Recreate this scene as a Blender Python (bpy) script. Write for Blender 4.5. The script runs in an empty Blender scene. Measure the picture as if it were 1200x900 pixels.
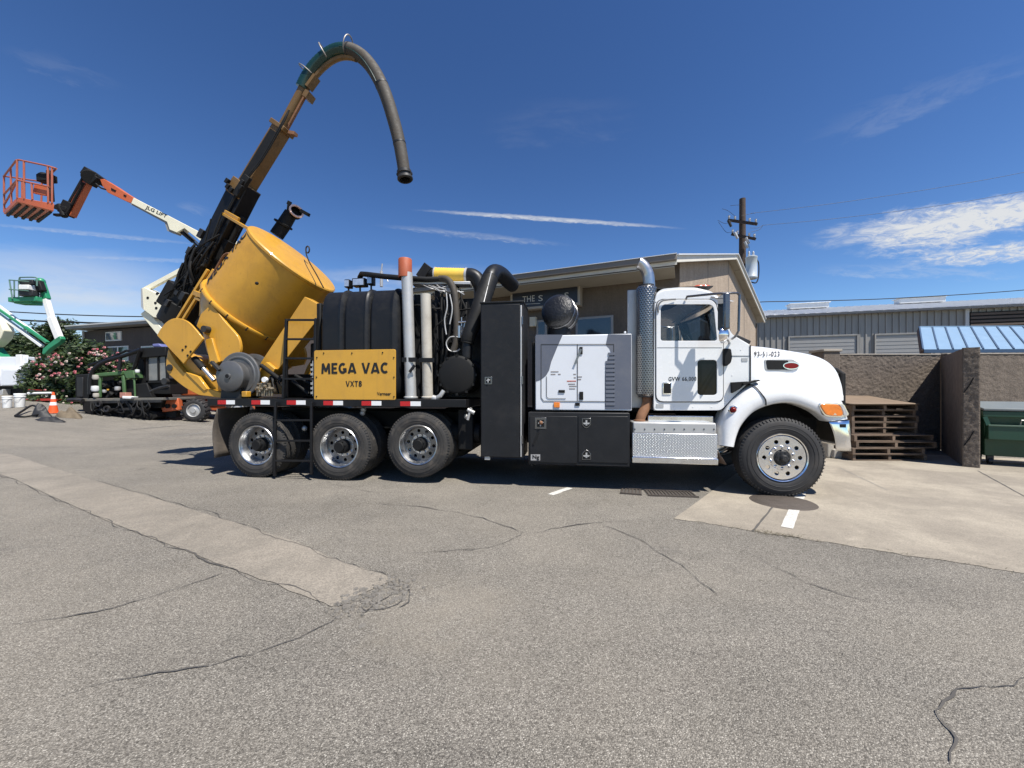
import bpy, bmesh, math, random
from mathutils import Vector, Matrix, noise
R = math.radians
random.seed(11)
V = Vector
scene = bpy.context.scene
col = scene.collection

# ------------------------------------------------------------------ camera, sky, sun, exposure
CAM = V((0, 0, 1.45)); FPX = 455.0; HOR = 457.0
cd = bpy.data.cameras.new('camera'); cam = bpy.data.objects.new('camera', cd); col.objects.link(cam)
cd.sensor_width = 36; cd.lens = 36 * FPX / 1200; cd.shift_y = 7 / 1200; cd.clip_start = 0.05; cd.clip_end = 5000
cam.location = CAM; cam.rotation_euler = (R(90), 0, 0); scene.camera = cam

SUN_AZ = R(138); SUN_EL = R(61)          # azimuth clockwise from +Y
sund = V((math.sin(SUN_AZ) * math.cos(SUN_EL), math.cos(SUN_AZ) * math.cos(SUN_EL), math.sin(SUN_EL)))
sl = bpy.data.lights.new('sun', 'SUN'); sl.energy = 5.0; sl.angle = R(0.53); sl.color = (1, .955, .88)
so = bpy.data.objects.new('sun', sl); col.objects.link(so); so.rotation_euler = sund.to_track_quat('Z', 'Y').to_euler()
so.location = (10, -10, 30)
scene.view_settings.view_transform = 'Standard'; scene.view_settings.look = 'None'
scene.cycles.max_bounces = 6; scene.cycles.diffuse_bounces = 2; scene.cycles.glossy_bounces = 3
scene.view_settings.exposure = 0.62; scene.view_settings.gamma = 1.0


class NT:                                  # tiny node helper
    def __init__(s, tree): s.t = tree; s.n = tree.nodes; s.l = tree.links
    def new(s, typ, **kw):
        nd = s.n.new(typ)
        for k, v in kw.items(): setattr(nd, k, v)
        return nd
    def put(s, sock, val):
        if isinstance(val, bpy.types.NodeSocket): s.l.new(val, sock)
        else: sock.default_value = val
    def math(s, op, a, b=None, c=None, clamp=False):
        nd = s.new('ShaderNodeMath', operation=op, use_clamp=clamp)
        s.put(nd.inputs[0], a)
        if b is not None: s.put(nd.inputs[1], b)
        if c is not None: s.put(nd.inputs[2], c)
        return nd.outputs[0]
    def mix(s, fac, a, b, blend='MIX'):
        nd = s.new('ShaderNodeMix', data_type='RGBA', blend_type=blend)
        s.put(nd.inputs[0], fac); s.put(nd.inputs[6], a); s.put(nd.inputs[7], b)
        return nd.outputs[2]
    def noise(s, vec, scale, detail=3, rough=.55, dist=0, dim='3D'):
        nd = s.new('ShaderNodeTexNoise', noise_dimensions=dim)
        if vec is not None: s.put(nd.inputs['Vector'], vec)
        nd.inputs['Scale'].default_value = scale; nd.inputs['Detail'].default_value = detail
        nd.inputs['Roughness'].default_value = rough; nd.inputs['Distortion'].default_value = dist
        return nd.outputs['Fac']
    def voro(s, vec, scale, feat='F1', out='Distance', rnd=1):
        nd = s.new('ShaderNodeTexVoronoi', feature=feat)
        if vec is not None: s.put(nd.inputs['Vector'], vec)
        nd.inputs['Scale'].default_value = scale; nd.inputs['Randomness'].default_value = rnd
        return nd.outputs[out]
    def ramp(s, fac, stops, interp='LINEAR'):
        nd = s.new('ShaderNodeValToRGB'); cr = nd.color_ramp; cr.interpolation = interp
        while len(cr.elements) < len(stops): cr.elements.new(.5)
        for e, (p, c) in zip(cr.elements, stops):
            e.position = p; e.color = (c, c, c, 1) if isinstance(c, (int, float)) else (*c[:3], 1)
        s.put(nd.inputs[0], fac); return nd.outputs[0]
    def smooth(s, x, a, b):
        nd = s.new('ShaderNodeMapRange', interpolation_type='SMOOTHSTEP')
        s.put(nd.inputs[0], x); nd.inputs[1].default_value = a; nd.inputs[2].default_value = b
        return nd.outputs[0]


def sky_world():
    w = bpy.data.worlds.new('World'); scene.world = w; w.use_nodes = True
    k = NT(w.node_tree); k.n.clear()
    st = k.new('ShaderNodeTexSky', sky_type='NISHITA')
    st.sun_disc = False; st.sun_elevation = SUN_EL; st.sun_rotation = SUN_AZ
    st.altitude = 0; st.air_density = 1.0; st.dust_density = .08; st.ozone_density = 4.0
    tc = k.new('ShaderNodeTexCoord'); sx = k.new('ShaderNodeSeparateXYZ'); k.l.new(tc.outputs['Generated'], sx.inputs[0])
    yc = k.math('MAXIMUM', sx.outputs[1], .05); az = k.math('DIVIDE', sx.outputs[0], yc); el = k.math('DIVIDE', sx.outputs[2], yc)   # north half of the sky on an upright plane: straight trails stay straight
    cb = k.new('ShaderNodeCombineXYZ'); k.l.new(az, cb.inputs[0]); k.l.new(el, cb.inputs[1])
    def ae(px, py):
        return V(((px - 600) / FPX, (HOR - py) / FPX))
    total = None
    # streaks of cirrus and old contrails: two ends, half width (px), strength, raggedness
    for x0, y0, x1, y1, hw, amp, rag in [
            (488, 246, 800, 267.5, 3.2, .85, .5), (440, 264, 670, 288, 4.5, .30, .8), (-30, 261, 240, 287, 3.0, .30, .6),
            (70, 300, 330, 310, 3.0, .24, .7), (945, 285, 1330, 224, 20, 1.3, .95), (1040, 272, 1330, 240, 20, 1.1, 1.1), (1050, 309, 1260, 286, 13, 1.3, .95), (1000, 296, 1180, 270, 14, .9, 1.1),
            (940, 165, 1230, 60, 22, .10, 1.2), (0, 55, 150, 105, 14, .06, 1.0), (560, 150, 760, 130, 30, .05, 1.1),
            (950, 315, 1200, 322, 10, .30, 1.1), (-140, 305, 260, 345, 40, .50, .5), (-200, 360, 320, 372, 34, .50, .45),
            (330, 325, 620, 330, 18, .40, .7), (205, 238, 250, 250, 7, .10, 1.0), (1400, 300, 1700, 250, 50, .7, .8), (-700, 250, -300, 300, 40, .5, .8)]:
        a, b = ae(x0, y0), ae(x1, y1); c = (a + b) / 2; d = (b - a); Lh = d.length / 2; ang = math.atan2(d.y, d.x)
        h = hw / FPX
        mp = k.new('ShaderNodeMapping', vector_type='TEXTURE'); k.l.new(cb.outputs[0], mp.inputs[0])
        mp.inputs['Location'].default_value = (c.x, c.y, 0); mp.inputs['Rotation'].default_value = (0, 0, ang)
        mp.inputs['Scale'].default_value = (Lh, h, 1)
        nv = k.new('ShaderNodeVectorMath', operation='MULTIPLY'); k.l.new(mp.outputs[0], nv.inputs[0])
        nv.inputs[1].default_value = (Lh / h * .22, .8, 1)
        nv2 = k.new('ShaderNodeVectorMath', operation='ADD'); k.l.new(nv.outputs[0], nv2.inputs[0]); nv2.inputs[1].default_value = (x0 * .37, y0 * .11, 3.3)
        n1 = k.noise(nv2.outputs[0], 1.3, 5, .64, .4)
        n2 = k.noise(nv2.outputs[0], 2.6, 7, .72, 1.1) if amp >= .9 else n1
        s2 = k.new('ShaderNodeSeparateXYZ'); k.l.new(mp.outputs[0], s2.inputs[0])
        yy = k.math('ADD', s2.outputs[1], k.math('MULTIPLY', k.math('SUBTRACT', n1, .5), rag * 2.6))
        rr = k.math('ADD', k.math('POWER', k.math('ABSOLUTE', s2.outputs[0]), 2.0), k.math('MULTIPLY', yy, yy))
        m = k.smooth(rr, 1.15, -.1)
        m = k.math('MULTIPLY', m, k.math('MULTIPLY_ADD', k.smooth(n2, .36, .68), rag * .85, 1 - rag * .85, clamp=True))
        m = k.math('MULTIPLY', m, amp)
        total = m if total is None else k.math('ADD', total, m)
    total = k.math('MULTIPLY', total, k.math('MULTIPLY', k.smooth(sx.outputs[2], .0, .05), k.smooth(sx.outputs[1], .08, .25)), clamp=True)
    hs = k.new('ShaderNodeHueSaturation'); hs.inputs['Saturation'].default_value = 1.05; hs.inputs['Hue'].default_value = .502; hs.inputs['Value'].default_value = 1.0
    gm = k.new('ShaderNodeGamma'); gm.inputs[1].default_value = 1.36; k.l.new(st.outputs[0], gm.inputs[0])       # deep desert-blue sky
    k.l.new(gm.outputs[0], hs.inputs['Color'])
    out = k.mix(total, hs.outputs[0], (9.6, 9.9, 10.3, 1))
    bg = k.new('ShaderNodeBackground'); k.l.new(out, bg.inputs[0]); bg.inputs[1].default_value = SKY
    wo = k.new('ShaderNodeOutputWorld'); k.l.new(bg.outputs[0], wo.inputs[0])


SKY = 0.050
sky_world()

# ------------------------------------------------------------------ pixel to place
def ray(px, py): return V(((px - 600) / FPX, 1, (HOR - py) / FPX))
def W(px, py, Y): return CAM + ray(px, py) * Y                       # on the upright plane Y
def hill(x):                                                          # the lot climbs gently towards the far left
    d = -x - 12.5
    return 0 if d < -1 else (.11 * (d + 1) ** 2 / 4 if d < 1 else min(.11 * d, 1.6))
def G(px, py, z=0.0):
    r = ray(px, py); t = (z - CAM.z) / r.z
    return CAM + r * t
def GH(px, py):                                                       # on the sloping ground
    r = ray(px, py); lo, hi = .3, .3
    while hi < 120 and (CAM + r * hi).z > hill((CAM + r * hi).x): lo = hi; hi += .25
    for i in range(40):
        m = (lo + hi) / 2; p = CAM + r * m
        if p.z > hill(p.x): lo = m
        else: hi = m
    return CAM + r * hi

# truck frame: x forward along the truck, y away from the camera, 0 on the near side, under the front axle
TH = R(8.5)
T0 = V((3.65, 5.236, 0))
TM = Matrix.Translation(T0) @ Matrix.Rotation(-TH, 4, 'Z'); TI = TM.inverted()
camL = TI @ CAM
def L(px, py, t):
    d = TI.to_3x3() @ ray(px, py); k = (t - camL.y) / d.y
    p = camL + d * k
    return V((p.x, t, p.z))
def q(px, py, t):
    p = L(px, py, t); return (p.x, p.z)
def PX(p):                                                            # truck-local point -> pixel (for checking)
    w = TM @ p - CAM
    return (600 + FPX * w.x / w.y, HOR - FPX * w.z / w.y)

# ------------------------------------------------------------------ materials
MATS = {}
def mat(name, c, rough=.5, metal=0, var=.12, vs=3.0, bump=0.0, bs=40, dirt=0.0, dcol=(.22, .17, .12), ds=1.6, coat=0, streak=0, spec=None):
    if name in MATS: return MATS[name]
    m = bpy.data.materials.new(name); m.use_nodes = True; MATS[name] = m
    k = NT(m.node_tree); b = k.n['Principled BSDF']
    tc = k.new('ShaderNodeTexCoord'); v = tc.outputs['Object']
    n1 = k.noise(v, vs, 3, .6)
    f = k.math('MULTIPLY_ADD', k.math('SUBTRACT', n1, .5), var * 2.4, 1.0)
    cc = k.new('ShaderNodeVectorMath', operation='SCALE'); cc.inputs[0].default_value = c[:3]; k.l.new(f, cc.inputs['Scale'])
    colr = cc.outputs[0]
    rg = k.math('MULTIPLY_ADD', k.math('SUBTRACT', k.noise(v, vs * 4, 2, .6), .5), .3 * (1 - metal * .3), rough, clamp=True)
    if dirt > 0:
        dn = k.math('MULTIPLY', k.smooth(k.noise(v, ds, 5, .68, .3), .47, .75), dirt)
        dn2 = k.math('MULTIPLY', k.smooth(k.noise(v, ds * 9, 3, .7), .56, .72), dirt * .6)
        dd = k.math('MAXIMUM', dn, dn2)
        if streak:
            mp = k.new('ShaderNodeMapping'); k.l.new(v, mp.inputs[0]); mp.inputs['Scale'].default_value = (9, 9, .7)
            dd = k.math('MAXIMUM', dd, k.math('MULTIPLY', k.smooth(k.noise(mp.outputs[0], 1.0, 4, .65), .52, .74), streak))
        colr = k.mix(dd, colr, (*dcol, 1))
        rg = k.math('MULTIPLY_ADD', dd, .45, rg, clamp=True)
        if metal > 0: k.put(b.inputs['Metallic'], k.math('MULTIPLY', k.math('SUBTRACT', 1, dd), metal))
    k.put(b.inputs['Base Color'], colr); k.put(b.inputs['Roughness'], rg)
    if not (dirt > 0 and metal > 0): b.inputs['Metallic'].default_value = metal
    if coat: b.inputs['Coat Weight'].default_value = coat; b.inputs['Coat Roughness'].default_value = .08
    if spec is not None: b.inputs['Specular IOR Level'].default_value = spec
    if bump:
        bp = k.new('ShaderNodeBump'); bp.inputs['Strength'].default_value = bump; bp.inputs['Distance'].default_value = .02
        k.put(bp.inputs['Height'], k.noise(v, bs, 4, .6)); k.l.new(bp.outputs[0], b.inputs['Normal'])
    return m

WHITE = mat('white_paint', (.76, .76, .75), .24, var=.03, dirt=.12, dcol=(.42, .37, .30), coat=.5, streak=.10)
GENW = mat('white_enamel', (.66, .68, .71), .4, var=.03, dirt=.12, dcol=(.45, .42, .38))
GENG = mat('slate_grey_enamel', (.10, .11, .14), .42, var=.06, dirt=.15, dcol=(.3, .28, .26))
YEL = mat('ochre_paint', (.53, .272, .026), .40, var=.14, vs=2.2, dirt=.36, dcol=(.23, .118, .028), ds=1.5, coat=.15, streak=.30)
SIGNY = mat('sign_yellow_paint', (.55, .295, .036), .45, var=.10, dirt=.32, dcol=(.28, .16, .055), streak=.22)
BLK = mat('black_paint', (.008, .008, .009), .4, var=.3, dirt=.25, dcol=(.035, .032, .03), spec=.28)
CABB = mat('charcoal_powder_coat', (.0125, .013, .0145), .48, var=.25, dirt=.30, dcol=(.04, .038, .036), bump=.05, bs=260, spec=.28)
POLY = mat('black_poly', (.0095, .010, .0115), .42, var=.25, dirt=.30, dcol=(.032, .03, .028), ds=2.4, spec=.28)
RUB = mat('black_rubber', (.008, .008, .008), .6, var=.3, dirt=.35, dcol=(.03, .027, .024), ds=3, spec=.28)
DKM = mat('dark_machine_metal', (.025, .025, .026), .5, metal=.3, var=.3, dirt=.45, dcol=(.045, .04, .034), ds=3)
UND = mat('underbody_black', (.007, .007, .007), .65, var=.3, dirt=.3, dcol=(.018, .016, .014), spec=.28)
ALU = mat('polished_aluminium', (.84, .85, .86), .17, metal=1, var=.05, dirt=.10, dcol=(.3, .28, .25), ds=2)
STK = mat('stainless_steel', (.52, .51, .50), .3, metal=1, var=.12, dirt=.2, dcol=(.2, .17, .14))
GUN = mat('gunmetal', (.16, .16, .165), .25, metal=.9, var=.1, dirt=.1)
CHR = mat('chrome', (.80, .80, .80), .14, metal=1, var=.03, dirt=.08, dcol=(.4, .38, .35))
GALV = mat('galvanised_steel', (.47, .465, .45), .45, metal=.45, var=.12, dirt=.35, dcol=(.32, .29, .25), ds=2)
PIPET = mat('tan_pipe_paint', (.44, .41, .35), .55, var=.12, dirt=.4, dcol=(.2, .16, .12), ds=2.5)
RUST = mat('rusty_steel', (.21, .10, .05), .75, metal=.2, var=.35, vs=9, dirt=.5, dcol=(.09, .05, .03), ds=4)
ORCAP = mat('terracotta_cap', (.33, .075, .028), .6, var=.15, dirt=.3, dcol=(.3, .12, .06))
REDR = mat('red_reflector', (.45, .012, .015), .3, var=.1)
WHR = mat('white_reflector', (.75, .75, .74), .3, var=.05)
AMB = mat('amber_lens', (.75, .20, .02), .12, var=.25, vs=22, coat=1)
CLR = mat('clear_lens', (.62, .64, .66), .08, metal=.6, var=.3, vs=18)
REDL = mat('dark_red_lens', (.16, .006, .006), .2, var=.1, spec=.25)
INT = mat('cab_interior', (.025, .024, .024), .8, var=.2)
INTG = mat('grey_interior', (.09, .088, .085), .8, var=.2)
INK = mat('black_lettering', (.008, .008, .008), .5, var=.05)
SEAM = mat('dark_seam', (.03, .03, .03), .7, var=.1)
GREYF = mat('grey_fabric', (.22, .22, .22), .8, var=.15)
MUDF = mat('dusty_mudflap', (.075, .062, .05), .85, var=.3, dirt=.6, dcol=(.17, .14, .11), ds=5)
HOSEG = mat('dusty_ribbed_hose', (.045, .038, .030), .7, var=.35, vs=6, dirt=.5, dcol=(.085, .066, .048), ds=7)
HOSED = mat('dark_green_hose', (.008, .035, .028), .28, var=.25, dirt=.2, dcol=(.03, .03, .025))
ORG = mat('lift_orange_paint', (.47, .105, .035), .45, var=.12, dirt=.35, dcol=(.3, .12, .06))
CRM = mat('lift_cream_paint', (.72, .68, .52), .42, var=.06, dirt=.22, dcol=(.4, .34, .24))
GRN = mat('lift_green_paint', (.02, .22, .10), .42, var=.12, dirt=.25, dcol=(.08, .1, .06))
MGRN = mat('machine_green_paint', (.05, .115, .04), .5, var=.2, dirt=.35, dcol=(.1, .09, .05))
DGRN = mat('dumpster_green_paint', (.012, .055, .03), .45, var=.2, dirt=.3, dcol=(.06, .055, .04))
DLID = mat('grey_plastic_lid', (.13, .15, .155), .6, var=.15, dirt=.3, dcol=(.2, .19, .17))
WPL = mat('white_plastic', (.72, .72, .70), .5, var=.05, dirt=.2, dcol=(.4, .37, .32))
REDP = mat('red_trailer_paint', (.35, .03, .02), .5, var=.2, dirt=.3)
CONEO = mat('cone_orange', (.80, .10, .02), .5, var=.08, dirt=.2)
TARP = mat('black_tarp', (.018, .018, .019), .6, var=.3, dirt=.3, dcol=(.1, .085, .065))
TARPB = mat('earth_brown_cover', (.13, .10, .065), .85, var=.35, vs=6, dirt=.4, dcol=(.24, .2, .15))
CONC = mat('old_concrete', (.36, .33, .28), .85, var=.22, vs=1.2, bump=.4, bs=90, dirt=.3, dcol=(.22, .195, .16), ds=1.0)
WIRE = mat('wire_black', (.01, .01, .011), .6)
POLEW = mat('creosote_wood', (.055, .036, .026), .85, var=.35, vs=5, bump=.4, bs=25)
XFMR = mat('transformer_grey', (.50, .54, .56), .35, metal=.2, var=.06, dirt=.15)
CERAM = mat('grey_ceramic', (.42, .43, .45), .3, var=.1)


def cmat(name, fn, rough=.8):
    m = bpy.data.materials.new(name); m.use_nodes = True; MATS[name] = m
    k = NT(m.node_tree); b = k.n['Principled BSDF']; b.inputs['Roughness'].default_value = rough
    tc = k.new('ShaderNodeTexCoord'); fn(k, b, tc); return m
def bumpn(k, b, h, strength, dist):
    bp = k.new('ShaderNodeBump'); bp.inputs['Strength'].default_value = strength; bp.inputs['Distance'].default_value = dist
    k.put(bp.inputs['Height'], h); k.l.new(bp.outputs[0], b.inputs['Normal'])

def f_asphalt(k, b, tc):
    v = tc.outputs['Object']
    vn = k.new('ShaderNodeTexVoronoi', feature='F1'); k.l.new(v, vn.inputs['Vector']); vn.inputs['Scale'].default_value = 165
    sg = k.new('ShaderNodeSeparateColor'); k.l.new(vn.outputs['Color'], sg.inputs[0]); dist = vn.outputs['Distance']
    mott = k.noise(v, 38, 3, .7)
    a = k.ramp(sg.outputs[0], [(0, (.085, .079, .071)), (.25, (.185, .174, .156)), (.65, (.285, .268, .240)), (.92, (.37, .35, .315)), (1, (.52, .50, .455))])
    cA = k.mix(k.math('MULTIPLY', k.smooth(dist, .30, .62), .5), a, (.085, .079, .072, 1))
    big = k.noise(v, .33, 4, .6, .4); mid = k.noise(v, 2.1, 4, .7)
    mp = k.new('ShaderNodeMapping'); k.l.new(v, mp.inputs[0]); mp.inputs['Rotation'].default_value = (0, 0, R(8)); mp.inputs['Scale'].default_value = (.16, 1.5, 1)
    trk = k.noise(mp.outputs[0], 1.0, 4, .6)                                    # worn lanes along the way trucks drive
    sh = k.math('ADD', k.math('MULTIPLY', big, .45), k.math('ADD', k.math('MULTIPLY', mid, .40), k.math('MULTIPLY_ADD', trk, .42, k.math('MULTIPLY_ADD', mott, .5, .12))))
    sc = k.new('ShaderNodeVectorMath', operation='SCALE'); k.l.new(k.mix(1.0, cA, (.90, .875, .83, 1), 'MULTIPLY'), sc.inputs[0]); k.l.new(sh, sc.inputs['Scale'])
    warm = k.smooth(big, .40, .62)
    vd = k.new('ShaderNodeVectorMath', operation='DISTANCE'); k.l.new(v, vd.inputs[0]); vd.inputs[1].default_value = tuple(G(520, 712))
    sd = k.smooth(k.math('ADD', vd.outputs['Value'], k.math('MULTIPLY', mid, 1.9)), 1.75, .7)    # washed-out silt past the gutter end
    cB = k.mix(k.math('MAXIMUM', k.math('MULTIPLY', warm, .16), k.math('MULTIPLY', sd, .38)), sc.outputs[0], (.30, .262, .205, 1))
    oil = k.smooth(k.noise(v, .95, 5, .74, .5), .60, .72)
    cB = k.mix(k.math('MULTIPLY', oil, .42), cB, (.075, .070, .066, 1))
    k.put(b.inputs['Base Color'], cB); b.inputs['Specular IOR Level'].default_value = .25
    bumpn(k, b, dist, .8, -.006)
ASP = cmat('worn_asphalt', f_asphalt, .85)

def f_conc(base, dark, agg=.4):
    def f(k, b, tc):
        v = tc.outputs['Object']
        g = k.noise(v, 130, 3, .7); big = k.noise(v, .9, 7, .65, .5); mid = k.noise(v, 6, 5, .65)
        c = k.mix(k.smooth(big, .36, .66), (*dark, 1), (*base, 1))
        f2 = k.math('ADD', k.math('MULTIPLY', g, .55), k.math('MULTIPLY_ADD', mid, .45, .5))
        sc = k.new('ShaderNodeVectorMath', operation='SCALE'); k.l.new(c, sc.inputs[0]); k.l.new(f2, sc.inputs['Scale'])
        spot = k.smooth(k.voro(v, 22), .16, .06)
        sp2 = k.math('MULTIPLY', spot, k.smooth(k.noise(v, 3, 3), .5, .65))
        c = k.mix(k.math('MULTIPLY', sp2, .6), sc.outputs[0], (.10, .09, .08, 1))
        st = k.voro(v, 120, out='Color'); sg = k.new('ShaderNodeSeparateColor'); k.l.new(st, sg.inputs[0])
        c = k.mix(agg, c, k.ramp(sg.outputs[0], [(0, .55), (.5, 1.0), (1, 1.4)]), 'MULTIPLY')
        oil = k.smooth(k.noise(v, 1.5, 6, .7, .6), .64, .76)
        c = k.mix(k.math('MULTIPLY', oil, .4), c, (.12, .10, .085, 1))
        k.put(b.inputs['Base Color'], c)
        bumpn(k, b, k.math('ADD', g, k.math('MULTIPLY', k.noise(v, 30, 4), 1.5)), .4, .004)
    return f
PAD = cmat('sandy_concrete', f_conc((.31, .272, .213), (.225, .196, .155), .35), .85)
STRIP = cmat('gutter_concrete', f_conc((.235, .207, .168), (.18, .16, .131), .6), .88)

def f_stucco(base, dark, scale, bmp):
    def f(k, b, tc):
        v = tc.outputs['Object']
        n = k.noise(v, scale, 5, .65); big = k.noise(v, .8, 6, .65); streak = k.noise(None, 1)
        mp = k.new('ShaderNodeMapping'); k.l.new(v, mp.inputs[0]); mp.inputs['Scale'].default_value = (3, 3, .35)
        stn = k.noise(mp.outputs[0], 1.6, 5, .65)
        c = k.mix(k.smooth(n, .3, .7), (*dark, 1), (*base, 1))
        f2 = k.math('ADD', k.math('MULTIPLY', big, .5), k.math('MULTIPLY_ADD', stn, .6, .45))
        sc = k.new('ShaderNodeVectorMath', operation='SCALE'); k.l.new(c, sc.inputs[0]); k.l.new(f2, sc.inputs['Scale'])
        k.put(b.inputs['Base Color'], sc.outputs[0]); bumpn(k, b, n, bmp, .02)
    return f
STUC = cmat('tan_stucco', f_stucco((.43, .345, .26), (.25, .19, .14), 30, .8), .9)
STUCF = cmat('shaded_facade_stucco', f_stucco((.15, .118, .092), (.10, .08, .063), 45, .5), .9)  # facade stucco darkened in its colour for the shade below the eave
ROCK = cmat('rough_plaster', f_stucco((.172, .138, .108), (.105, .084, .066), 34, .7), .92)
SMOC = cmat('weathered_panel', f_stucco((.20, .164, .132), (.145, .118, .095), 8, .25), .9)
BRNB = cmat('brown_siding', f_stucco((.068, .052, .046), (.05, .04, .036), 14, .3), .85)

def f_siding(k, b, tc):
    v = tc.outputs['Object']
    mp = k.new('ShaderNodeMapping'); k.l.new(v, mp.inputs[0]); mp.inputs['Scale'].default_value = (2, 2, .25)
    c = k.ramp(k.noise(mp.outputs[0], 1.4, 5, .6), [(.3, (.21, .20, .186)), (.7, (.29, .277, .258))])
    k.put(b.inputs['Base Color'], c); b.inputs['Metallic'].default_value = .15
SIDE = cmat('grey_metal_siding', f_siding, .5)
ROOFM = mat('pale_metal_roof', (.62, .63, .64), .45, metal=.2, var=.08, dirt=.15)
ROLLD = mat('roll_door_grey', (.27, .268, .262), .5, var=.06, dirt=.15)
DTRIM = mat('dark_trim', (.06, .065, .075), .5)
BLUER = mat('pale_blue_panel', (.19, .29, .40), .4, var=.08, dirt=.1, dcol=(.3, .35, .4))
BLUES = mat('dark_blue_seam', (.035, .07, .13), .5, var=.1)
FASC = mat('cream_fascia', (.60, .57, .50), .6, var=.08, dirt=.2)
GUTT = mat('taupe_gutter', (.17, .15, .13), .5, var=.1, dirt=.2)
SOFF = mat('pale_soffit', (.36, .33, .27), .7, var=.1)
ROOFS = mat('grey_shingle', (.16, .155, .15), .85, var=.3, vs=8)
SIGNB = mat('navy_sign_face', (.012, .016, .03), .35, var=.1)
SIGNF = mat('tan_sign_frame', (.36, .32, .27), .5, var=.08, dirt=.15)
WFRM = mat('grey_window_frame', (.28, .27, .26), .5, var=.08)

def f_wood(k, b, tc):
    v = tc.outputs['Object']
    oi = k.new('ShaderNodeObjectInfo')
    mp = k.new('ShaderNodeMapping'); k.l.new(v, mp.inputs[0]); mp.inputs['Scale'].default_value = (2, 18, 18)
    n = k.noise(mp.outputs[0], 2.2, 6, .65, .3)
    c = k.ramp(n, [(.25, (.065, .044, .03)), (.55, (.15, .105, .072)), (.8, (.23, .17, .12))])
    f2 = k.math('MULTIPLY_ADD', oi.outputs['Random'], .5, .7)
    sc = k.new('ShaderNodeVectorMath', operation='SCALE'); k.l.new(c, sc.inputs[0]); k.l.new(f2, sc.inputs['Scale'])
    k.put(b.inputs['Base Color'], sc.outputs[0]); bumpn(k, b, n, .5, .01)
WOOD = cmat('weathered_pallet_wood', f_wood, .85)

def f_diamond(k, b, tc):
    v = tc.outputs['Object']
    mp = k.new('ShaderNodeMapping'); k.l.new(v, mp.inputs[0]); mp.inputs['Rotation'].default_value = (0, R(45), 0)
    mp.inputs['Scale'].default_value = (36, 1, 36)
    s = k.new('ShaderNodeSeparateXYZ'); k.l.new(mp.outputs[0], s.inputs[0])
    ch = k.math('MODULO', k.math('ADD', k.math('FLOOR', s.outputs[0]), k.math('FLOOR', s.outputs[2])), 2.0)
    fx = k.math('ABSOLUTE', k.math('SUBTRACT', k.math('FRACT', s.outputs[0]), .5)); fz = k.math('ABSOLUTE', k.math('SUBTRACT', k.math('FRACT', s.outputs[2]), .5))
    A = k.math('ADD', k.math('POWER', k.math('MULTIPLY', fx, 2.1), 2), k.math('POWER', k.math('MULTIPLY', fz, 5.5), 2))
    B = k.math('ADD', k.math('POWER', k.math('MULTIPLY', fz, 2.1), 2), k.math('POWER', k.math('MULTIPLY', fx, 5.5), 2))
    mx = k.new('ShaderNodeMix', data_type='FLOAT'); k.put(mx.inputs[0], k.math('ABSOLUTE', ch)); k.put(mx.inputs[2], A); k.put(mx.inputs[3], B)
    h = k.smooth(mx.outputs[0], 1.0, .3)
    k.put(b.inputs['Base Color'], k.mix(h, (.55, .56, .58, 1), (.80, .81, .82, 1)))
    b.inputs['Metallic'].default_value = .85; b.inputs['Roughness'].default_value = .34
    bumpn(k, b, h, .9, .004)
DIAM = cmat('diamond_plate', f_diamond, .3)

def f_perf(k, b, tc):
    v = tc.outputs['Object']
    s = k.new('ShaderNodeSeparateXYZ'); k.l.new(v, s.inputs[0])
    a = k.math('MULTIPLY', k.math('ARCTAN2', s.outputs[1], s.outputs[0]), 24 / (2 * math.pi))
    z = k.math('MULTIPLY', s.outputs[2], 31)
    off = k.math('MULTIPLY', k.math('MODULO', k.math('FLOOR', z), 2.0), .5)
    fx = k.math('SUBTRACT', k.math('FRACT', k.math('ADD', k.math('ADD', a, 100), k.math('ABSOLUTE', off))), .5); fz = k.math('SUBTRACT', k.math('FRACT', z), .5)
    d = k.math('ADD', k.math('MULTIPLY', fx, fx), k.math('MULTIPLY', fz, fz))
    h = k.smooth(d, .05, .13)
    k.put(b.inputs['Base Color'], k.mix(h, (.03, .03, .03, 1), (.24, .24, .24, 1)))
    k.put(b.inputs['Metallic'], k.math('MULTIPLY', h, .9)); b.inputs['Roughness'].default_value = .27
    bumpn(k, b, h, .5, .004)
PERF = cmat('perforated_chrome_shield', f_perf, .3)

def glassmat(name, tint, ior=1.45, alpha=.85):
    m = bpy.data.materials.new(name); m.use_nodes = True; k = NT(m.node_tree); k.n.clear(); MATS[name] = m
    t = k.new('ShaderNodeBsdfTransparent'); t.inputs[0].default_value = (*tint, 1)
    g = k.new('ShaderNodeBsdfGlossy'); g.inputs['Roughness'].default_value = .02
    fr = k.new('ShaderNodeFresnel'); fr.inputs[0].default_value = ior
    mx = k.new('ShaderNodeMixShader'); k.l.new(fr.outputs[0], mx.inputs[0]); k.l.new(t.outputs[0], mx.inputs[1]); k.l.new(g.outputs[0], mx.inputs[2])
    o = k.new('ShaderNodeOutputMaterial'); k.l.new(mx.outputs[0], o.inputs[0]); return m
GLASS = glassmat('tinted_glass', (.93, .95, .94))
VGLASS = mat('smoked_glass', (.006, .007, .008), .12, var=.1, spec=.25)
DGLASS = mat('dark_window_glass', (.02, .025, .032), .06, var=.2, coat=1)

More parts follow.
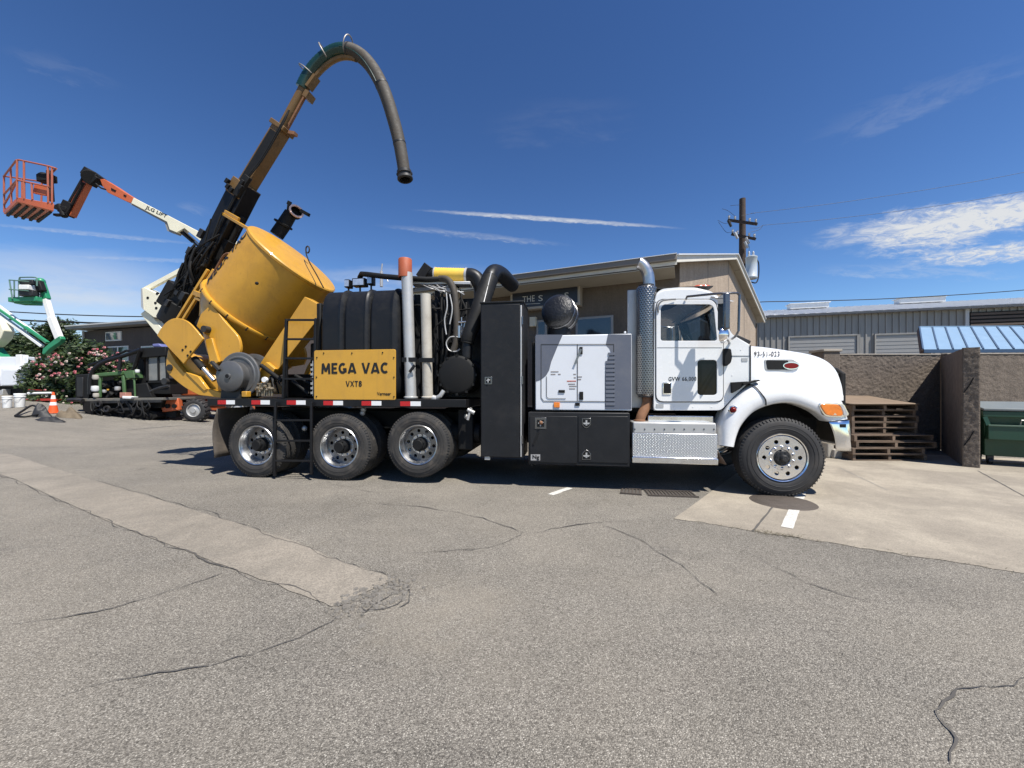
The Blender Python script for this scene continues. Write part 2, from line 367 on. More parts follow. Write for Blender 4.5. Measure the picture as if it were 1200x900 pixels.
def f_leaf(cols):
    def f(k, b, tc):
        g = k.new('ShaderNodeNewGeometry')
        c = k.ramp(g.outputs['Random Per Island'], [(i / (len(cols) - 1), cc) for i, cc in enumerate(cols)])
        k.put(b.inputs['Base Color'], c); b.inputs['Roughness'].default_value = .5
        tr = k.new('ShaderNodeBsdfTranslucent'); k.put(tr.inputs[0], c)
        mx = k.new('ShaderNodeMixShader'); mx.inputs[0].default_value = .3
        o = k.n['Material Output']; k.l.new(b.outputs[0], mx.inputs[1]); k.l.new(tr.outputs[0], mx.inputs[2]); k.l.new(mx.outputs[0], o.inputs[0])
    return f
LEAF = cmat('rose_leaf', f_leaf([(.02, .036, .012), (.045, .075, .024), (.085, .12, .04)]))
PINK = cmat('rose_bloom', f_leaf([(.62, .20, .22), (.70, .38, .36), (.66, .16, .20), (.74, .54, .47), (.78, .72, .64)]))
TLEAF = cmat('tree_leaf', f_leaf([(.022, .042, .016), (.045, .075, .025), (.075, .10, .035)]))
BARK = mat('bark', (.09, .065, .045), .9, var=.3, vs=9, bump=.5, bs=30)
CRACK = mat('crack_fill', (.075, .069, .062), .95, var=.3)
CRACK2 = mat('crumbled_asphalt', (.20, .183, .158), .95, var=.45, vs=18, bump=1.0, bs=90)
def f_paint(k, b, tc):
    v = tc.outputs['Object']
    n = k.smooth(k.noise(v, 45, 4, .75), .33, .50)
    c = k.mix(n, (.24, .225, .20, 1), (.52, .505, .465, 1)); k.put(b.inputs['Base Color'], c)
PAINT = cmat('worn_white_paint', f_paint, .8)
def f_paint2(k, b, tc):
    v = tc.outputs['Object']
    n = k.smooth(k.noise(v, 40, 5, .75), .52, .70)
    c = k.mix(n, (.175, .168, .155, 1), (.46, .45, .42, 1)); k.put(b.inputs['Base Color'], c)
PAINTF = cmat('faded_white_paint', f_paint2, .85)
IRON = mat('cast_iron_cover', (.085, .07, .058), .7, metal=.3, var=.3, vs=8, bump=.6, bs=60)

# ------------------------------------------------------------------ mesh building
OFF = {}
def frame(d):
    d = d.normalized(); u = V((0, 0, 1)) if abs(d.z) < .95 else V((1, 0, 0))
    a = d.cross(u).normalized(); return a, a.cross(d).normalized()

class MB:
    def __init__(s): s.v = []; s.f = []
    def add(s, vs, fs):
        o = len(s.v); s.v += [V(p) for p in vs]; s.f += [tuple(i + o for i in f) for f in fs]; return s
    def box(s, x0, x1, y0, y1, z0, z1):
        return s.add([(x0, y0, z0), (x1, y0, z0), (x1, y1, z0), (x0, y1, z0), (x0, y0, z1), (x1, y0, z1), (x1, y1, z1), (x0, y1, z1)],
                     [(0, 3, 2, 1), (4, 5, 6, 7), (0, 1, 5, 4), (1, 2, 6, 5), (2, 3, 7, 6), (3, 0, 4, 7)])
    def beam(s, p0, p1, w, h, side=None):
        p0, p1 = V(p0), V(p1); d = (p1 - p0).normalized()
        if side is None: a, b = frame(d)
        else:
            a = V(side); a = (a - d * a.dot(d)).normalized(); b = a.cross(d).normalized()
        vs = []
        for p in (p0, p1):
            for i, j in ((-1, -1), (1, -1), (1, 1), (-1, 1)): vs.append(p + a * (i * w / 2) + b * (j * h / 2))
        return s.add(vs, [(0, 1, 2, 3), (7, 6, 5, 4), (0, 4, 5, 1), (1, 5, 6, 2), (2, 6, 7, 3), (3, 7, 4, 0)])
    def tube(s, pts, r, n=10, caps=True):
        pts = [V(p) for p in pts]; m = len(pts); rs = r if isinstance(r, (list, tuple)) else [r] * m
        a = None; vs = []; fs = []
        for i, p in enumerate(pts):
            d = (pts[min(i + 1, m - 1)] - pts[max(i - 1, 0)]).normalized()
            if a is None: a, b = frame(d)
            else:
                a = (a - d * a.dot(d)).normalized()
            b = a.cross(d)
            for j in range(n):
                t = 2 * math.pi * j / n; vs.append(p + (a * math.cos(t) + b * math.sin(t)) * rs[i])
        for i in range(m - 1):
            for j in range(n):
                k = (j + 1) % n; fs.append((i * n + j, (i + 1) * n + j, (i + 1) * n + k, i * n + k))
        if caps: fs.append(tuple(range(n))); fs.append(tuple((m - 1) * n + j for j in reversed(range(n))))
        return s.add(vs, fs)
    def cyl(s, p0, p1, r0, r1=None, n=20): return s.tube([p0, p1], [r0, r0 if r1 is None else r1], n)
    def lathe(s, prof, o, axis, n=32, close=False):                    # prof: (radius, along axis)
        o = V(o); ax = V(axis).normalized(); a, b = frame(ax); vs = []; fs = []; m = len(prof)
        for r, h in prof:
            for j in range(n):
                t = 2 * math.pi * j / n; vs.append(o + ax * h + (a * math.cos(t) + b * math.sin(t)) * max(r, 1e-4))
        for i in range(m - 1 + (1 if close else 0)):
            i2 = (i + 1) % m
            for j in range(n):
                k = (j + 1) % n; fs.append((i * n + j, i2 * n + j, i2 * n + k, i * n + k))
        return s.add(vs, fs)
    def prism(s, poly, fa, fb):                                        # poly of 2D; fa, fb map to the two faces
        m = len(poly); vs = [fa(*p) for p in poly] + [fb(*p) for p in poly]
        return s.add(vs, [tuple(range(m)), tuple(reversed(range(m, 2 * m)))] + [(i, i + m, (i + 1) % m + m, (i + 1) % m) for i in range(m)])
    def tprism(s, pxs, t0, t1, tm=None):                               # truck: pixel outline on plane t (tm), extruded t0..t1
        poly = [q(x, y, t0 if tm is None else tm) for x, y in pxs]
        return s.prism(poly, lambda a, b: V((a, t0, b)), lambda a, b: V((a, t1, b)))
    def sprism(s, poly, t0, t1):
        return s.prism(poly, lambda a, b: V((a, t0, b)), lambda a, b: V((a, t1, b)))
    def wprism(s, pxs, Y, dy):                                         # world: pixel outline on plane Y
        poly = [(W(x, y, Y).x, W(x, y, Y).z) for x, y in pxs]
        return s.prism(poly, lambda a, b: V((a, Y, b)), lambda a, b: V((a, Y + dy, b)))
    def grid(s, rows, closed=False):
        m = len(rows); n = len(rows[0]); vs = [p for r in rows for p in r]; fs = []
        for i in range(m - 1):
            for j in range(n - (0 if closed else 1)):
                k = (j + 1) % n; fs.append((i * n + j, (i + 1) * n + j, (i + 1) * n + k, i * n + k))
        return s.add(vs, fs)
    def ball(s, c, r, n=14, sc=(1, 1, 1)):
        rows = []
        for i in range(n // 2 + 1):
            p = math.pi * i / (n // 2)
            rows.append([V(c) + V((r * sc[0] * math.sin(p) * math.cos(2 * math.pi * j / n), r * sc[1] * math.sin(p) * math.sin(2 * math.pi * j / n), r * sc[2] * math.cos(p))) for j in range(n)])
        return s.grid(rows, True)
    def build(s, name, m, parent=None, bevel=0, smooth=38, solid=0, subs=0, off=None, fix=True):
        o0 = V(off) if off is not None else OFF.get(parent.name if parent else None, V())
        me = bpy.data.meshes.new(name); me.from_pydata([tuple(p - o0) for p in s.v], [], s.f)
        me.validate(); me.materials.append(m)
        if fix:
            bm = bmesh.new(); bm.from_mesh(me); bmesh.ops.recalc_face_normals(bm, faces=bm.faces); bm.to_mesh(me); bm.free()
        return link(name, me, parent, bevel, smooth, solid, subs)

def link(name, me, parent=None, bevel=0, smooth=38, solid=0, subs=0):
    if smooth:
        me.polygons.foreach_set('use_smooth', [True] * len(me.polygons)); me.set_sharp_from_angle(angle=R(smooth))
    o = bpy.data.objects.new(name, me); col.objects.link(o)
    if parent:
        o.parent = parent; OFF[o.name] = OFF.get(parent.name, V())
    if subs:
        md = o.modifiers.new('subdivision', 'SUBSURF'); md.levels = subs; md.render_levels = subs
    if solid:
        md = o.modifiers.new('thickness', 'SOLIDIFY'); md.thickness = solid; md.offset = -1
    if bevel:
        md = o.modifiers.new('bevel', 'BEVEL'); md.width = bevel; md.segments = 2; md.limit_method = 'ANGLE'; md.angle_limit = R(40)
    return o

def tag(o, label=None, cat=None, group=None, kind=None):
    if label: o['label'] = label
    if cat: o['category'] = cat
    if group: o['group'] = group
    if kind: o['kind'] = kind
    return o
def thing(name, label, cat, loc=(0, 0, 0), group=None):
    e = bpy.data.objects.new(name, None); col.objects.link(e); e.location = loc; e.empty_display_size = .2
    OFF[e.name] = V(loc); return tag(e, label, cat, group)
def copytree(o, parent=None):
    c = o.copy(); col.objects.link(c); c.parent = parent
    for ch in list(o.children): copytree(ch, c)
    return c

def spline(pts, n=6, closed=False):
    pts = [V(p) for p in pts]; m = len(pts); out = []
    for i in range(m if closed else m - 1):
        p = [pts[(i + d) % m] if closed else pts[min(max(i + d, 0), m - 1)] for d in (-1, 0, 1, 2)]
        for j in range(n):
            t = j / n
            out.append(.5 * ((2 * p[1]) + (p[2] - p[0]) * t + (2 * p[0] - 5 * p[1] + 4 * p[2] - p[3]) * t * t + (3 * p[1] - p[0] - 3 * p[2] + p[3]) * t ** 3))
    if not closed: out.append(pts[-1])
    return out
def spl2(pts, n=6, closed=False): return [(p.x, p.y) for p in spline([(a, b, 0) for a, b in pts], n, closed)]
def rounded(poly, r, n=4):
    out = []; m = len(poly)
    for i in range(m):
        p = V((*poly[i], 0)); a = V((*poly[i - 1], 0)) - p; b = V((*poly[(i + 1) % m], 0)) - p
        rr = min(r, a.length * .45, b.length * .45); s0 = p + a.normalized() * rr; s1 = p + b.normalized() * rr
        for j in range(n + 1):
            t = j / n; w = s0 * (1 - t) ** 2 + p * (2 * t * (1 - t)) + s1 * t * t; out.append((w.x, w.y))
    return out
def rect(x0, y0, x1, y1): return [(x0, y0), (x1, y0), (x1, y1), (x0, y1)]
def circ(cx, cy, r, n=24): return [(cx + r * math.cos(2 * math.pi * i / n), cy + r * math.sin(2 * math.pi * i / n)) for i in range(n)]

RX = Matrix.Rotation(R(90), 4, 'X')                                   # curve XY -> truck x,z facing the camera
def panel(name, outer, holes, m, parent, t, th, bevel=0, mtx=None):
    c = bpy.data.curves.new(name, 'CURVE'); c.dimensions = '2D'; c.fill_mode = 'BOTH'; c.extrude = max(th / 2 - bevel, 1e-4); c.bevel_depth = bevel; c.bevel_resolution = 1
    c.offset = -bevel
    for poly in [outer] + holes:
        sp = c.splines.new('POLY'); sp.points.add(len(poly) - 1); sp.use_cyclic_u = True
        for pt, p in zip(sp.points, poly): pt.co = (p[0], p[1], 0, 1)
    o = bpy.data.objects.new('tmp', c); me = bpy.data.meshes.new_from_object(o); bpy.data.objects.remove(o); bpy.data.curves.remove(c)
    me.transform(mtx if mtx else Matrix.Translation((0, t + th / 2, 0)) @ RX)
    me.materials.clear(); me.materials.append(m); return link(name, me, parent, smooth=30)
def text(name, body, m, parent, mtx, width=None, height=None, bold=0.0, depth=.002, space=1.0):
    c = bpy.data.curves.new(name, 'FONT'); c.body = body; c.align_x = 'LEFT'; c.offset = bold; c.extrude = depth; c.space_character = space
    c.resolution_u = 3
    o = bpy.data.objects.new('tmp', c); me = bpy.data.meshes.new_from_object(o); bpy.data.objects.remove(o); bpy.data.curves.remove(c)
    xs = [v.co.x for v in me.vertices]; ys = [v.co.y for v in me.vertices]
    sx = width / (max(xs) - min(xs)); sy = height / (max(ys) - min(ys))
    for v in me.vertices: v.co.x = (v.co.x - min(xs)) * sx; v.co.y = (v.co.y - min(ys)) * sy
    me.transform(mtx); me.materials.clear(); me.materials.append(m); return link(name, me, parent, smooth=0)
GLY = {'M': (1.0, [[(.12, 0), (.17, .9)], [(.17, 1.0), (.5, .22)], [(.5, .22), (.83, 1.0)], [(.83, .9), (.88, 0)]]), 'E': (.66, [[(.12, 0), (.12, 1)], [(.12, .895), (.64, .895)], [(.12, .5), (.56, .5)], [(.12, .105), (.64, .105)]]),
       'G': (.90, ['arc', (.45, .5, .33, .39, 52, 335), [(.48, .42), (.86, .42)], [(.765, .42), (.765, .12)]]), 'A': (.90, [[(.09, 0), (.42, 1)], [(.48, 1), (.81, 0)], [(.22, .25), (.68, .25)]]),
       'V': (.88, [[(.10, 1), (.42, 0)], [(.46, 0), (.78, 1)]]), 'C': (.80, ['arc', (.45, .5, .33, .39, 48, 312)]), 'X': (.80, [[(.08, 0), (.72, 1)], [(.08, 1), (.72, 0)]]), 'T': (.72, [[(.0, .89), (.72, .89)], [(.36, 0), (.36, .9)]]),
       '8': (.72, ['arc', (.36, .73, .21, .17, 0, 360), 'arc', (.36, .29, .24, .19, 0, 360)]), ' ': (.36, [])}
def block_text(body, m, parent, pxbox, t, sw=.235):                  # heavy sign-painter's capitals, one mesh per letter
    x0, y0, x1, y1 = pxbox; a = q(x0, y1, t); b = q(x1, y0, t); H = b[1] - a[1]; tot = sum(GLY[c][0] for c in body) + .10 * (len(body) - 1); k = (b[0] - a[0]) / tot; x = 0
    for c in body:
        w, st = GLY[c]; mb = MB(); dep = 0; i = 0
        while i < len(st):
            dep += 1; tt = t - .0004 * dep
            if st[i] == 'arc':
                cx, cy, rx, ry, d0, d1 = st[i + 1]; rows = []
                for j in range(29):
                    an = R(d0 + (d1 - d0) * j / 28)
                    rows.append([V((a[0] + k * (x + cx + (rx + s_ * sw / 2) * math.cos(an)), tt, a[1] + H * (cy + (ry + s_ * sw / 2) * math.sin(an)))) for s_ in (-1, 1)])
                mb.grid(rows); i += 2; continue
            (ax, ay), (bx, by) = st[i]; d = V((bx - ax, by - ay, 0)).normalized(); n_ = V((-d.y, d.x, 0)) * (sw / 2 if abs(d.y) > .3 else sw * .44)
            P_ = [(ax - n_.x, ay - n_.y), (bx - n_.x, by - n_.y), (bx + n_.x, by + n_.y), (ax + n_.x, ay + n_.y)]
            P_ = [(u, min(1, max(0, v))) for u, v in P_]
            mb.add([V((a[0] + k * (x + u), tt, a[1] + H * v)) for u, v in P_], [(0, 1, 2, 3)]); i += 1
        if st: mb.build('lettering', m, parent, smooth=0)
        x += w + .10
def ttext(name, body, m, parent, pxbox, t, bold=.0, space=1.0):
    x0, y0, x1, y1 = pxbox; a = q(x0, y1, t); b = q(x1, y0, t)
    return text(name, body, m, parent, Matrix.Translation((a[0], t, a[1])) @ RX, b[0] - a[0], b[1] - a[1], bold, .0015, space)

# ------------------------------------------------------------------ ground
def build_ground():
    xs = sorted(set([-900, -300, -120, -60, -40, -32, 12, 16, 20, 30, 45, 80, 150, 400, 900] + [-28 + .5 * i for i in range(36)] + [-10 + 2 * i for i in range(11)]))
    ys = [-30, -8, -2, 0, 2, 4, 6, 8, 10, 12, 14, 16, 18, 20, 24, 30, 40, 60, 100, 200, 500, 1500]
    mb = MB(); mb.grid([[V((x, y, hill(x))) for x in xs] for y in ys])
    g = mb.build('ground', ASP, smooth=60); tag(g, 'worn grey asphalt of the equipment yard', 'ground', kind='structure')
    # sandy concrete pad by the wall
    a, b = G(790, 608), G(1200, 672); d = (b - a).normalized()
    c = G(838, 573); e = (c - a).normalized()
    front = []
    n = 160
    for i in range(n + 1):
        p = a + d * (12 * i / n); front.append(V((p.x + random.uniform(-.012, .012), p.y + random.uniform(-.012, .012) + noise.noise(p * 3) * .04 + noise.noise(p * 9) * .03, .004)))
    P2 = a + d * 12 + V((4, 8, 0)); P3 = a + e * 7
    pad = MB(); top = front + [V((P2.x, P2.y, .004)), V((P3.x, P3.y, .004))]
    pad.add(top, [tuple(range(len(top)))])
    pd = pad.build('concrete_pad', PAD, smooth=0); tag(pd, 'sandy concrete pad between the front wheel and the plaster wall', 'pavement', kind='structure')
    # joints, stripe, cover on the pad
    def strip(name, p, qq, w, m, z, parent, kind=None, jit=0):
        p, qq = V(p), V(qq); dd = (qq - p); s = V((-dd.y, dd.x, 0)).normalized() * w / 2; mb2 = MB(); nn = max(2, int(dd.length / .12)); rows = []
        for i in range(nn + 1):
            c0 = p + dd * i / nn; j1 = random.uniform(-jit, jit); j2 = random.uniform(-jit, jit)
            rows.append([V((c0.x - s.x * (1 + j1), c0.y - s.y * (1 + j1), hill(c0.x) + z)), V((c0.x + s.x * (1 + j2), c0.y + s.y * (1 + j2), hill(c0.x) + z))])
        mb2.grid(rows); return mb2.build(name, m, parent, smooth=0)
    strip('joint', G(911, 588), G(882, 623), .02, CRACK, .006, pd, jit=.4)
    strip('joint', G(1146, 552), G(1215, 590), .02, CRACK, .006, pd, jit=.4)
    strip('joint', G(985, 549), G(1040, 575), .012, PAINTF, .006, pd, jit=.4)
    so_ = strip('painted_stripe', G(939.5, 577), G(922, 619), .105, PAINT, .008, None, jit=.04)
    tag(so_, 'short white parking stripe by the front wheel on concrete', 'marking', kind='structure')
    for i, (p, r, w, lab) in enumerate([((668, 572), (645, 580), .10, 'stub of white stripe in front of the black toolbox'),
                                       ((148, 504), (262, 494), .10, 'faded white stripe on asphalt near the orange lift'),
                                       ((198, 512), (256, 505), .10, 'faded white stripe on asphalt behind the mudflap')]):
        s_ = strip('painted_stripe', GH(*p), GH(*r), w, PAINT if i == 0 else PAINTF, .005, None, jit=.2); tag(s_, lab, 'marking', kind='structure')
    mc = MB(); c0 = G(917, 588.5); mc.lathe([(.0, .0), (.30, .0), (.31, -.006), (.36, -.006), (.37, -.012)], V((c0.x, c0.y, .016)), (0, 0, 1), 40)
    m_ = mc.build('manhole_cover', IRON); tag(m_, 'round rusty iron manhole cover in the concrete below the front wheel', 'manhole cover')
    # drain grates: frame and bars
    for (x0, y0, x1, y1, lb) in [(727, 572.5, 752, 579, 'narrow iron drain grate under the truck step, on the toolbox side'), (757, 574.5, 815, 582, 'longer iron drain grate under the truck step, on the wheel side')]:
        A, B = G(x0, (y0 + y1) / 2), G(x1, (y0 + y1) / 2 + 2); dd = B - A; dn = dd.normalized(); sd = V((-dn.y, dn.x, 0))
        gr = thing('drain_grate', lb, 'grate', (A.x, A.y, .0))
        for o_ in (-.14, .14): MB().beam(A + sd * o_ + V((0, 0, .008)), B + sd * o_ + V((0, 0, .008)), .03, .016, (0, 0, 1)).build('frame_rail', IRON, gr)
        pl = MB(); pl.add([A + sd * -.13 + V((0, 0, .005)), B + sd * -.13 + V((0, 0, .005)), B + sd * .13 + V((0, 0, .005)), A + sd * .13 + V((0, 0, .005))], [(0, 1, 2, 3)]); pl.build('pit', CRACK, gr, smooth=0)
        nb = int(dd.length / .045); bars = MB()
        for i in range(nb):
            c0 = A + dn * (i + .5) * dd.length / nb; bars.beam(c0 - sd * .14 + V((0, 0, .010)), c0 + sd * .14 + V((0, 0, .010)), .012, .018, (0, 0, 1))
        bars.build('bars', IRON, gr)
    # concrete valley gutter coming in from the left
    up = [(-260, 458 + 35), (-80, 514), (0, 531), (60, 548), (112, 564), (200, 590), (292, 618), (380, 649), (462, 680)]
    lo = [(-260, 500), (-80, 533), (0, 556), (70, 586), (146, 619), (205, 641), (267, 664), (330, 688), (388, 712)]
    st = MB(); rows = []
    U = spline([GH(*p) for p in up], 14); Lw = spline([GH(*p) for p in lo], 14)
    for a_, b_ in zip(U, Lw):
        r_ = []; cr_ = (a_ - b_).normalized()
        for i in range(5):
            f_ = i / 4; p = a_.lerp(b_, f_)
            if i in (0, 4): p = p + cr_ * (noise.noise(p * 1.7) * .03 + noise.noise(p * 7) * .02)
            r_.append(V((p.x, p.y, hill(p.x) + (.0055 if p.x > -10 else .014))))
        rows.append(r_)
    st.grid(rows); stp = st.build('gutter_strip', STRIP, smooth=60); tag(stp, 'strip of concrete gutter set into the asphalt', 'pavement', kind='structure')
    # crumbled asphalt round its end
    rc = random.Random(77); cm = MB()
    for i in range(170):
        f = rc.random(); bx, by = (388 + (468 - 388) * f, 713 - (713 - 678) * f); c0 = G(bx + rc.gauss(8, 12), by + rc.gauss(5, 7)); sz = rc.uniform(.008, .032); n = rc.randint(5, 7); ph = rc.uniform(0, 6)
        top = [V((c0.x + sz * rc.uniform(.6, 1.1) * math.cos(ph + 2 * math.pi * j / n), c0.y + sz * rc.uniform(.6, 1.1) * math.sin(ph + 2 * math.pi * j / n), .0)) for j in range(n)]
        h = rc.uniform(.005, .014); cm.add([p + V((0, 0, .002)) for p in top] + [V((c0.x + (p.x - c0.x) * .75, c0.y + (p.y - c0.y) * .75, h)) for p in top], [tuple(range(n, 2 * n))] + [(j, (j + 1) % n, n + (j + 1) % n, n + j) for j in range(n)])
    cmo = cm.build('crumbled_asphalt', CRACK2, g, smooth=0); cmo['kind'] = 'stuff'
    # cracks
    cr = [[(0, 738), (90, 722), (150, 708), (215, 688), (268, 671)], [(60, 822), (130, 806), (225, 787), (300, 765), (350, 745), (392, 722)],
          [(462, 680), (474, 688), (466, 706), (440, 716), (412, 716)], [(466, 684), (478, 700), (462, 716)], [(455, 700), (430, 708), (400, 712), (388, 713)], [(470, 690), (448, 704), (428, 720)], [(440, 590), (520, 598), (560, 606), (615, 624), (650, 620), (700, 613), (790, 609)],
          [(615, 624), (580, 640), (470, 650)], [(1200, 789), (1160, 800), (1120, 815), (1113, 840), (1122, 872), (1118, 900)], [(850, 640), (890, 655), (960, 690), (1030, 712)],
          [(292, 617), (330, 634), (395, 655), (463, 679)], [(112, 563), (200, 588), (292, 617)], [(146, 620), (267, 665), (387, 711)], [(0, 557), (70, 587), (146, 620)],
          [(700, 613), (760, 640), (850, 700)], [(380, 566), (450, 578), (520, 574)]]
    for pts in cr:
        P0 = spline([GH(*p) for p in pts], 60); P = [P0[0]]
        for p in P0[1:]:
            if (p - P[-1]).length > max(.035, .006 * p.y * p.y): P.append(p)
        mb4 = MB(); rows = []; n = len(P); ww = random.uniform(.003, .006)
        for i, p in enumerate(P):
            d_ = P[min(i + 1, n - 1)] - P[max(i - 1, 0)]; s_ = V((-d_.y, d_.x, 0)).normalized()
            j = noise.noise(p * 2.3) * .06 + noise.noise(p * 9) * .03 + noise.noise(p * 23) * .010; w_ = ww * max(.22, .6 + 1.2 * noise.noise(p * 2.2 + V((5, 2, 1))) + .9 * noise.noise(p * 9)) * (1 if 0 < i < n - 1 else .1)
            c0 = p + s_ * j
            rows.append([V((c0.x, c0.y, 0)) - s_ * w_ + V((0, 0, hill(c0.x) + (.0075 if c0.x > -10 else .017))), V((c0.x, c0.y, 0)) + s_ * w_ + V((0, 0, hill(c0.x) + (.0075 if c0.x > -10 else .017)))])
        mb4.grid(rows); mb4.build('crack', CRACK, g, smooth=0)
    # loose grit, leaves and dry grass along the pad edge
    mbp = MB(); rnd = random.Random(3)
    for i in range(420):
        x = rnd.uniform(-5, 6); y = rnd.uniform(1.5, 6.5); s_ = rnd.uniform(.003, .009)
        mbp.add([(x + s_ * rnd.uniform(-1, 1), y + s_ * rnd.uniform(-1, 1), rnd.uniform(0, 1) * s_ * 1.2) for _ in range(4)], [(0, 1, 2), (0, 2, 3), (0, 3, 1), (1, 3, 2)])
    o_ = mbp.build('grit', mat('pale_grit', (.34, .31, .26), .9, var=.4, vs=30), smooth=0); tag(o_, 'loose pale grit scattered over the asphalt', 'grit', kind='stuff')
    mbl = MB()
    for i in range(260):
        k_ = rnd.choice([(640, 720, .25), (920, 960, .0)]); c0 = G(rnd.uniform(905, 965) if k_[2] == 0 else rnd.uniform(790, 1190), 0 + 0 + 630) if False else None
        f_ = rnd.uniform(.15, .22) if i < 150 else rnd.random(); p = a + d * (f_ * 5.2) + V((rnd.gauss(0, .05), rnd.gauss(0, .03), .008))
        t_ = rnd.uniform(0, 6.3); l_ = rnd.uniform(.015, .045); e_ = V((math.cos(t_), math.sin(t_), rnd.uniform(.0, .35))) * l_; sd = V((-math.sin(t_), math.cos(t_), 0)) * .003
        mbl.add([p - sd, p + sd, p + e_], [(0, 1, 2)])
    o_ = mbl.build('dry_litter', mat('dry_grass', (.10, .085, .05), .9, var=.4, vs=20), smooth=0, fix=False); tag(o_, 'dry grass and litter along the pad edge', 'litter', kind='stuff')
build_ground()

# ------------------------------------------------------------------ the vacuum truck
TRK = thing('vacuum_truck', 'white conventional-cab vacuum excavation truck with raised ochre debris tank and black equipment deck', 'truck')
TRK.matrix_world = TM; OFF[TRK.name] = V()
TW = 2.45
def mir(mb):                                                          # add the far-side mirror image
    n = len(mb.v); mb.v += [V((p.x, TW - p.y, p.z)) for p in mb.v]; mb.f += [tuple(i + n for i in reversed(f)) for f in mb.f]; return mb

def wheel_meshes(Rt, Wd, front):
    # tyre
    n = 72; prof = [(.318, .018), (.333, .006), (.375, -.004), (.43, -.008), (Rt - .06, .002), (Rt - .025, .016), (Rt - .006, .035)]
    tread = []; y = .035; g = 4; rib = (Wd - .07 - g * .012) / (g + 1)
    for i in range(g + 1):
        tread += [(Rt, y + .001), (Rt, y + rib - .001)]
        y += rib
        if i < g: tread += [(Rt - .014, y + .001), (Rt - .014, y + .011)]; y += .012
    back = [(r, Wd - h) for r, h in reversed(prof)]
    tm = MB(); tm.lathe(prof + tread + back, (0, 0, 0), (0, 1, 0), n)
    # shoulder lugs
    for j in range(n):
        t = 2 * math.pi * (j + .5) / n; c, s_ = math.cos(t), math.sin(t)
        for yy in (.028, Wd - .028):
            p0 = V((c * (Rt - .03), yy - .012 * (1 if yy < .1 else -1), s_ * (Rt - .03))); p1 = V((c * (Rt - .001), yy + .004 * (1 if yy < .1 else -1), s_ * (Rt - .001)))
            tm.beam(p0, p1, .017, .022, (-s_, 0, c))
    # raised sidewall rings
    tm.lathe([(.392, -.0075), (.396, -.0105), (.400, -.0075)], (0, 0, 0), (0, 1, 0), n); tm.lathe([(.44, -.008), (.443, -.0105), (.446, -.008)], (0, 0, 0), (0, 1, 0), n)
    rim = MB()
    if front: rp = [(.302, .03), (.304, .008), (.296, -.004), (.286, .002), (.280, .03), (.272, .04), (.268, .05)]; dy = .012
    else: rp = [(.302, .03), (.304, .008), (.296, -.002), (.285, .004), (.276, .03), (.262, .05), (.250, .12), (.247, .15)]; dy = .145
    rp = [(r * 1.085, h) for r, h in rp]
    rim.lathe(rp + [(rp[-1][0], Wd - .06), (.315, Wd - .01), (.326, Wd - .02)], (0, 0, 0), (0, 1, 0), 64)
    return tm, rim, dy, rp[-1][0]

def make_wheel(Rt, Wd, front, tyremat, rimmat):
    tm, rim, dy, rr = wheel_meshes(Rt, Wd, front)
    hub = MB()
    if front:
        hub.lathe([(.001, -.075), (.035, -.075), (.042, -.068), (.05, -.03), (.088, -.025), (.092, .0), (.11, .015), (.11, .06)], (0, 0, 0), (0, 1, 0), 28)
        for i in range(8): t = i * math.pi / 4; hub.cyl((.073 * math.cos(t), -.034, .073 * math.sin(t)), (.073 * math.cos(t), -.02, .073 * math.sin(t)), .011, n=6)
    else:
        hub.lathe([(.001, -.01), (.075, -.01), (.082, -.004), (.084, .03), (.108, .04), (.112, .075), (.12, .15), (.12, .22)], (0, 0, 0), (0, 1, 0), 28)
        for i in range(8): t = i * math.pi / 4; hub.cyl((.096 * math.cos(t), .02, .096 * math.sin(t)), (.096 * math.cos(t), .045, .096 * math.sin(t)), .009, n=6)
    h = hub.build('wheel', UND if not front else DKM, TRK)
    tm.build('tyre', tyremat, h); rim.build('rim', rimmat, h)
    holes = [circ(.222 * math.cos(t), .222 * math.sin(t), .027, 18) for t in [2 * math.pi * (i + .5) / 10 for i in range(10)]] + [circ(0, 0, .108, 28)]
    dsc = panel('disc', circ(0, 0, rr + .006, 60), holes, rimmat if front else ALUK, h, 0, .016, .003, Matrix.Translation((0, dy + .008, 0)) @ RX)
    nuts = MB()
    for i in range(10):
        t = 2 * math.pi * i / 10; x, z = .143 * math.cos(t), .143 * math.sin(t)
        nuts.lathe([(.001, -.03), (.011, -.03), (.016, -.012), (.024, -.006), (.024, .004)], (x, dy, z), (0, 1, 0), 8)
    nuts.lathe([(.112, -.006), (.165, -.006), (.172, .002)], (0, dy, 0), (0, 1, 0), 40)
    nuts.build('lug_nuts', CHR if front else ALUD, h)
    return h

TYR = mat('tyre_rubber_dusty', (.030, .028, .026), .8, var=.3, vs=5, dirt=.75, dcol=(.115, .098, .08), ds=5)
TYRF = mat('tyre_rubber', (.022, .021, .021), .68, var=.3, vs=5, dirt=.45, dcol=(.07, .062, .055), ds=4)
ALUD = mat('dusty_aluminium', (.56, .565, .57), .3, metal=1, var=.1, dirt=.18, dcol=(.2, .18, .16), ds=3)
ALUK = mat('shaded_aluminium', (.20, .20, .205), .3, metal=1, var=.25, dirt=.55, dcol=(.05, .045, .04), ds=5)  # disc colour darkened for the dark surroundings a deep dish reflects
def put_wheel(h, s, t, z, far=False, rot=0.0, steer=0.0):
    h.location = (s, t, z); h.rotation_euler = (0, rot, steer if not far else math.pi)
fwh = make_wheel(.535, .30, True, TYRF, ALU)
put_wheel(fwh, q(917, 537, 0)[0], .0, .535, rot=.3)
c_ = copytree(fwh, TRK); put_wheel(c_, q(917, 537, 0)[0], TW, .535, True)
rwh = make_wheel(.535, .28, False, TYR, ALUD)
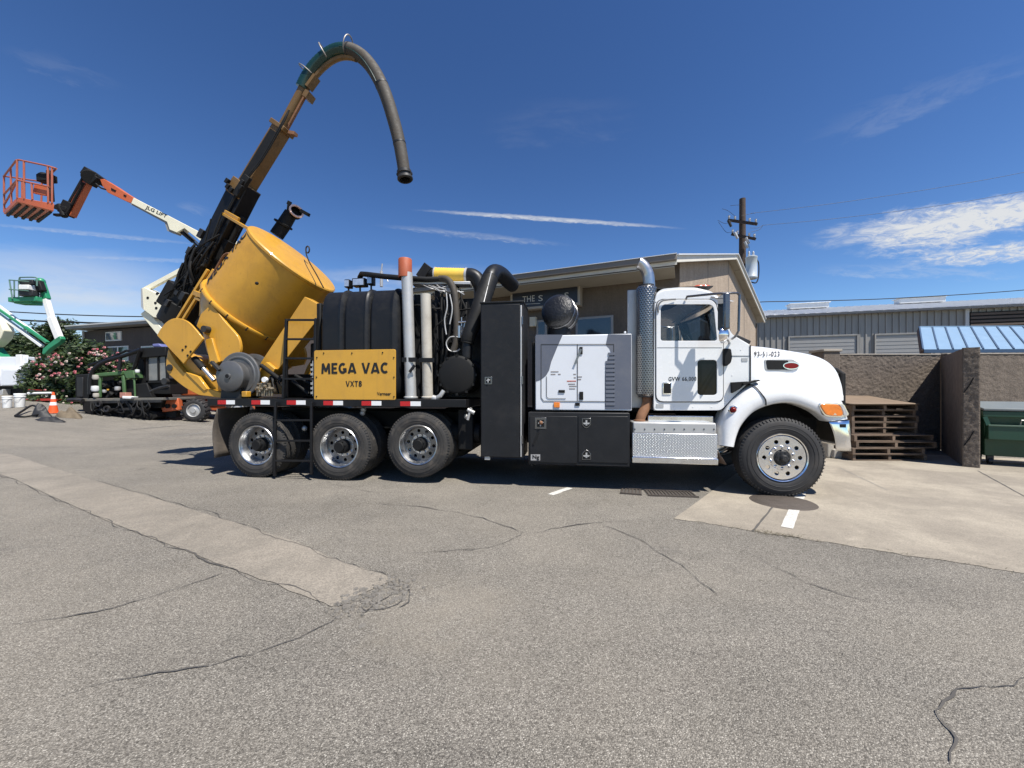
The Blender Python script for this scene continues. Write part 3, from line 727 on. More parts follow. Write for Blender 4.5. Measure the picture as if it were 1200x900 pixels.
r1, r2, r3 = q(300, 524, 0)[0], q(397, 524, 0)[0], q(489.5, 520, 0)[0]
first = True
for s_, z_ in ((r1, .535), (r2, .535), (r3, .60)):
    for t_, far in ((0.0, False), (.335, False), (TW, True), (TW - .335, True)):
        if s_ == r3 and t_ in (.335, TW - .335): pass
        o_ = rwh if first else copytree(rwh, TRK); first = False
        put_wheel(o_, s_, t_, z_, far, rot=random.uniform(0, 1))
        if s_ == r3: o_.scale = (.95, .95, .95)

# chassis
ch = MB()
for t_ in (.80, 1.65): ch.box(-8.8, .62, t_ - .045, t_ + .045, .80, 1.08)
for s_ in (-8.6, -7.2, -5.8, -4.6, -3.4, -2.2, -1.2): ch.box(s_ - .05, s_ + .05, .84, 1.61, .84, 1.04)
ch.build('chassis_rails', UND, TRK, bevel=.006)
ax = MB()
for s_, z_ in ((r1, .535), (r2, .535), (r3, .60), (0, .52)):
    ax.cyl((s_, .2, z_), (s_, 2.25, z_), .085, n=14)
    if s_ in (r1, r2): ax.ball((s_, 1.225, z_), .24, 16)
ax.cyl((r1, 1.225, .62), (-.6, 1.225, .80), .06, n=12)
ax.build('axles', UND, TRK)
ub = MB()
ub.box(-5.0, -3.7, .7, 1.8, .55, .82); ub.box(-3.3, -1.0, .72, 1.75, .5, .82); ub.cyl((-4.9, .45, .75), (-4.25, .45, .75), .16); ub.cyl((-1.0, 1.225, .85), (.1, 1.225, .95), .33, .36)  # boxes and drums added to keep the view under the truck dark
ub.box(-.75, .72, .52, 1.95, .62, 1.45); ub.box(-4.6, -4.35, .25, 2.2, .5, 1.15)
ub.build('underbody_tanks', UND, TRK, bevel=.02)
fb = MB(); fb.box(-4.3, -.85, 1.85, 2.45, .42, 1.12); fb.build('toolbox', CABB, TRK, bevel=.012)  # unseen far-side box, added to darken the gap under the truck

# rear deck
dk = MB(); dk.box(*(q(243, 470, 0)[0], q(546, 470, 0)[0]), .0, TW, 1.185, 1.305); dk.build('deck', BLK, TRK, bevel=.006)
for x0, x1, y0, y1 in ((255, 275, 469, 473.8), (294.6, 316, 469, 474), (336, 358, 469.2, 474.2), (379, 401.8, 469.8, 474.8), (423.7, 446.8, 470, 475.2), (469, 493, 470.4, 475.8)):
    xm = (x0 + x1) / 2
    for xa, xb, m_, nm in ((x0, xm, REDR, 'red_reflector'), (xm, x1, WHR, 'white_reflector')):
        a, b = q(xa, y1, -.004), q(xb, y0, -.004); MB().box(a[0], b[0], -.004, .003, a[1], b[1]).build(nm, m_, TRK, smooth=0)
# mudflaps
for t0 in (.02, 1.75):
    mf = MB(); rows = []
    for i in range(9):
        z_ = 1.14 - i * .105; rows.append([V((-8.72 - .05 * math.sin(i * .5) - .012 * i, t0 + .085 * j, z_)) for j in range(9)])
    mf.grid(rows); mf.build('mudflap', MUDF, TRK, solid=.012)
# lower boarding ladder hanging from the deck
ld = MB(); t_ = -.04
for x_, yb in ((323, 558), (365, 556)): ld.beam(L(x_, 471, t_), L(x_ - (1 if x_ < 340 else 0), yb, t_), .035, .035)
for y_ in (492.5, 516.5, 540): ld.beam(L(323, y_, t_), L(365, y_, t_), .03, .03)
ld.build('boarding_ladder', BLK, TRK, bevel=.004)
ul = MB(); t_ = .03
for xa, ya, xb, yb in ((336, 374, 332, 467), (370, 374, 369, 467)): ul.beam(L(xa, ya, t_), L(xb, yb, t_), .04, .04)
for x_, y_ in ((336, 375), (335, 397.5), (334, 420), (333, 444)): ul.beam(L(x_, y_, t_), L(370, y_, t_), .032, .032)
for xa, ya, xb, yb in ((336, 375, 341, 467), (370, 374, 366, 467)): ul.beam(L(xa, ya, .5), L(xa, yb, .5), .035, .035); ul.beam(L(xa, ya, .03), L(xa, ya, .5), .035, .035)
ul.build('deck_ladder', BLK, TRK, bevel=.004)

# sign panel
x0, z0 = q(369, 469, .02); x1, z1 = q(464, 409.3, .02)
sg = panel('sign_panel', rounded(rect(x0, z0, x1, z1), .035), [], SIGNY, TRK, .0, .025, .004)
tag(sg, 'yellow panel lettered MEGA VAC VXT8')
block_text('MEGA VAC', INK, sg, (376.5, 424.6, 455, 438.2), -.003)
block_text('VXT8', INK, sg, (405, 446.2, 424.2, 453.2), -.003, .2)
ttext('lettering', 'Vermeer', INK, sg, (442, 459.4, 458, 463.3), -.0035, .008)
bo = MB()
for x_, y_ in ((379.5, 413.8), (412.5, 413.8), (448.5, 413.2), (369.9 + 1.6, 419), (461.6, 419), (461.8, 442), (461.8, 464.8), (371, 442), (371, 464.6)):
    p = L(x_, y_, 0); bo.cyl((p.x, -.009, p.z), (p.x, .002, p.z), .011, n=8)
bo.build('bolts', UND, sg)

# black poly water tanks
def water_tank(ta, tb, nm):
    sa, sb = q(375.7, 337, .1)[0], q(468, 337, .1)[0]; zt = 3.10; zb = 1.31; rows = []
    st = []
    n_ = 64
    for i in range(n_ + 1):
        f = i / n_; s_ = sa + (sb - sa) * f; g = 0
        for c, w in ((.30, .022), (.335, .03), (.61, .022), (.65, .03)):
            pass
        for c in (.275, .60, .93): g += .030 * math.exp(-((f - c) / .012) ** 2)          # raised bands
        for c in (.32, .645): g -= .045 * math.exp(-((f - c) / .014) ** 2)                # grooves
        e = min(f, 1 - f); g -= .09 * max(0, 1 - e / .06) ** 2
        rows.append((s_, g))
    out = []
    for s_, g in rows:
        r_ = []
        for j in range(56):
            a = 2 * math.pi * j / 56; ca, sa_ = math.cos(a), math.sin(a); e = .42
            hx = (tb - ta) / 2; hz = (zt - zb) / 2
            x = math.copysign(abs(ca) ** e, ca) * (hx + g); z = math.copysign(abs(sa_) ** (e * 1.15), sa_) * (hz + g)
            r_.append(V((s_, (ta + tb) / 2 + x, (zt + zb) / 2 + z)))
        out.append(r_)
    mb = MB(); mb.grid(out, True); mb.add(out[0], [tuple(range(56))]); mb.add(out[-1], [tuple(reversed(range(56)))])
    return mb.build(nm, POLY, TRK, smooth=50)
water_tank(.05, 1.10, 'water_tank'); water_tank(1.35, 2.40, 'water_tank')

# upright pipes
pp = MB(); pp.cyl(L(476.8, 320, .16), L(481.5, 466, .16), .088, n=24); pp.lathe([(.11, 0), (.11, .02), (.09, .03)], L(481.5, 466.5, .16), (0, 0, 1), 24); p1 = pp.build('suction_pipe', GALV, TRK)
cp = MB(); a, b = L(474.8, 325.5, .16), L(474.8, 303.5, .16); cp.lathe([(.10, 0), (.106, .004), (.106, (b.z - a.z) - .012), (.098, b.z - a.z), (.08, b.z - a.z), (.08, .1), (.0, .1)], a, (0, 0, 1), 28); cp.build('pipe_cap', ORCAP, p1)
pp = MB(); pp.cyl(L(498.8, 345, .18), L(501.5, 466, .18), .080, n=24); pp.lathe([(.1, 0), (.1, .02), (.082, .03)], L(501.5, 466.5, .18), (0, 0, 1), 24); pp.build('return_pipe', PIPET, TRK)
sp = MB(); sp.beam(L(471, 421.5, .08), L(488, 421.5, .08), .012, .07); sp.beam(L(491, 422, .1), L(509, 422, .1), .012, .07); sp.beam(L(486, 428, .05), L(480, 436, .05), .02, .04); sp.build('pipe_strap', BLK, TRK)

# top hose bar, work lights, antenna
hb = MB(); hb.tube([L(422, 334, .7), L(421.8, 325, .7), L(424, 321, .6), L(430, 321.5, .5), L(450, 324, .4), L(474, 326, .35), L(500, 327.5, .4), L(518, 327, .45)], .045, 12); hb.build('hose_bar', RUB, TRK)
hb = MB(); hb.tube(spline([L(515, 326.5, .45), L(523, 327, .4), L(529, 333, .35), L(533, 346, .32), L(535, 372, .3), L(534.5, 398, .3), L(531, 412, .3)], 5), .052, 12); hb.build('return_hose', HOSEG, TRK)
for x_, y_, w_, m_ in ((408.5, 333, 6, BLK), (422, 331.5, 15, BLK), (435, 329.5, 6, BLK)):
    c0 = L(x_, y_, .55); mb = MB(); w2 = w_ / 62 / 2; mb.box(c0.x - w2, c0.x + w2, c0.y - .06, c0.y + .07, c0.z - .07, c0.z + .07); mb.cyl((c0.x, c0.y, c0.z - .18), (c0.x, c0.y, c0.z - .06), .015)
    o_ = mb.build('work_light', m_, TRK, bevel=.012)
    MB().box(c0.x - w2 * .8, c0.x + w2 * .8, c0.y - .066, c0.y - .0, c0.z - .052, c0.z + .052).build('lens', CLR, o_)
an = MB(); an.cyl(L(447, 336, 1.1), L(447, 318, 1.1), .03, n=8); an.cyl(L(447, 318, 1.1), L(448, 309, 1.1), .012, n=6); an.tube([L(447, 322, 1.1), L(453, 326, 1.1), L(455, 330, 1.1)], .008, 5); an.build('antenna', GALV, TRK)

# blower and engine housing behind the pipes
eh = MB(); eh.box(-5.35, -4.25, .75, 2.2, 1.305, 3.02); eh.build('engine_housing', BLK, TRK, bevel=.02)
hp = MB()
for x0, y0, x1, y1, t_ in ((512, 347, 521, 400, .55), (522, 344, 531, 402, .60), (486, 345, 492, 466, .62), (509, 340, 513, 466, .5), (537, 354, 547, 400, .7)):
    a, b = q(x0, y1, t_), q(x1, y0, t_); hp.box(a[0], b[0], t_, t_ + .12, a[1], b[1])
hp.build('housing_panels', CABB, TRK, bevel=.01)
gl = MB(); gl.beam(L(484, 333, .5), L(552, 333.5, .62), .22, .05); gl.build('housing_shelf', GALV, TRK, bevel=.006)
rnd = random.Random(5)
hz = MB()
for i in range(16):
    x0 = rnd.uniform(486, 545); y0 = rnd.uniform(332, 352); x1 = x0 + rnd.uniform(-16, 16); y1 = rnd.uniform(385, 462); t_ = rnd.uniform(.32, .62)
    hz.tube(spline([L(x0, y0, t_ + .1), L(x0 + rnd.uniform(-9, 9), y0 + 18, t_), L(x1 + rnd.uniform(-12, 12), y1 - 30, t_ - .03), L(x1, y1, t_ + .1)], 5), rnd.uniform(.008, .02), 6)
hz.build('hydraulic_hoses', RUB, TRK)
hw = MB()
for i in range(9):
    x0 = rnd.uniform(486, 525); y0 = rnd.uniform(329, 336); hw.tube(spline([L(x0, y0, .45), L(x0 + rnd.uniform(6, 16), y0 + rnd.uniform(2, 7), .35), L(x0 + rnd.uniform(18, 30), y0 + rnd.uniform(-3, 12), .4)], 5), .009, 6)
for pts in ([(523, 343), (524, 360), (521, 375), (523, 392)], [(527, 345), (530, 362), (527, 380)], [(538, 395), (528, 395), (523, 402), (526, 410), (534, 412), (539, 409)]):
    hw.tube(spline([L(x, y, .26) for x, y in pts], 6), .011, 6)
hw.build('grey_cables', GALV, TRK)
vl = MB(); vl.cyl(L(538.5, 382, .28), L(538.5, 396, .28), .035, n=12); vl.cyl(L(545, 379, .3), L(543, 392, .3), .02); vl.cyl(L(541, 372, .3), L(541, 400, .3), .014); vl.cyl(L(534, 378, .28), L(548, 377, .28), .016)
vl.build('valve', STK, TRK)
vb = MB(); vb.tube([L(511, 467, .06), L(516, 464, .03), L(520, 458, .06)], .035, 10); vb.cyl(L(507, 466, .06), L(512, 467.5, .06), .045); vb.cyl(L(560 - 8, 478, .1), L(548, 492, .1), .022); vb.cyl(L(548, 480, .1), L(556, 484, .1), .03); vb.build('drain_valve', GALV, TRK)
for x_, y_ in ((426, 480), (425, 484), (357, 502), (547, 488)):
    p = L(x_, y_, .25); MB().ball(p, .045, 10).build('fitting', GALV, TRK)

# dark filter drum, big intake ducts
fd = MB(); c0 = L(535.5, 439.4, .12); fd.lathe([(.0, -.012), (.26, -.012), (.29, .0), (.305, .02), (.305, .06), (.29, .07), (.29, .55), (.0, .55)], c0, (0, 1, 0), 48)
for i in range(12): t = i * math.pi / 6; fd.box(c0.x + .30 * math.cos(t) - .018, c0.x + .30 * math.cos(t) + .018, .11, .2, c0.z + .30 * math.sin(t) - .018, c0.z + .30 * math.sin(t) + .018)
fd.build('filter_drum', UND, TRK)
dn = MB(); dn.tube([L(547.5, 399, .22), L(547.5, 408, .22), L(547, 420, .22)], [.075, .085, .085], 20); dn.build('duct_neck', POLY, TRK)
du = MB()
path = spline([L(547.5, 402, .22), L(550, 392, .22), L(556, 376, .28), L(563, 358, .36), L(570, 338, .5), L(574.5, 326, .6)], 7)
rs = [.10 + (.006 if i % 2 else 0) + .035 * min(1, i / 22) for i in range(len(path))]
du.tube(path, rs, 24); du.build('ribbed_duct', RUB, TRK)
el = MB(); el.tube(spline([L(571, 334, .55), L(575, 324, .62), L(580, 319, .8), L(588, 322, 1.1), L(596, 330, 1.5), L(600, 334, 1.9)], 6), [.135] * 31, 24); el.build('duct_elbow', POLY, TRK)
sl_ = MB(); sl_.tube([L(576, 318, .44), L(572, 334, .38), L(567, 354, .24)], .008, 6); sl_.build('duct_seam', GALV, TRK)
yf = MB(); a, b = L(510.5, 322, .75), L(547, 323, .75); d_ = b - a; n_ = 26
rsy = [.118 + (.007 if i % 2 else 0) for i in range(n_ + 1)]
yf.tube([a + d_ * i / n_ for i in range(n_ + 1)], rsy, 28); yf.build('yellow_duct', mat('bright_duct_yellow', (.72, .46, .06), .5, var=.1, dirt=.25), TRK)
cl_ = MB(); cl_.cyl(a - d_ * .02, a + d_ * .02, .132, n=28); cl_.cyl(b - d_ * .035, b + d_ * .03, .132, n=28); cl_.build('duct_clamp', GALV, TRK)
be = MB(); be.tube(spline([b - d_ * .02, L(553, 323, .75), L(559, 327, .75), L(563, 336, .75), L(564, 348, .75)], 6), .122, 24); be.build('black_elbow', POLY, TRK)
bb = MB(); bb.beam(L(494, 327, .75), L(504, 312.5, .75), .22, .16, (0, 1, 0)); bb.cyl(L(500, 320, .75), L(511, 322, .75), .09, .115, 20); bb.build('duct_boot', RUB, TRK, bevel=.01)

# tall cabinet
x0, z1 = q(563.2, 355.5, 0); x1, z0 = q(613.2, 537, 0)
cb = MB(); cb.box(x0, x1, 0, .62, z0, z1); cab_ = cb.build('tall_cabinet', CABB, TRK, bevel=.01)
MB().box(x0 + .012, x1 - .05, -.014, .002, z0 + .012, z1 - .03).build('cabinet_door', CABB, cab_, bevel=.006)
MB().box(x1 - .042, x1 - .022, -.018, .002, z0 + .02, z1 - .05).build('hinge_strip', GALV, cab_, bevel=.004)
MB().box(x0 - .01, x1 + .01, -.02, .64, z1 - .005, z1 + .018).build('cabinet_top', CABB, cab_, bevel=.005)
def paddle(parent, px, py, t, s=.075):
    c = L(px, py, t)
    m1 = MB(); m1.box(c.x - s, c.x + s, t - .006, t + .004, c.z - s, c.z + s); o = m1.build('latch', GUN, parent, bevel=.004)
    m2 = MB(); m2.box(c.x - s * .62, c.x + s * .62, t - .0085, t, c.z - s * .62, c.z + s * .62); m2.build('latch_pocket', BLK, o)
    m3 = MB(); m3.beam((c.x - s * .4, t - .014, c.z), (c.x + s * .5, t - .014, c.z + s * .2), .02, .016, (0, 1, 0)); m3.beam((c.x, t - .014, c.z + s * .5), (c.x, t - .014, c.z - s * .5), .016, .016, (0, 1, 0)); m3.build('latch_handle', GALV, o)
paddle(TRK, 572.3, 446, -.014, .058)
MB().box(*(q(568, 541, 0)[0], q(574, 541, 0)[0]), .0, .05, .40, .45).build('cabinet_foot', GALV, TRK)

# white generator set
x0, z0 = q(627.3, 480.5, .1); x1, z1 = q(740.3, 391, .1)
gn = MB(); gn.box(x0, x1, .1, 1.2, z0, z1); gen = gn.build('generator_housing', GENW, TRK, bevel=.012)
def gp(pts, name, m, t=.1, th=.004, parent=None):
    return MB().tprism(pts, t - th, t + .002, t).build(name, m, parent or gen, smooth=0)
gp([(627.8, 392.2)] + [(659.5, 392.2), (653, 407), (646, 424), (643.5, 434)] + [(640, 440), (634, 445), (627.8, 447)], 'grey_panel', GENG)
gp([(712.5, 391.8), (739.8, 391.8), (739.8, 479.5), (709, 479.5), (709, 445), (709.5, 428), (713, 418), (716, 413), (714, 408), (710, 404)], 'grey_panel', GENG)
def seam(pts, w=.008, t=.094, closed=False, m=SEAM):
    P = [L(x, y, t) for x, y in pts]
    if closed: P.append(P[0])
    mb = MB()
    for a, b in zip(P, P[1:]): mb.beam(a, b, w, .004, (0, 0, 1) if abs(a.z - b.z) < abs(a.x - b.x) else (1, 0, 0))
    mb.build('panel_seam', m, gen, smooth=0)
seam([(634.2, 403.5), (719.3, 403.5)]); seam([(634.2, 403.5), (634.2, 466), (637, 470), (720, 470.5)]); seam([(676.8, 403.5), (676.8, 470)]); seam([(719.3, 403.5), (719.3, 470.5)])
seam([(640.5, 441), (640.5, 465), (643, 467), (663, 467)], .006)
VENT = mat('pale_slate_enamel', (.125, .135, .165), .42, var=.06)
for i in range(13):
    y_ = 413 + i * 4.9; a, b = q(709.8 + (3 if y_ < 420 else 0), y_ + 3.2, .092), q(719 + 1.6, y_, .092); MB().box(a[0], b[0], .088, .098, a[1], b[1]).build('vent_slat', VENT, gen)
hd = MB(); p0, p1_ = L(681, 409, .08), L(674, 426, .08); hd.beam(p0, p1_, .03, .02, (1, 0, 0)); hd.build('grey_strap', DLID, gen)  # plain grey strap slanting down from the door latch
for x0_, y0_, x1_, y1_ in ((679, 406.5, 682.8, 415), (679, 459, 683.5, 468.5), (654.5, 457, 662, 460.2), (674, 472, 679.5, 475.5)):
    a, b = q(x0_, y1_, .09), q(x1_, y0_, .09); MB().box(a[0], b[0], .086, .101, a[1], b[1]).build('door_latch', UND, gen, bevel=.004)
a, b = q(649, 477.5, .09), q(656, 471.5, .09); MB().box(a[0], b[0], .082, .101, a[1], b[1]).build('amber_marker', AMB, gen, bevel=.004)
lb = MB(); LAB = mat('label_print', (.25, .22, .2), .5, var=.1); LABR = mat('label_red_print', (.5, .12, .06), .5, var=.1)
for x0_, y0_, x1_, m_ in ((645.5, 435, 654.5, LAB), (645.5, 438, 651, LAB), (654, 438, 657, LAB), (664.5, 446, 675, LABR), (666, 449.5, 674, LAB), (667, 452, 675.5, LAB), (667, 455, 674, LAB), (672, 438, 675, LAB), (672.5, 442, 675, LAB), (677.5, 441, 682, LAB), (677.5, 444, 681, LAB)):
    a, b = q(x0_, y0_ + 1.1, .095), q(x1_, y0_, .095); MB().box(a[0], b[0], .0965, .101, a[1], b[1]).build('label_print', m_, gen, smooth=0)
MB().ball(L(732.5, 389.5, .16), .018, 8).build('lift_eye', GENW, gen)

# black toolbox below
x0, z0 = q(619, 544, 0); x1, z1 = q(738, 484, 0)
tb = MB(); tb.box(x0, x1, .0, .62, z0, z1); tbx = tb.build('toolbox', CABB, TRK, bevel=.01)
for xa, xb in ((621, 676.4), (677.6, 736.3)):
    a, b = q(xa, 541.5, -.01), q(xb, 488, -.01); MB().box(a[0], b[0], -.012, .002, a[1], b[1]).build('toolbox_door', CABB, tbx, bevel=.006)
paddle(tbx, 633.5, 496, -.012, .085)
pr = MB(); pr.ball(L(634, 495.5, -.03), .03, 10); pr.build('lock_knob', RUST, tbx); st_ = MB(); st_.beam(L(631, 507, -.02), L(625, 521, -.02), .03, .008, (1, 0, 0)); st_.build('hanging_strap', BLK, tbx)
for y0_, y1_, fl in ((489, 502, 1), (527, 540, -1)):
    cx = 687.2; ym = (y0_ + y1_) / 2
    sh = [(cx - 5.3, ym - 5.5 * fl), (cx + 5.3, ym - 5.5 * fl), (cx + 5.3, ym + 2 * fl), (cx + 2.5, ym + 5.5 * fl), (cx, ym + 6.5 * fl), (cx - 2.5, ym + 5.5 * fl), (cx - 5.3, ym + 2 * fl)]
    o_ = MB().tprism(sh, -.018, -.01, -.012).build('latch', GUN, tbx, bevel=.003)
    sh2 = [(cx + (x - cx) * .8, ym + (y - ym) * .8) for x, y in sh]; MB().tprism(sh2, -.0205, -.012, -.012).build('latch_pocket', BLK, o_)
    MB().tprism([(cx - 4, ym - .2), (cx + 4, ym - .2), (cx + 3, ym + 1.6), (cx - 3, ym + 1.6)], -.026, -.014, -.012).build('latch_handle', GALV, o_)
    MB().tprism([(cx - 1, ym - 3.2), (cx + 1, ym - 3.2), (cx + 1, ym + 3), (cx - 1, ym + 3)], -.023, -.014, -.012).build('latch_bar', GALV, o_)
MB().tprism([(622, 532.5), (633, 532.5), (633, 539.5), (622, 539.5)], -.0155, -.011, -.012).build('sticker', mat('worn_sticker', (.34, .33, .32), .6, var=.2, vs=20, dirt=.5), tbx, smooth=0)
ttext('lettering', 'Ng', INK, tbx, (624, 533.5, 632, 539), -.0165, .03)

# step box
x0, z0 = q(741, 541.5, .0); x1, z1 = q(841, 508.5, .0)
MB().box(x0, x1, .0, .55, z0, z1).build('step_box', DIAM, TRK, bevel=.012)
a, b = q(742, 508.4, .0), q(839.5, 497.5, .0); MB().box(a[0], b[0], .0, .58, a[1] + .004, b[1] + .02).build('step_tread', GALV, TRK, bevel=.018)
a, b = q(741, 542.5, -.02), q(842, 537.5, -.02); MB().box(a[0], b[0], -.02, .1, a[1], b[1]).build('step_lip', ALU, TRK, bevel=.01)
a, b = q(759, 498, .22), q(836.5, 487.3, .22); MB().box(a[0], b[0], .22, .75, a[1] - .05, b[1]).build('upper_step', ALU, TRK, bevel=.015)

# exhaust stack
c0 = L(757.5, 464, .3); c1 = L(757.5, 336, .3)
es = MB(); zz = [(.118, 0), (.148, .03), (.15, .05)] + [(.15, .05 + (c1.z - c0.z - .1) * i / 12) for i in range(1, 13)] + [(.148, c1.z - c0.z - .03), (.118, c1.z - c0.z)]
es.lathe(zz, (0, 0, 0), (0, 0, 1), 40); sh_ = es.build('exhaust_shield', PERF, TRK, off=(0, 0, 0)); sh_.location = c0
ci = MB(); ci.cyl((0, 0, -.02), (0, 0, c1.z - c0.z + .02), .115, n=24); ci.build('muffler', DKM, sh_, off=(0, 0, 0))
sk = MB(); sk.beam(L(744, 340, .42), L(744, 478, .42), .22, .05, (1, 0, 0)); sk.build('stack_bracket', GALV, TRK, bevel=.01)
st2 = MB(); P = spline([L(761, 338, .3), L(760.5, 330, .3), L(759.5, 322, .3), L(756, 314.5, .3), L(751.5, 309.5, .3), L(748.5, 308, .3)], 6)
st2.tube(P, [.082] * len(P), 24, caps=False); st2.build('exhaust_stack', STK, TRK, solid=.004)
lo_ = MB(); P = spline([L(758.5, 464, .3), L(758, 474, .28), L(752, 486, .22), L(748.5, 497, .2)], 6); lo_.tube(P, .068, 18); lo_.lathe([(.075, -.03), (.085, -.02), (.085, .02), (.075, .03)], P[-3], (0, .1, 1), 18); lo_.build('exhaust_pipe', RUST, TRK)

# air precleaner
c0 = L(651, 362, .5); axd = V((-.42, -1, .26)).normalized()
pc = MB(); pc.lathe([(.0, .04), (.1, .034), (.2, .012), (.262, -.03), (.275, -.07), (.275, -.12), (.26, -.15), (.262, -.17), (.255, -.36), (.2, -.40), (.0, -.40)], c0, axd, 48); pcb = pc.build('air_precleaner', mat('crinkled_black', (.014, .014, .015), .35, var=.3, bump=.7, bs=34), TRK)
rg_ = MB(); rg_.lathe([(.277, -.112), (.284, -.118), (.284, -.135), (.277, -.14)], c0, axd, 48); rg_.lathe([(.264, -.26), (.271, -.265), (.271, -.285), (.264, -.29)], c0, axd, 48); rg_.build('band', GUN, pcb)
nk = MB(); nk.tube([c0 + V((.06, .25, -.1)), c0 + V((.05, .25, -.45))], [.17, .2], 24); nk.build('intake_neck', POLY, TRK)
dkb = MB(); dkb.box(-3.42, -3.25, .3, 1.6, 1.1, 2.2); dkb.build('engine_bulkhead', UND, TRK, bevel=.02); dkb = MB(); dkb.box(-1.95, -1.66, .5, 1.95, 1.1, 2.4); dkb.build('rear_clutter', UND, TRK, bevel=.02)

# cab -------------------------------------------------------------------------------
CN = .17; CF = TW - .17
outer = [(766, 481), (767, 352), (769.5, 343), (776, 338.5), (795, 336.8), (815, 337), (833, 341), (843, 348), (857, 391), (879, 404.5), (879, 447), (860, 465), (845, 481)]
win = [(774, 399.5), (774, 361), (777.5, 357), (832, 357), (836, 360.5), (840, 399.5)]
opx = [q(x, y, CN) for x, y in outer]; wpx = rounded([q(x, y, CN) for x, y in win], .04)
wbig = rounded([q(x, y, CN) for x, y in ((772.5, 401), (772.5, 359), (776.5, 355.5), (833, 355.5), (837.5, 359), (842, 401))], .05)
lowin = rounded([q(x, y, CN) for x, y in ((817, 463), (817, 422), (839.7, 422), (839.7, 463))], .05)
lowbig = rounded([q(x, y, CN) for x, y in ((815.8, 464.5), (815.8, 420.5), (841, 420.5), (841, 464.5))], .06)
cabn = panel('cab_side', rounded(opx, .05), [wbig, lowbig], WHITE, TRK, CN, .04, .006)
wfar = [(x, z + (.20 if z > 2.45 else 0)) for x, z in wbig]; wfar2 = [(x, z + (.20 if z > 2.45 else 0)) for x, z in wpx]
panel('cab_side', rounded(opx, .05), [wfar], WHITE, TRK, CF - .04, .04, .006)
dpoly = rounded([q(x, y, CN) for x, y in ((768.8, 470.5), (768.8, 362), (770.5, 354), (776, 351.3), (833, 351.3), (838.5, 356), (847, 394), (847, 470.5))], .10)
dseal = rounded([q(x, y, CN) for x, y in ((767.8, 471.6), (767.8, 361), (770, 353), (775.5, 350.3), (833.5, 350.3), (839.5, 355), (848, 394), (848, 471.6))], .105)
for far in (False, True):
    seal = panel('door_gap', dseal if not far else [(x, z + (.17 if z > 2.6 else 0)) for x, z in dseal], [wfar if far else wbig] + ([] if far else [lowbig]), SEAM, TRK, CN - .004 if not far else CF - .02, .024, 0)
    tdoor = CN - .016 if not far else CF - .006
    dr = panel('door', dpoly if not far else [(x, z + (.17 if z > 2.6 else 0)) for x, z in dpoly], [wfar2 if far else wpx] + ([] if far else [lowin]), WHITE, TRK, tdoor, .022, .005)
    tg = tdoor + .012
    gl_ = MB(); gl_.sprism(rounded([q(x, y, CN) for x, y in ((773, 400.5), (773, 360), (776.5, 356), (833, 356), (837, 360), (841, 400.5))], .04), tg, tg + .004); gl_.build('window_glass', GLASS, dr, smooth=0)
    if not far:
        dk_ = MB(); dk_.sprism(lowbig, CN + .004, CN + .009); dk_.build('vision_window', VGLASS, dr, smooth=0)
        a, b = q(776, 462, CN), q(786.5, 448, CN); c_h = MB(); c_h.box(a[0], b[0], CN - .030, CN - .012, a[1], b[1]); hnd = c_h.build('door_handle', CHR, dr, bevel=.012)
        a, b = q(777, 461, CN), q(785.8, 449, CN); MB().box(a[0], b[0], CN - .034, CN - .02, a[1], b[1]).build('handle_pocket', UND, hnd, bevel=.008)
        ttext('lettering', 'GVW 66,000', INK, dr, (783.5, 441.5, 816, 447.3), CN - .0185, .010, 1.14)
        # trim line, grab rail
        tl = MB(); tl.beam(L(770, 407.2, CN - .017), L(846, 407.2, CN - .017), .006, .004); tl.build('door_crease', GREYF, dr)
gr_ = MB(); gr_.tube(spline([L(771.5, 366, .15), L(771.5, 358, .13), L(776, 352.5, .12), L(784, 351, .12), L(792, 350.5, .13)], 5), .012, 8); gr_.build('drip_rail', GREYF, TRK)
lbx = MB(); a, b = q(769, 477.5, CN), q(777.5, 473.5, CN); lbx.box(a[0], b[0], CN - .006, CN + .002, a[1], b[1]); lbx.build('plate', GALV, TRK); lbx = MB(); a, b = q(869, 423.5, CN), q(876, 419.5, CN); lbx.box(a[0], b[0], CN - .006, CN + .002, a[1], b[1]); lbx.build('plate', GALV, TRK)
rowl = []
st_px = [(766.5, 352), (768.5, 345), (772, 340.2), (780, 337.3), (797, 335.8), (815, 336), (828, 338.5), (837, 343), (843.5, 348.5)]
for x_, y_ in spl2(st_px, 3):
    s_, z_ = q(x_, y_, CN); r_ = []
    for j in range(25):
        f = j / 24; c = 1 - abs(2 * f - 1) ** 3.5
        inset = .0
        r_.append(V((s_, CN - .002 + (CF - CN + .004) * f, z_ - .035 + .085 * c)))
    rowl.append(r_)
rf = MB(); rf.grid(rowl); rf.build('roof', WHITE, TRK, solid=.03, smooth=60)
lamp = mat('roof_marker_red', (.55, .09, .03), .3, var=.1, coat=.6)
for x_, t_ in ((820, .36), (825.5, .62), (827, 1.25)):
    p = L(x_, 335.6, t_); mb = MB(); mb.ball(p, .04, 12, (2.0, .8, .6)); mb.build('roof_marker', lamp, TRK)
bw = MB(); s_, z0 = q(767, 481, CN); z1 = q(767, 345, CN)[1]; bw.box(s_ - .0, s_ + .04, CN + .04, CF - .04, z0, z1); bw.build('cab_back', WHITE, TRK, bevel=.01)
fl = MB(); fl.box(s_ + .04, -.45, CN + .04, CF - .04, z0 + .02, z0 + .08); fl.box(-.62, -.40, CN + .05, CF - .05, z0 + .05, 2.12); fl.build('cab_floor', INT, TRK)
hl = MB(); hl.box(s_ + .05, -.80, CN + .06, CF - .06, 2.935, 2.95); hl.build('headliner', INT, TRK)
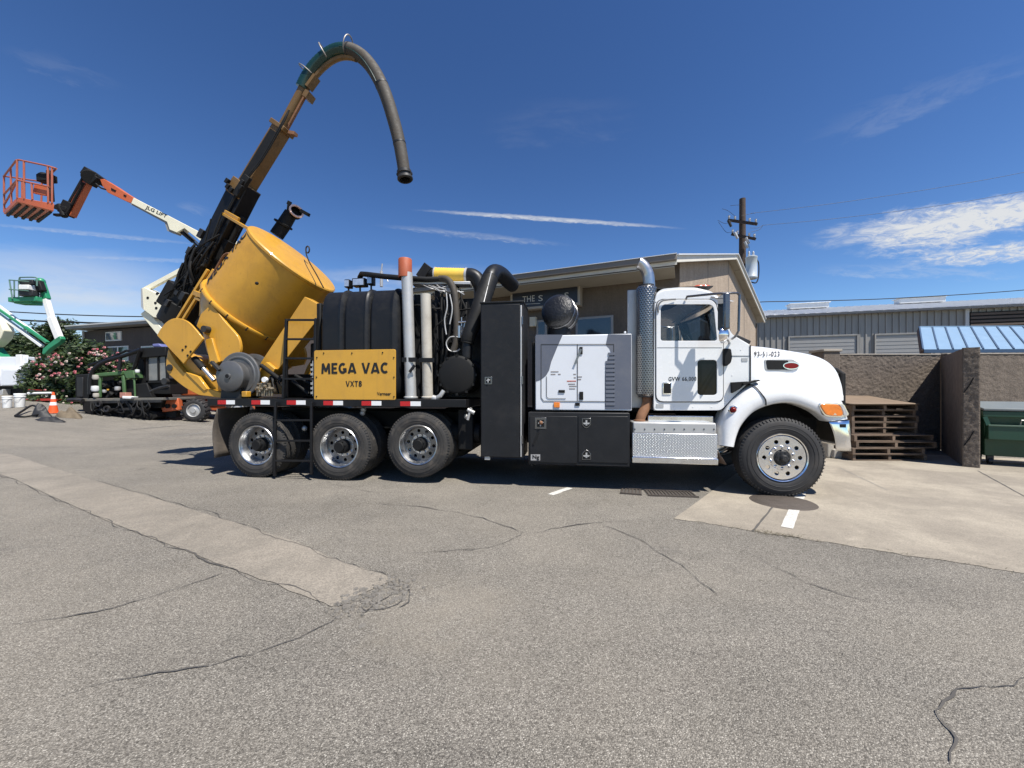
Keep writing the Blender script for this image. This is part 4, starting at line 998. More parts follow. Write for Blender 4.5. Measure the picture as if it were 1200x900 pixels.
ds_ = MB(); ds_.sprism([(-.95, 1.75), (-1.0, 1.95), (-.9, 2.04), (-.5, 2.12), (-.45, 1.75)], CN + .05, CF - .05); ds_.build('dashboard', INT, TRK, bevel=.03)
for t0 in (.42, 1.45):
    se = MB(); se.box(-1.5, -1.0, t0, t0 + .52, 1.45, 1.62); se.box(-1.58, -1.44, t0, t0 + .52, 1.55, 2.25); se.box(-1.56, -1.47, t0 + .12, t0 + .4, 2.27, 2.48); se.build('seat', INTG, TRK, bevel=.05)
sw = MB(); c0 = V((-1.10, 1.72, 2.12)); axw = V((-.5, 0, .86)).normalized(); a_, b_ = frame(axw)
sw.tube([c0 + (a_ * math.cos(2 * math.pi * i / 28) + b_ * math.sin(2 * math.pi * i / 28)) * .225 for i in range(29)], .016, 8)
for i in range(3): t = 2 * math.pi * i / 3; sw.cyl(c0, c0 + (a_ * math.cos(t) + b_ * math.sin(t)) * .225, .016, n=8)
sw.cyl(c0, V((-.8, 1.72, 1.75)), .03); sw.build('steering_wheel', INT, TRK)
# windscreen with pillars and cowl
ws = MB(); rows = []; (sa, za), (sb, zb) = q(843, 349, CN), q(857, 391, CN)
for i in range(7):
    f = i / 6; r_ = []
    for j in range(17):
        g_ = j / 16; bow = .16 * (1 - (2 * g_ - 1) ** 2)
        r_.append(V((sa + (sb - sa) * f + bow, CN + .05 + (CF - CN - .1) * g_, za - .03 + (zb - za + .03) * f)))
    rows.append(r_)
ws.grid(rows); wsc = ws.build('windscreen', GLASS, TRK, smooth=60)
wg = MB(); wg.tube(rows[0], .022, 8); wg.tube(rows[-1], .022, 8)
for j in (0, 8, 16): wg.tube([r[j] for r in rows], .026 if j != 8 else .018, 8)
wg.build('screen_gasket', UND, wsc)
cw = MB(); rr_ = []
for f in [i / 6 for i in range(7)]:
    x_ = 856 + (880 - 856) * f; y_ = 390.5 + (404.5 - 390.5) * f; s_, z_ = q(x_, y_, CN); rr_.append([V((s_ + .16 * (1 - f) * (1 - (2 * j / 16 - 1) ** 2), CN + .01 + (CF - CN - .02) * j / 16, z_ + .05 * (1 - abs(2 * j / 16 - 1) ** 3))) for j in range(17)])
cw.grid(rr_); cw.build('cowl', WHITE, TRK, solid=.02, smooth=60)
vs_ = MB(); rows = []
for i in range(5):
    f = i / 4; r_ = []
    for j in range(17): g_ = j / 16; r_.append(V((sa - .12 + .30 * f + .16 * (1 - (2 * g_ - 1) ** 2), CN - .03 + (CF - CN + .06) * g_, za + .02 - .075 * f + .055 * (1 - abs(2 * g_ - 1) ** 3.5))))
    rows.append(r_)
vs_.grid(rows); vs_.build('sun_visor', CHR, TRK, solid=.006, smooth=60)
wp = MB(); wp.beam((-.55, .5, 2.24), (-.5, 1.0, 2.5), .012, .012); wp.beam((-.5, 1.4, 2.24), (-.45, 1.9, 2.48), .012, .012); wp.build('wiper', UND, TRK)

# mirrors
def mirror(far):
    f = (lambda p: V((p.x, TW - p.y, p.z))) if far else (lambda p: p)
    t_ = -.20
    hd_ = MB(); a, b = q(847, 387, t_), q(852.5, 344.5, t_)
    y0, y1 = (t_ - .10, t_ + .12); y0, y1 = (TW - y1, TW - y0) if far else (y0, y1)
    hd_.box(a[0] - .02, b[0], y0, y1, a[1], b[1]); ho = hd_.build('mirror', GUN, TRK, bevel=.02)
    MB().box(a[0] - .026, a[0] - .018, y0 + .015, y1 - .015, a[1] + .02, b[1] - .02).build('mirror_glass', DGLASS, ho)
    ar = MB()
    ar.tube([f(L(804, 350.5, .14)), f(L(805, 347.5, .06)), f(L(835, 344.5, -.16)), f(L(850, 343.5, -.2)), f(L(864, 343.5, -.16)), f(L(866.5, 346, -.15))], .016, 8)
    ar.tube([f(L(866.5, 345, -.15)), f(L(865.5, 388, -.15)), f(L(862, 394, -.05)), f(L(858, 397, .15))], .017, 8)
    ar.tube([f(L(850, 387, t_)), f(L(850, 395, t_)), f(L(853, 399, -.05)), f(L(855, 402, .16))], .014, 8)
    ar.build('mirror_bracket', GUN, ho)
    cv = MB(); c = L(846.5, 392.5, t_); c = f(c); cv.lathe([(.0, .075), (.06, .065), (.105, .025), (.11, 0), (.105, -.005)], c, V((.75, -.65, -.1)), 24); cv.build('convex_mirror', CHR, ho)
    cg = MB(); cg.lathe([(.0, -.008), (.10, -.004)], c, V((.75, -.65, -.1)), 24); cg.build('convex_glass', DGLASS, ho)
mirror(False); mirror(True)
# black cowl lamp / snorkel by the door edge
cs = MB(); cs.tprism(rounded([(848.5, 408), (857, 408.5), (858.5, 418), (857, 425), (852, 429), (848.5, 428)], 2), .10, .20, .1); cs.build('door_hinge_cover', UND, TRK, bevel=.012)
cs = MB(); a = L(868, 400, .05); cs.tprism([(863.5, 391.5), (880.5, 399.5), (879, 403), (863, 402)], .28, .60, .28); cs.build('cowl_vent', DKM, TRK, bevel=.01)
cs = MB(); cs.tprism([(857.5, 448), (876, 447), (866, 456), (858, 460.5)], .10, .20, .12); cs.build('step_recess', UND, TRK)
cs = MB(); cs.tprism([(870, 449), (888, 445), (891, 446), (878, 449.5), (870, 452)], .06, .2, .09); cs.build('hood_latch', UND, TRK, bevel=.004)

# hood: lofted sections
HS = [(879.6, 404.2), (895, 405), (912, 406.8), (930, 409.3), (948, 412), (962, 415), (972, 418.5), (979, 422.5), (984, 427.5), (987.5, 436)]
rows = []
hsp = spl2(HS, 3); s0_ = q(*hsp[0], .17)[0]; s1_ = q(*hsp[-1], .41)[0]
for x_, y_ in hsp:
    fx_ = (x_ - 879.6) / 108; s_ = q(x_, y_, .17 + .24 * fx_)[0]; z_ = q(x_, y_, .22 + .2 * fx_)[1]; f = (s_ - s0_) / (s1_ - s0_); w = 1.055 - .20 * f - .10 * max(0, f - .75) ** 2 * 6; rc = .17 + .10 * f; zb_ = 1.30
    sec = []
    sec.append((-w - .0, zb_)); sec.append((-w, (zb_ + z_ - rc) / 2)); sec.append((-w + .012, z_ - rc))
    for i in range(1, 8): t = i / 8 * math.pi / 2; sec.append((-w + .012 + rc * (1 - math.cos(t)), z_ - rc + rc * math.sin(t)))
    for g_ in (-.55, -.3, 0): sec.append((g_ * w, z_ + .05 * (1 - (g_ / .75) ** 2) if abs(g_) < .75 else z_))
    full = sec + [(-a, b) for a, b in reversed(sec[:-1])]
    rows.append([V((s_, TW / 2 + a, b)) for a, b in full])
# rounded nose: last rows shrink into the grille face
last = rows[-1]; HP_ = [(r[0].x, max(p.z for p in r) - .05) for r in rows]
rows.append([V((p.x + .03, TW / 2 + (p.y - TW / 2) * .96, p.z - (.05 if p.z > 1.4 else 0))) for p in last])
hd = MB(); hd.grid(rows); hood = hd.build('hood', WHITE, TRK, smooth=50)
gf = rows[-1]; gr = MB(); gr.add([p for p in gf], [tuple(range(len(gf)))]); gr.build('nose_panel', WHITE, hood)
gm = MB(); zt = 1.80; zb_ = 1.00
gm.sprism([(0, 0), (.05, 0), (.05, .1), (0, .1)], 0, .01)
gm = MB(); sN = last[0].x + .03; gm.box(sN - .05, sN + .035, .52, 1.93, .98, zt - .1); gm.build('grille', UND, TRK, bevel=.02)
for i in range(9):
    t_ = .60 + i * .155; MB().box(sN + .03, sN + .045, t_, t_ + .03, 1.03, zt - .14).build('grille_bar', CHR, TRK)
gs = MB(); gs.tube([(sN + .03, .50, .96), (sN + .03, .50, zt - .12), (sN + .01, .62, zt - .05), (sN + .01, 1.83, zt - .05), (sN + .03, 1.95, zt - .12), (sN + .03, 1.95, .96)], .03, 10); gs.build('grille_surround', UND, TRK)
# hood side intake, emblem, number, seam lines
def hood_t(px, py):                                                  # depth of the hood skin under a pixel
    best = .3
    for t in [.12 + .005 * i for i in range(120)]:
        s_, z_ = q(px, py, t); f = (s_ - s0_) / (s1_ - s0_); w = 1.055 - .20 * f - .10 * max(0, f - .75) ** 2 * 6
        if t >= TW / 2 - w: return t
    return best
def hprism(pts, dt, name, m, par, bevel=.0):
    cx = sum(p[0] for p in pts) / len(pts); cy = sum(p[1] for p in pts) / len(pts)
    fr = [L(x, y, hood_t(x, y) - dt) for x, y in pts]; bk = [V((p.x, p.y + .03, p.z)) for p in fr]; n = len(pts)
    return MB().add(fr + bk, [tuple(range(n)), tuple(reversed(range(n, 2 * n)))] + [(i, i + n, (i + 1) % n + n, (i + 1) % n) for i in range(n)]).build(name, m, par, bevel=bevel)
hprism(rounded([(896.3, 421), (929, 421), (937, 426), (936, 432), (925, 435), (898.5, 434), (896.3, 432)], 2), .004, 'intake_surround', GALV, hood, .004)
hprism(rounded([(897.8, 422), (924, 422.4), (924, 433), (899.5, 433)], 2), .009, 'hood_intake', UND, hood)
def oval(cx, cy, rx, ry, n=28): return [(cx + rx * math.cos(2 * math.pi * i / n), cy + ry * math.sin(2 * math.pi * i / n)) for i in range(n)]
hprism(oval(927.5, 428.6, 9.8, 4.4), .016, 'emblem', CHR, hood)
hprism(oval(927.5, 428.6, 8.6, 3.4), .020, 'emblem_face', REDL, hood)
def hood_y(s_, z_):                                                  # y of the hood skin at a place along and up the truck
    zt_ = None; f = (s_ - s0_) / (s1_ - s0_)
    for (xa_, ya_), (xb_, yb_) in zip(HP_, HP_[1:]):
        if xa_ <= s_ <= xb_: zt_ = ya_ + (yb_ - ya_) * (s_ - xa_) / (xb_ - xa_)
    if zt_ is None: zt_ = HP_[0][1]
    w = 1.055 - .20 * f - .10 * max(0, f - .75) ** 2 * 6; rc = .17 + .10 * f; y = -w + .012
    if z_ > zt_ - rc: y += rc * (1 - math.cos(math.asin(min(.99, (z_ - zt_ + rc) / rc))))
    return TW / 2 + y
def hood_pt(px, py):
    t = .17
    for i in range(12): p = L(px, py, t); t = .5 * t + .5 * hood_y(p.x, p.z)
    return L(px, py, t)
def hood_text(body, px0, py0, px1, py1, m):
    c = bpy.data.curves.new('t', 'FONT'); c.body = body; c.extrude = 0; c.resolution_u = 3; c.space_character = 1.12; c.offset = .012
    o = bpy.data.objects.new('tmp', c); me = bpy.data.meshes.new_from_object(o); bpy.data.objects.remove(o)
    xs = [v.co.x for v in me.vertices]; ys = [v.co.y for v in me.vertices]
    for v in me.vertices:
        fx = (v.co.x - min(xs)) / (max(xs) - min(xs)); fy = (v.co.y - min(ys)) / (max(ys) - min(ys)); p = hood_pt(px0 + (px1 - px0) * fx, py1 + (py0 - py1) * fy); v.co = p + V((0, -.008, .004))
    me.materials.clear(); me.materials.append(m); return link('lettering', me, hood, smooth=0)
hood_text('93-51-023', 883.5, 412, 913.5, 418, INK)
sm = MB(); sm.tube([L(879.3, y, .165) for y in (404.5, 415, 430, 446)], .009, 6); sm.build('hood_gap', SEAM, TRK)

# fenders
inn = [(860.7, 524), (864, 511), (870, 498), (884, 483), (905, 474.5), (928, 473), (951.7, 481), (962, 488), (969, 494)]
out = [(838.5, 521), (841, 498), (852, 474), (877, 451), (905, 442.5), (933, 442.5), (962, 452), (986, 466), (995, 491)]
rows = []
for (ix, iy), (ox, oy) in zip(spl2(inn, 6), spl2(out, 6)):
    def lp(f): return (ix + (ox - ix) * f, iy + (oy - iy) * f)
    rows.append([L(ix, iy, .02) + V((0, .16, 0)), L(ix, iy, .02), L(*lp(.05), -.012), L(*lp(.25), -.03), L(*lp(.5), -.022), L(*lp(.72), .02), L(*lp(.9), .10), L(*lp(1.0), .20), L(*lp(1.0), .20) + V((0, .22, -.02))])
fdm = MB(); fdm.grid(rows); fen = fdm.build('fender', WHITE, TRK, smooth=70, subs=1)
fd2 = MB(); fd2.grid([[V((p.x, TW - p.y, p.z)) for p in r] for r in rows]); fd2.build('fender', WHITE, TRK, smooth=70, subs=1)
FR = rows
fs = MB(); fs.tube(spline([FR[18][7] + V((0, -.004, .004)), FR[19][6] + V((0, -.004, .006)), FR[20][5] + V((0, -.005, .004)), FR[21][4] + V((0, -.004, 0)), FR[22][3] + V((0, -.004, 0)), FR[22][2] + V((0, -.004, 0))], 4), .0075, 6); fs.build('fender_gap', SEAM, fen)
ln = MB(); rws = []
for ix, iy in spl2(inn, 4): p = L(ix, iy, .02); rws.append([V((p.x, .03, p.z + .01)), V((p.x, .55, p.z + .03)), V((p.x, .56, .6))])
ln.grid(rws); mir(ln); ln.build('wheel_arch_liner', UND, TRK)
mk = MB(); c0 = L(859.5, 480.3, .0); mk.lathe([(.0, -.03), (.02, -.027), (.036, -.012), (.042, .02)], c0, (0, 1, 0), 18); mk.build('side_marker', REDL, fen)
mk = MB(); mk.lathe([(.05, -.004), (.058, .0), (.058, .03)], c0, (0, 1, 0), 18); mk.build('marker_bezel', CHR, fen)
ff = MB(); a = L(846, 524, .03); ff.add([V((a.x - .08, .03, a.z)), V((a.x - .02, .4, a.z)), V((a.x + .02, .4, .40)), V((a.x + .06, .03, .42))], [(0, 1, 2, 3)])
ff.build('front_mudflap', mat('brown_mudflap', (.11, .075, .055), .8, var=.2, dirt=.4), TRK, solid=.012)
# headlights: housing, amber indicator and clear lens
for far in (False, True):
    def hl_(pts, t0, t1, nm, m, par, bv):
        mb = MB()
        fr = [L(x, y, t0 + max(0, (x - 985)) * .012) for x, y in pts]; bk = [V((p.x - .02, p.y + .12, p.z)) for p in fr]
        if far: fr = [V((p.x, TW - p.y, p.z)) for p in fr]; bk = [V((p.x, TW - p.y, p.z)) for p in bk]
        n = len(pts); mb.add(fr + bk, [tuple(range(n)), tuple(reversed(range(n, 2 * n)))] + [(i, i + n, (i + 1) % n + n, (i + 1) % n) for i in range(n)]); return mb.build(nm, m, par, bevel=bv)
    hlh = hl_(spl2([(960.5, 472.8), (975, 472.3), (988, 473.3), (992, 479), (994.5, 487), (980, 489), (968, 487.5), (963, 482)], 3, True), -.040, 0, 'headlight', CHR, TRK, .006)
    hl_(spl2([(962.5, 474.2), (974, 473.8), (983, 474.6), (986.5, 480), (987.5, 486.6), (979, 487.4), (969.5, 486.2), (965, 481)], 3, True), -.048, 0, 'indicator', AMB, hlh, .006)
    hl_(spl2([(984.5, 474.6), (988.5, 475), (991.5, 480.5), (993.5, 486), (989.5, 486.8), (988, 480.5)], 3, True), -.047, 0, 'clear_lens', CLR, hlh, .004)
# bumper
bp = MB(); rows = []
path = [(q(971, 510, -.01)[0] + .0, -.01), (q(984, 510, -.01)[0], -.012), (q(996, 510, .06)[0] - .04, .03), (q(996, 510, .12)[0], .14), (q(996, 510, .12)[0] + .06, .34), (q(996, 510, .12)[0] + .10, .7), (q(996, 510, .12)[0] + .11, TW / 2)]
path = spl2(path, 5); full = path + [(s_, TW - t_) for s_, t_ in reversed(path[:-1])]
for i in range(9):
    f = i / 8; z_ = 1.045 - .40 * f
    r_ = []
    for s_, t_ in full:
        e = min(1, abs(t_ - TW / 2) / (TW / 2)); cut = .09 * f if e > .97 else 0
        r_.append(V((s_ + .015 * math.sin(f * math.pi) + (cut if s_ < path[8][0] else 0), t_ + (-.012 if t_ < 1.2 else .012) * math.sin(f * math.pi), z_)))
    rows.append(r_)
bp.grid(rows); bpo = bp.build('bumper', CHR, TRK, solid=.01, smooth=60)
MB().tprism([(984.5, 497), (991, 497), (991, 501), (984.5, 501)], -.028, .0, -.02).build('bumper_marker', UND, bpo)

# debris tank, raised to dump --------------------------------------------------------
AL = R(47); TA = V((math.cos(AL), 0, math.sin(AL))); TU = V((-TA.z, 0, TA.x)); TCC = L(346, 304, 1.225)
def tk(d, r, a): return TCC - TA * d + TU * (r * math.cos(a)) + V((0, 1, 0)) * (r * math.sin(a))
RT = .885
tkb = MB(); tkb.lathe([(.0, .035), (.3, .032), (.6, .024), (.82, .008), (RT - .02, 0), (RT, -.02), (RT, -.06), (RT - .018, -.075), (RT - .018, -1.36)], TCC, TA, 72); tank = tkb.build('debris_tank', YEL, TRK, smooth=30)
rb = MB(); rb.lathe([(RT - .02, -1.35), (RT + .03, -1.35), (RT + .04, -1.37), (RT + .04, -1.40), (RT + .03, -1.42), (RT - .02, -1.42)], TCC, TA, 72); rb.build('tank_flange', YEL, tank)
hp = MB(); rows = []
for d, r, sh in ((1.38, .86, 0), (1.6, .83, .02), (1.9, .73, .09), (2.2, .56, .20), (2.42, .43, .27)):
    rows.append([tk(d, r, 2 * math.pi * j / 56) - TU * sh for j in range(56)])
hp.grid(rows, True); hp.add(rows[-1], [tuple(range(56))]); hp.build('tank_hopper', YEL, tank, smooth=50)
# handle strap, lug and dimple on the lid
hs = MB(); pts = []
for i in range(13):
    f = i / 12; y_ = -.55 + .18 * math.sin(f * 3.1); r_ = .75 - 1.35 * f
    pts.append(TCC + TA * .045 + TU * (-.62 + .02 * i * 0) * .0 + TU * (-.28 - .45 * f) + V((0, 1, 0)) * (.62 - 1.1 * f + .12 * math.sin(f * 3.1)))
hs.tube(spline([L(358.5, 291, 1.55), L(359, 298, 1.4), L(363, 308, 1.2), L(371, 322, .95), L(379, 337, .75)], 5), .012, 6); hs.build('safety_cable', UND, tank)
hk = MB(); c0 = L(360.5, 292.5, 1.5); hk.tube([c0 + V((.04 * math.cos(t), 0, .07 * math.sin(t))) for t in [2 * math.pi * i / 12 for i in range(13)]], .014, 6); hk.build('lifting_eye', DKM, tank)
pt = MB(); pt.ball(L(301, 332, .30), .03, 10); pt.build('tank_boss', UND, tank)
# lettering along the tank's upper left edge
def tank_text(body, d0, d1, a0, m):
    c = bpy.data.curves.new('t', 'FONT'); c.body = body; c.offset = .03; c.extrude = .0; c.resolution_u = 3
    o = bpy.data.objects.new('tmp', c); me = bpy.data.meshes.new_from_object(o); bpy.data.objects.remove(o)
    xs = [v.co.x for v in me.vertices]; ys = [v.co.y for v in me.vertices]; wx = max(xs) - min(xs); wy = max(ys) - min(ys); h = .26
    for v in me.vertices:
        d = d0 + (d1 - d0) * (v.co.x - min(xs)) / wx; hh = (v.co.y - min(ys)) / wy * h; v.co = tk(d, RT - .010, a0 - (hh) / RT * -1)
    me.materials.clear(); me.materials.append(m); return link('lettering', me, tank, smooth=0)
tank_text('MEGA VAC', 1.28, .10, R(-62), INK)
# vacuum inlet pipe on the far side of the lid
ip = MB(); ip.tube([L(324, 276, 1.9), L(333, 263, 1.95), L(341, 250, 2.0)], [.14, .14, .13], 20); ip.lathe([(.15, -.03), (.19, -.02), (.19, .02), (.15, .03)], L(332, 263, 1.95), V((.3, 0, .5)), 24); ipo = ip.build('inlet_pipe', UND, tank)
rg = MB(); c0 = L(347.5, 247.5, 1.95); axn = V((.85, -.55, .25)).normalized(); a_, b_ = frame(axn)
rg.lathe([(.115, -.015), (.15, -.015), (.15, .015), (.115, .015)], c0, axn, 24, True); rg.build('inlet_gasket', mat('bare_ring', (.72, .5, .42), .6, var=.2), ipo)
rg = MB(); rg.lathe([(.0, -.12), (.13, -.12), (.14, -.02)], c0, axn, 24); rg.beam(L(338, 246, 2), L(339, 238, 2), .05, .05); rg.beam(L(353, 247, 1.9), L(362, 252, 1.85), .06, .07); rg.beam(L(341, 239, 2), L(337, 237, 2), .03, .08); rg.build('inlet_clamp', UND, ipo)

# hoist beams and tailgate plates (near and far)
def plate(pts, t0, t1, nm, m=YEL, par=TRK, bv=.008, both=True, tm=None):
    o = MB().tprism(pts, t0, t1, t0 if tm is None else tm).build(nm, m, par, bevel=bv)
    if both:
        poly = [q(x, y, t0 if tm is None else tm) for x, y in pts]; MB().sprism(poly, TW - t1, TW - t0).build(nm, m, par, bevel=bv)
    return o
plate([(306, 424), (357, 347.5), (374, 357), (374, 372), (322, 438), (297, 447)], .50, .72, 'hoist_beam')
plate([(297, 440), (312, 424), (322, 432), (312, 452), (296, 464), (288, 460)], .42, .5, 'hoist_bracket')
dplate = plate(spl2([(183.7, 393), (189, 384), (196, 376.5), (204, 373), (214, 374), (222, 378.5), (230, 387)], 3) + [(238, 396.8), (215, 426.5)], .18, .215, 'tailgate_plate')
for x_, y_ in ((213.5, 410), (217.3, 406), (219.5, 416.5), (223, 412)):
    p = L(x_, y_, .17); MB().cyl((p.x, .172, p.z), (p.x, .185, p.z), .02, n=8).build('bolt', UND, dplate)
plate([(247.5, 356.5)] + spl2([(256, 367), (265, 378.7), (273.5, 388), (279.5, 396.4), (281.5, 409), (278, 420)], 3) + [(256.5, 424), (244, 427), (246, 396), (238.7, 391), (230, 382), (235, 368)], .34, .40, 'gusset_plate')
plate([(247, 430), (240, 398), (248, 396), (256, 424)], .30, .36, 'tailgate_arm')
plate(spl2([(197, 409), (194.5, 425), (196, 436), (205, 445), (218, 455), (233, 463)], 3) + [(258, 466), (262, 461), (238.7, 454), (222, 438), (215.5, 436.4), (206, 425)], .26, .34, 'tailgate_frame')
tg = MB(); pg = [q(x, y, .34) for x, y in ((199, 430), (207, 444), (234, 462), (262, 463), (250, 440), (225, 420), (205, 412))]; tg.sprism(pg, .36, TW - .36); tg.build('tailgate', YEL, TRK, bevel=.02)
plate([(217, 436), (232, 441), (243, 456), (239, 458)], .24, .30, 'tailgate_lip', par=TRK)
hc = MB(); hc.cyl(L(228, 420, .30), L(238, 431.5, .28), .055, n=16); hc.build('tailgate_cylinder', UND, TRK); hc = MB(); hc.cyl(L(238, 431.5, .28), L(251, 446, .28), .035, n=14); hc.build('cylinder_rod', STK, TRK)
for x_, y_ in ((242, 386), (202, 431), (196, 447)):
    p = L(x_, y_, .3); MB().cyl((p.x, .24, p.z), (p.x, .44, p.z), .06, n=14).build('pivot_pin', DKM, TRK)
MB().tprism([(228, 378), (237, 366), (240, 369), (232, 385)], .5, .6, .5).build('black_bracket', UND, TRK)  # small black bracket behind the gusset plate

# hose reel on the deck
c0 = L(279, 440, .30)
REEL = mat('reel_grey', (.11, .11, .11), .38, metal=.3, var=.15, dirt=.3, dcol=(.16, .145, .12))
rl = MB(); rl.lathe([(.0, .0), (.30, .0), (.31, -.012), (.33, -.012), (.345, .0), (.395, .0), (.41, .012), (.41, .03), (.385, .04), (.23, .045), (.23, .30), (.385, .305), (.41, .315), (.41, .335), (.0, .345)], c0, (0, 1, 0), 56); reel = rl.build('hose_reel', REEL, TRK)
hr = MB()
for k_ in range(5): hr.lathe([(.31, .05 + k_ * .048), (.338, .074 + k_ * .048), (.31, .098 + k_ * .048)], c0, (0, 1, 0), 40)
hr.build('wound_hose', RUB, reel)
c1 = L(266, 440.8, .10)
mc_ = MB(); mc_.lathe([(.0, .0), (.05, .0), (.052, .02), (.10, .022), (.245, .03), (.268, .05), (.268, .10), (.255, .12), (.255, .22), (.0, .22)], c1, (0, 1, 0), 44); mc_.build('reel_motor_cover', REEL, reel)
MB().cyl(c1 + V((0, -.004, 0)), c1 + V((0, .02, 0)), .035, n=14).build('reel_axle', UND, reel)
sd = MB(); sd.tprism([(258, 467.5), (264, 440), (284, 440), (290, 467.5)], .70, .74, .5); sd.build('reel_stand', DKM, reel, bevel=.006)
sd = MB(); sd.tprism([(258, 467.5), (260, 450), (282, 448), (281, 467.5)], .20, .24, .2); sd.build('reel_stand', DKM, reel, bevel=.006); sd = MB(); sd.beam(L(248, 424, .12), L(258, 434, .12), .06, .05); sd.build('reel_lever', DKM, reel, bevel=.006)
p = L(287.5, 462, .15); MB().box(p.x - .05, p.x + .05, .12, .22, p.z - .05, p.z + .05).build('yellow_plug', YEL, TRK, bevel=.012)
# valve manifold
mfm = MB(); rnd = random.Random(9); BRA = mat('brass_fittings', (.28, .23, .16), .4, metal=.7, var=.2, dirt=.4, dcol=(.06, .05, .045), ds=6)
for i in range(7):
    x_ = 302 + i * 2.8; mfm.cyl(L(x_, 464, .25), L(x_, 452 + rnd.uniform(-2, 4), .25), .022, n=8); mfm.ball(L(x_, 455 + rnd.uniform(-3, 5), .23), .034, 8)
mfm.cyl(L(300, 456, .26), L(322, 457, .26), .03, n=10); mfm.cyl(L(302, 450, .26), L(317, 450, .26), .018, n=8); mfm.build('valve_manifold', BRA, TRK)
p = L(310.2, 445, .22); MB().lathe([(.0, -.02), (.045, -.02), (.05, .0), (.045, .03), (.0, .03)], p, (0, 1, 0), 18).build('pressure_gauge', WHR, TRK)
hh = MB()
for i in range(10):
    x0 = rnd.uniform(298, 330); hh.tube(spline([L(x0, rnd.uniform(455, 463), .3), L(x0 + rnd.uniform(-6, 12), rnd.uniform(440, 452), .4), L(x0 + rnd.uniform(6, 26), rnd.uniform(440, 462), .55)], 5), .013, 6)
hh.build('deck_hoses', RUB, TRK)
hh = MB(); hh.cyl(L(306, 428, .38), L(330, 446, .38), .035, n=10); hh.cyl(L(343, 446, .4), L(362, 462, .4), .03, n=10); hh.cyl(L(346, 440, .6), L(368, 452, .6), .03); hh.build('stay_rods', UND, TRK)
db = MB(); db.box(-7.5, -6.95, .7, 1.9, 1.305, 2.3); db.box(-8.2, -7.5, .95, 1.5, 1.305, 1.75); db.build('hydraulic_tank', UND, TRK, bevel=.03)
rf2 = MB(); rf2.box(-7.02, -6.94, .2, 2.2, 1.305, 2.9); rf2.build('bulkhead', UND, TRK, bevel=.02)
fl_ = MB(); fl_.box(-7.2, -7.05, .35, .62, 1.35, 1.95)
for i in range(7): fl_.box(-7.225, -7.02, .34, .355, 1.38 + i * .08, 1.42 + i * .08)
fl_.build('cooler', GALV, TRK)

# boom ------------------------------------------------------------------------------
TB = 1.2
def Lb(x, y, t=TB): return L(x, y, t)
b0, b1 = Lb(216, 362), Lb(289, 218); bd = (b1 - b0).normalized(); sid = V((0, 1, 0)); nrm = sid.cross(bd)
bm_ = MB(); bm_.beam(b0 + nrm * .0, b1, .34, .40, sid); boom = bm_.build('boom_outer', BLK, TRK, bevel=.012)
bx = MB(); bx.beam(b0 + nrm * .26 + bd * .05, b0 + nrm * .24 + (b1 - b0) * .6, .22, .14, sid); bx.cyl(b0 + nrm * .26 + bd * .0, b0 + nrm * .24 + (b1 - b0) * .8, .05, n=14); bx.build('boom_cylinder', UND, boom, bevel=.01)
bx = MB(); bx.beam(b0 - bd * .1 - nrm * .09, b0 + bd * .42 - nrm * .06, .60, .50, sid); bx.beam(b0 + bd * .35, b0 + bd * 1.2, .5, .42, sid); bx.cyl(b0 - bd * .35, b0 + bd * .1, .34, n=20); bx.build('boom_pedestal', UND, boom, bevel=.02)
cl = MB(); rnd = random.Random(21)
for i in range(26):
    f0 = rnd.uniform(0, .5); f1 = f0 + rnd.uniform(.1, .4); o1 = nrm * rnd.uniform(-.19, .28); o2 = nrm * rnd.uniform(-.17, .26); tt = rnd.uniform(-.36, -.18)
    A = b0 + (b1 - b0) * f0 + o1 + sid * tt; B = b0 + (b1 - b0) * f1 + o2 + sid * tt; Mm = (A + B) / 2 + nrm * rnd.uniform(-.06, .06) + sid * rnd.uniform(-.1, 0)
    cl.tube(spline([A, Mm, B], 6), rnd.uniform(.012, .026), 6)
cl.build('boom_hoses', RUB, boom)
cb_ = MB()
for i in range(14):
    f0 = rnd.uniform(-.02, .55); c0 = b0 + (b1 - b0) * f0 + nrm * rnd.uniform(-.26, .26) + sid * rnd.uniform(-.34, -.18); cb_ = MB(); cb_.beam(c0, c0 + bd * rnd.uniform(.06, .2), rnd.uniform(.06, .12), rnd.uniform(.05, .12), sid); cb_.build('boom_valve', DKM, boom, bevel=.008)
lf = MB()
for a_, b_ in (((216, 312), (195, 352)), ((221, 306), (200, 346))): lf.tube(spline([Lb(a_[0] + 6, a_[1] - 2, .9), Lb(*a_, .9), Lb(*b_, .9)], 4), .014, 6)
lf.build('guard_rail', UND, boom)
# yellow support rails beside the boom
yr = MB()
for dx, tt in ((0, .85), (7, .8)): yr.beam(Lb(207 + dx, 376, tt), Lb(244 + dx, 316, tt), .05, .05)
yr.beam(Lb(228, 343, .7), Lb(250, 352, .55), .06, .09); yr.beam(Lb(229, 349, .7), Lb(249, 358, .55), .05, .05); yr.build('boom_support', YEL, boom, bevel=.005)
yr = MB()
for dx in (0, 6): yr.tube(spline([Lb(240 + dx, 338, .8), Lb(256 + dx, 310, .75), Lb(262 + dx, 300, .72), Lb(268 + dx, 297, .7), Lb(271 + dx, 302, .65)], 4), .02, 8)
yr.build('hose_guard', RUST, boom)
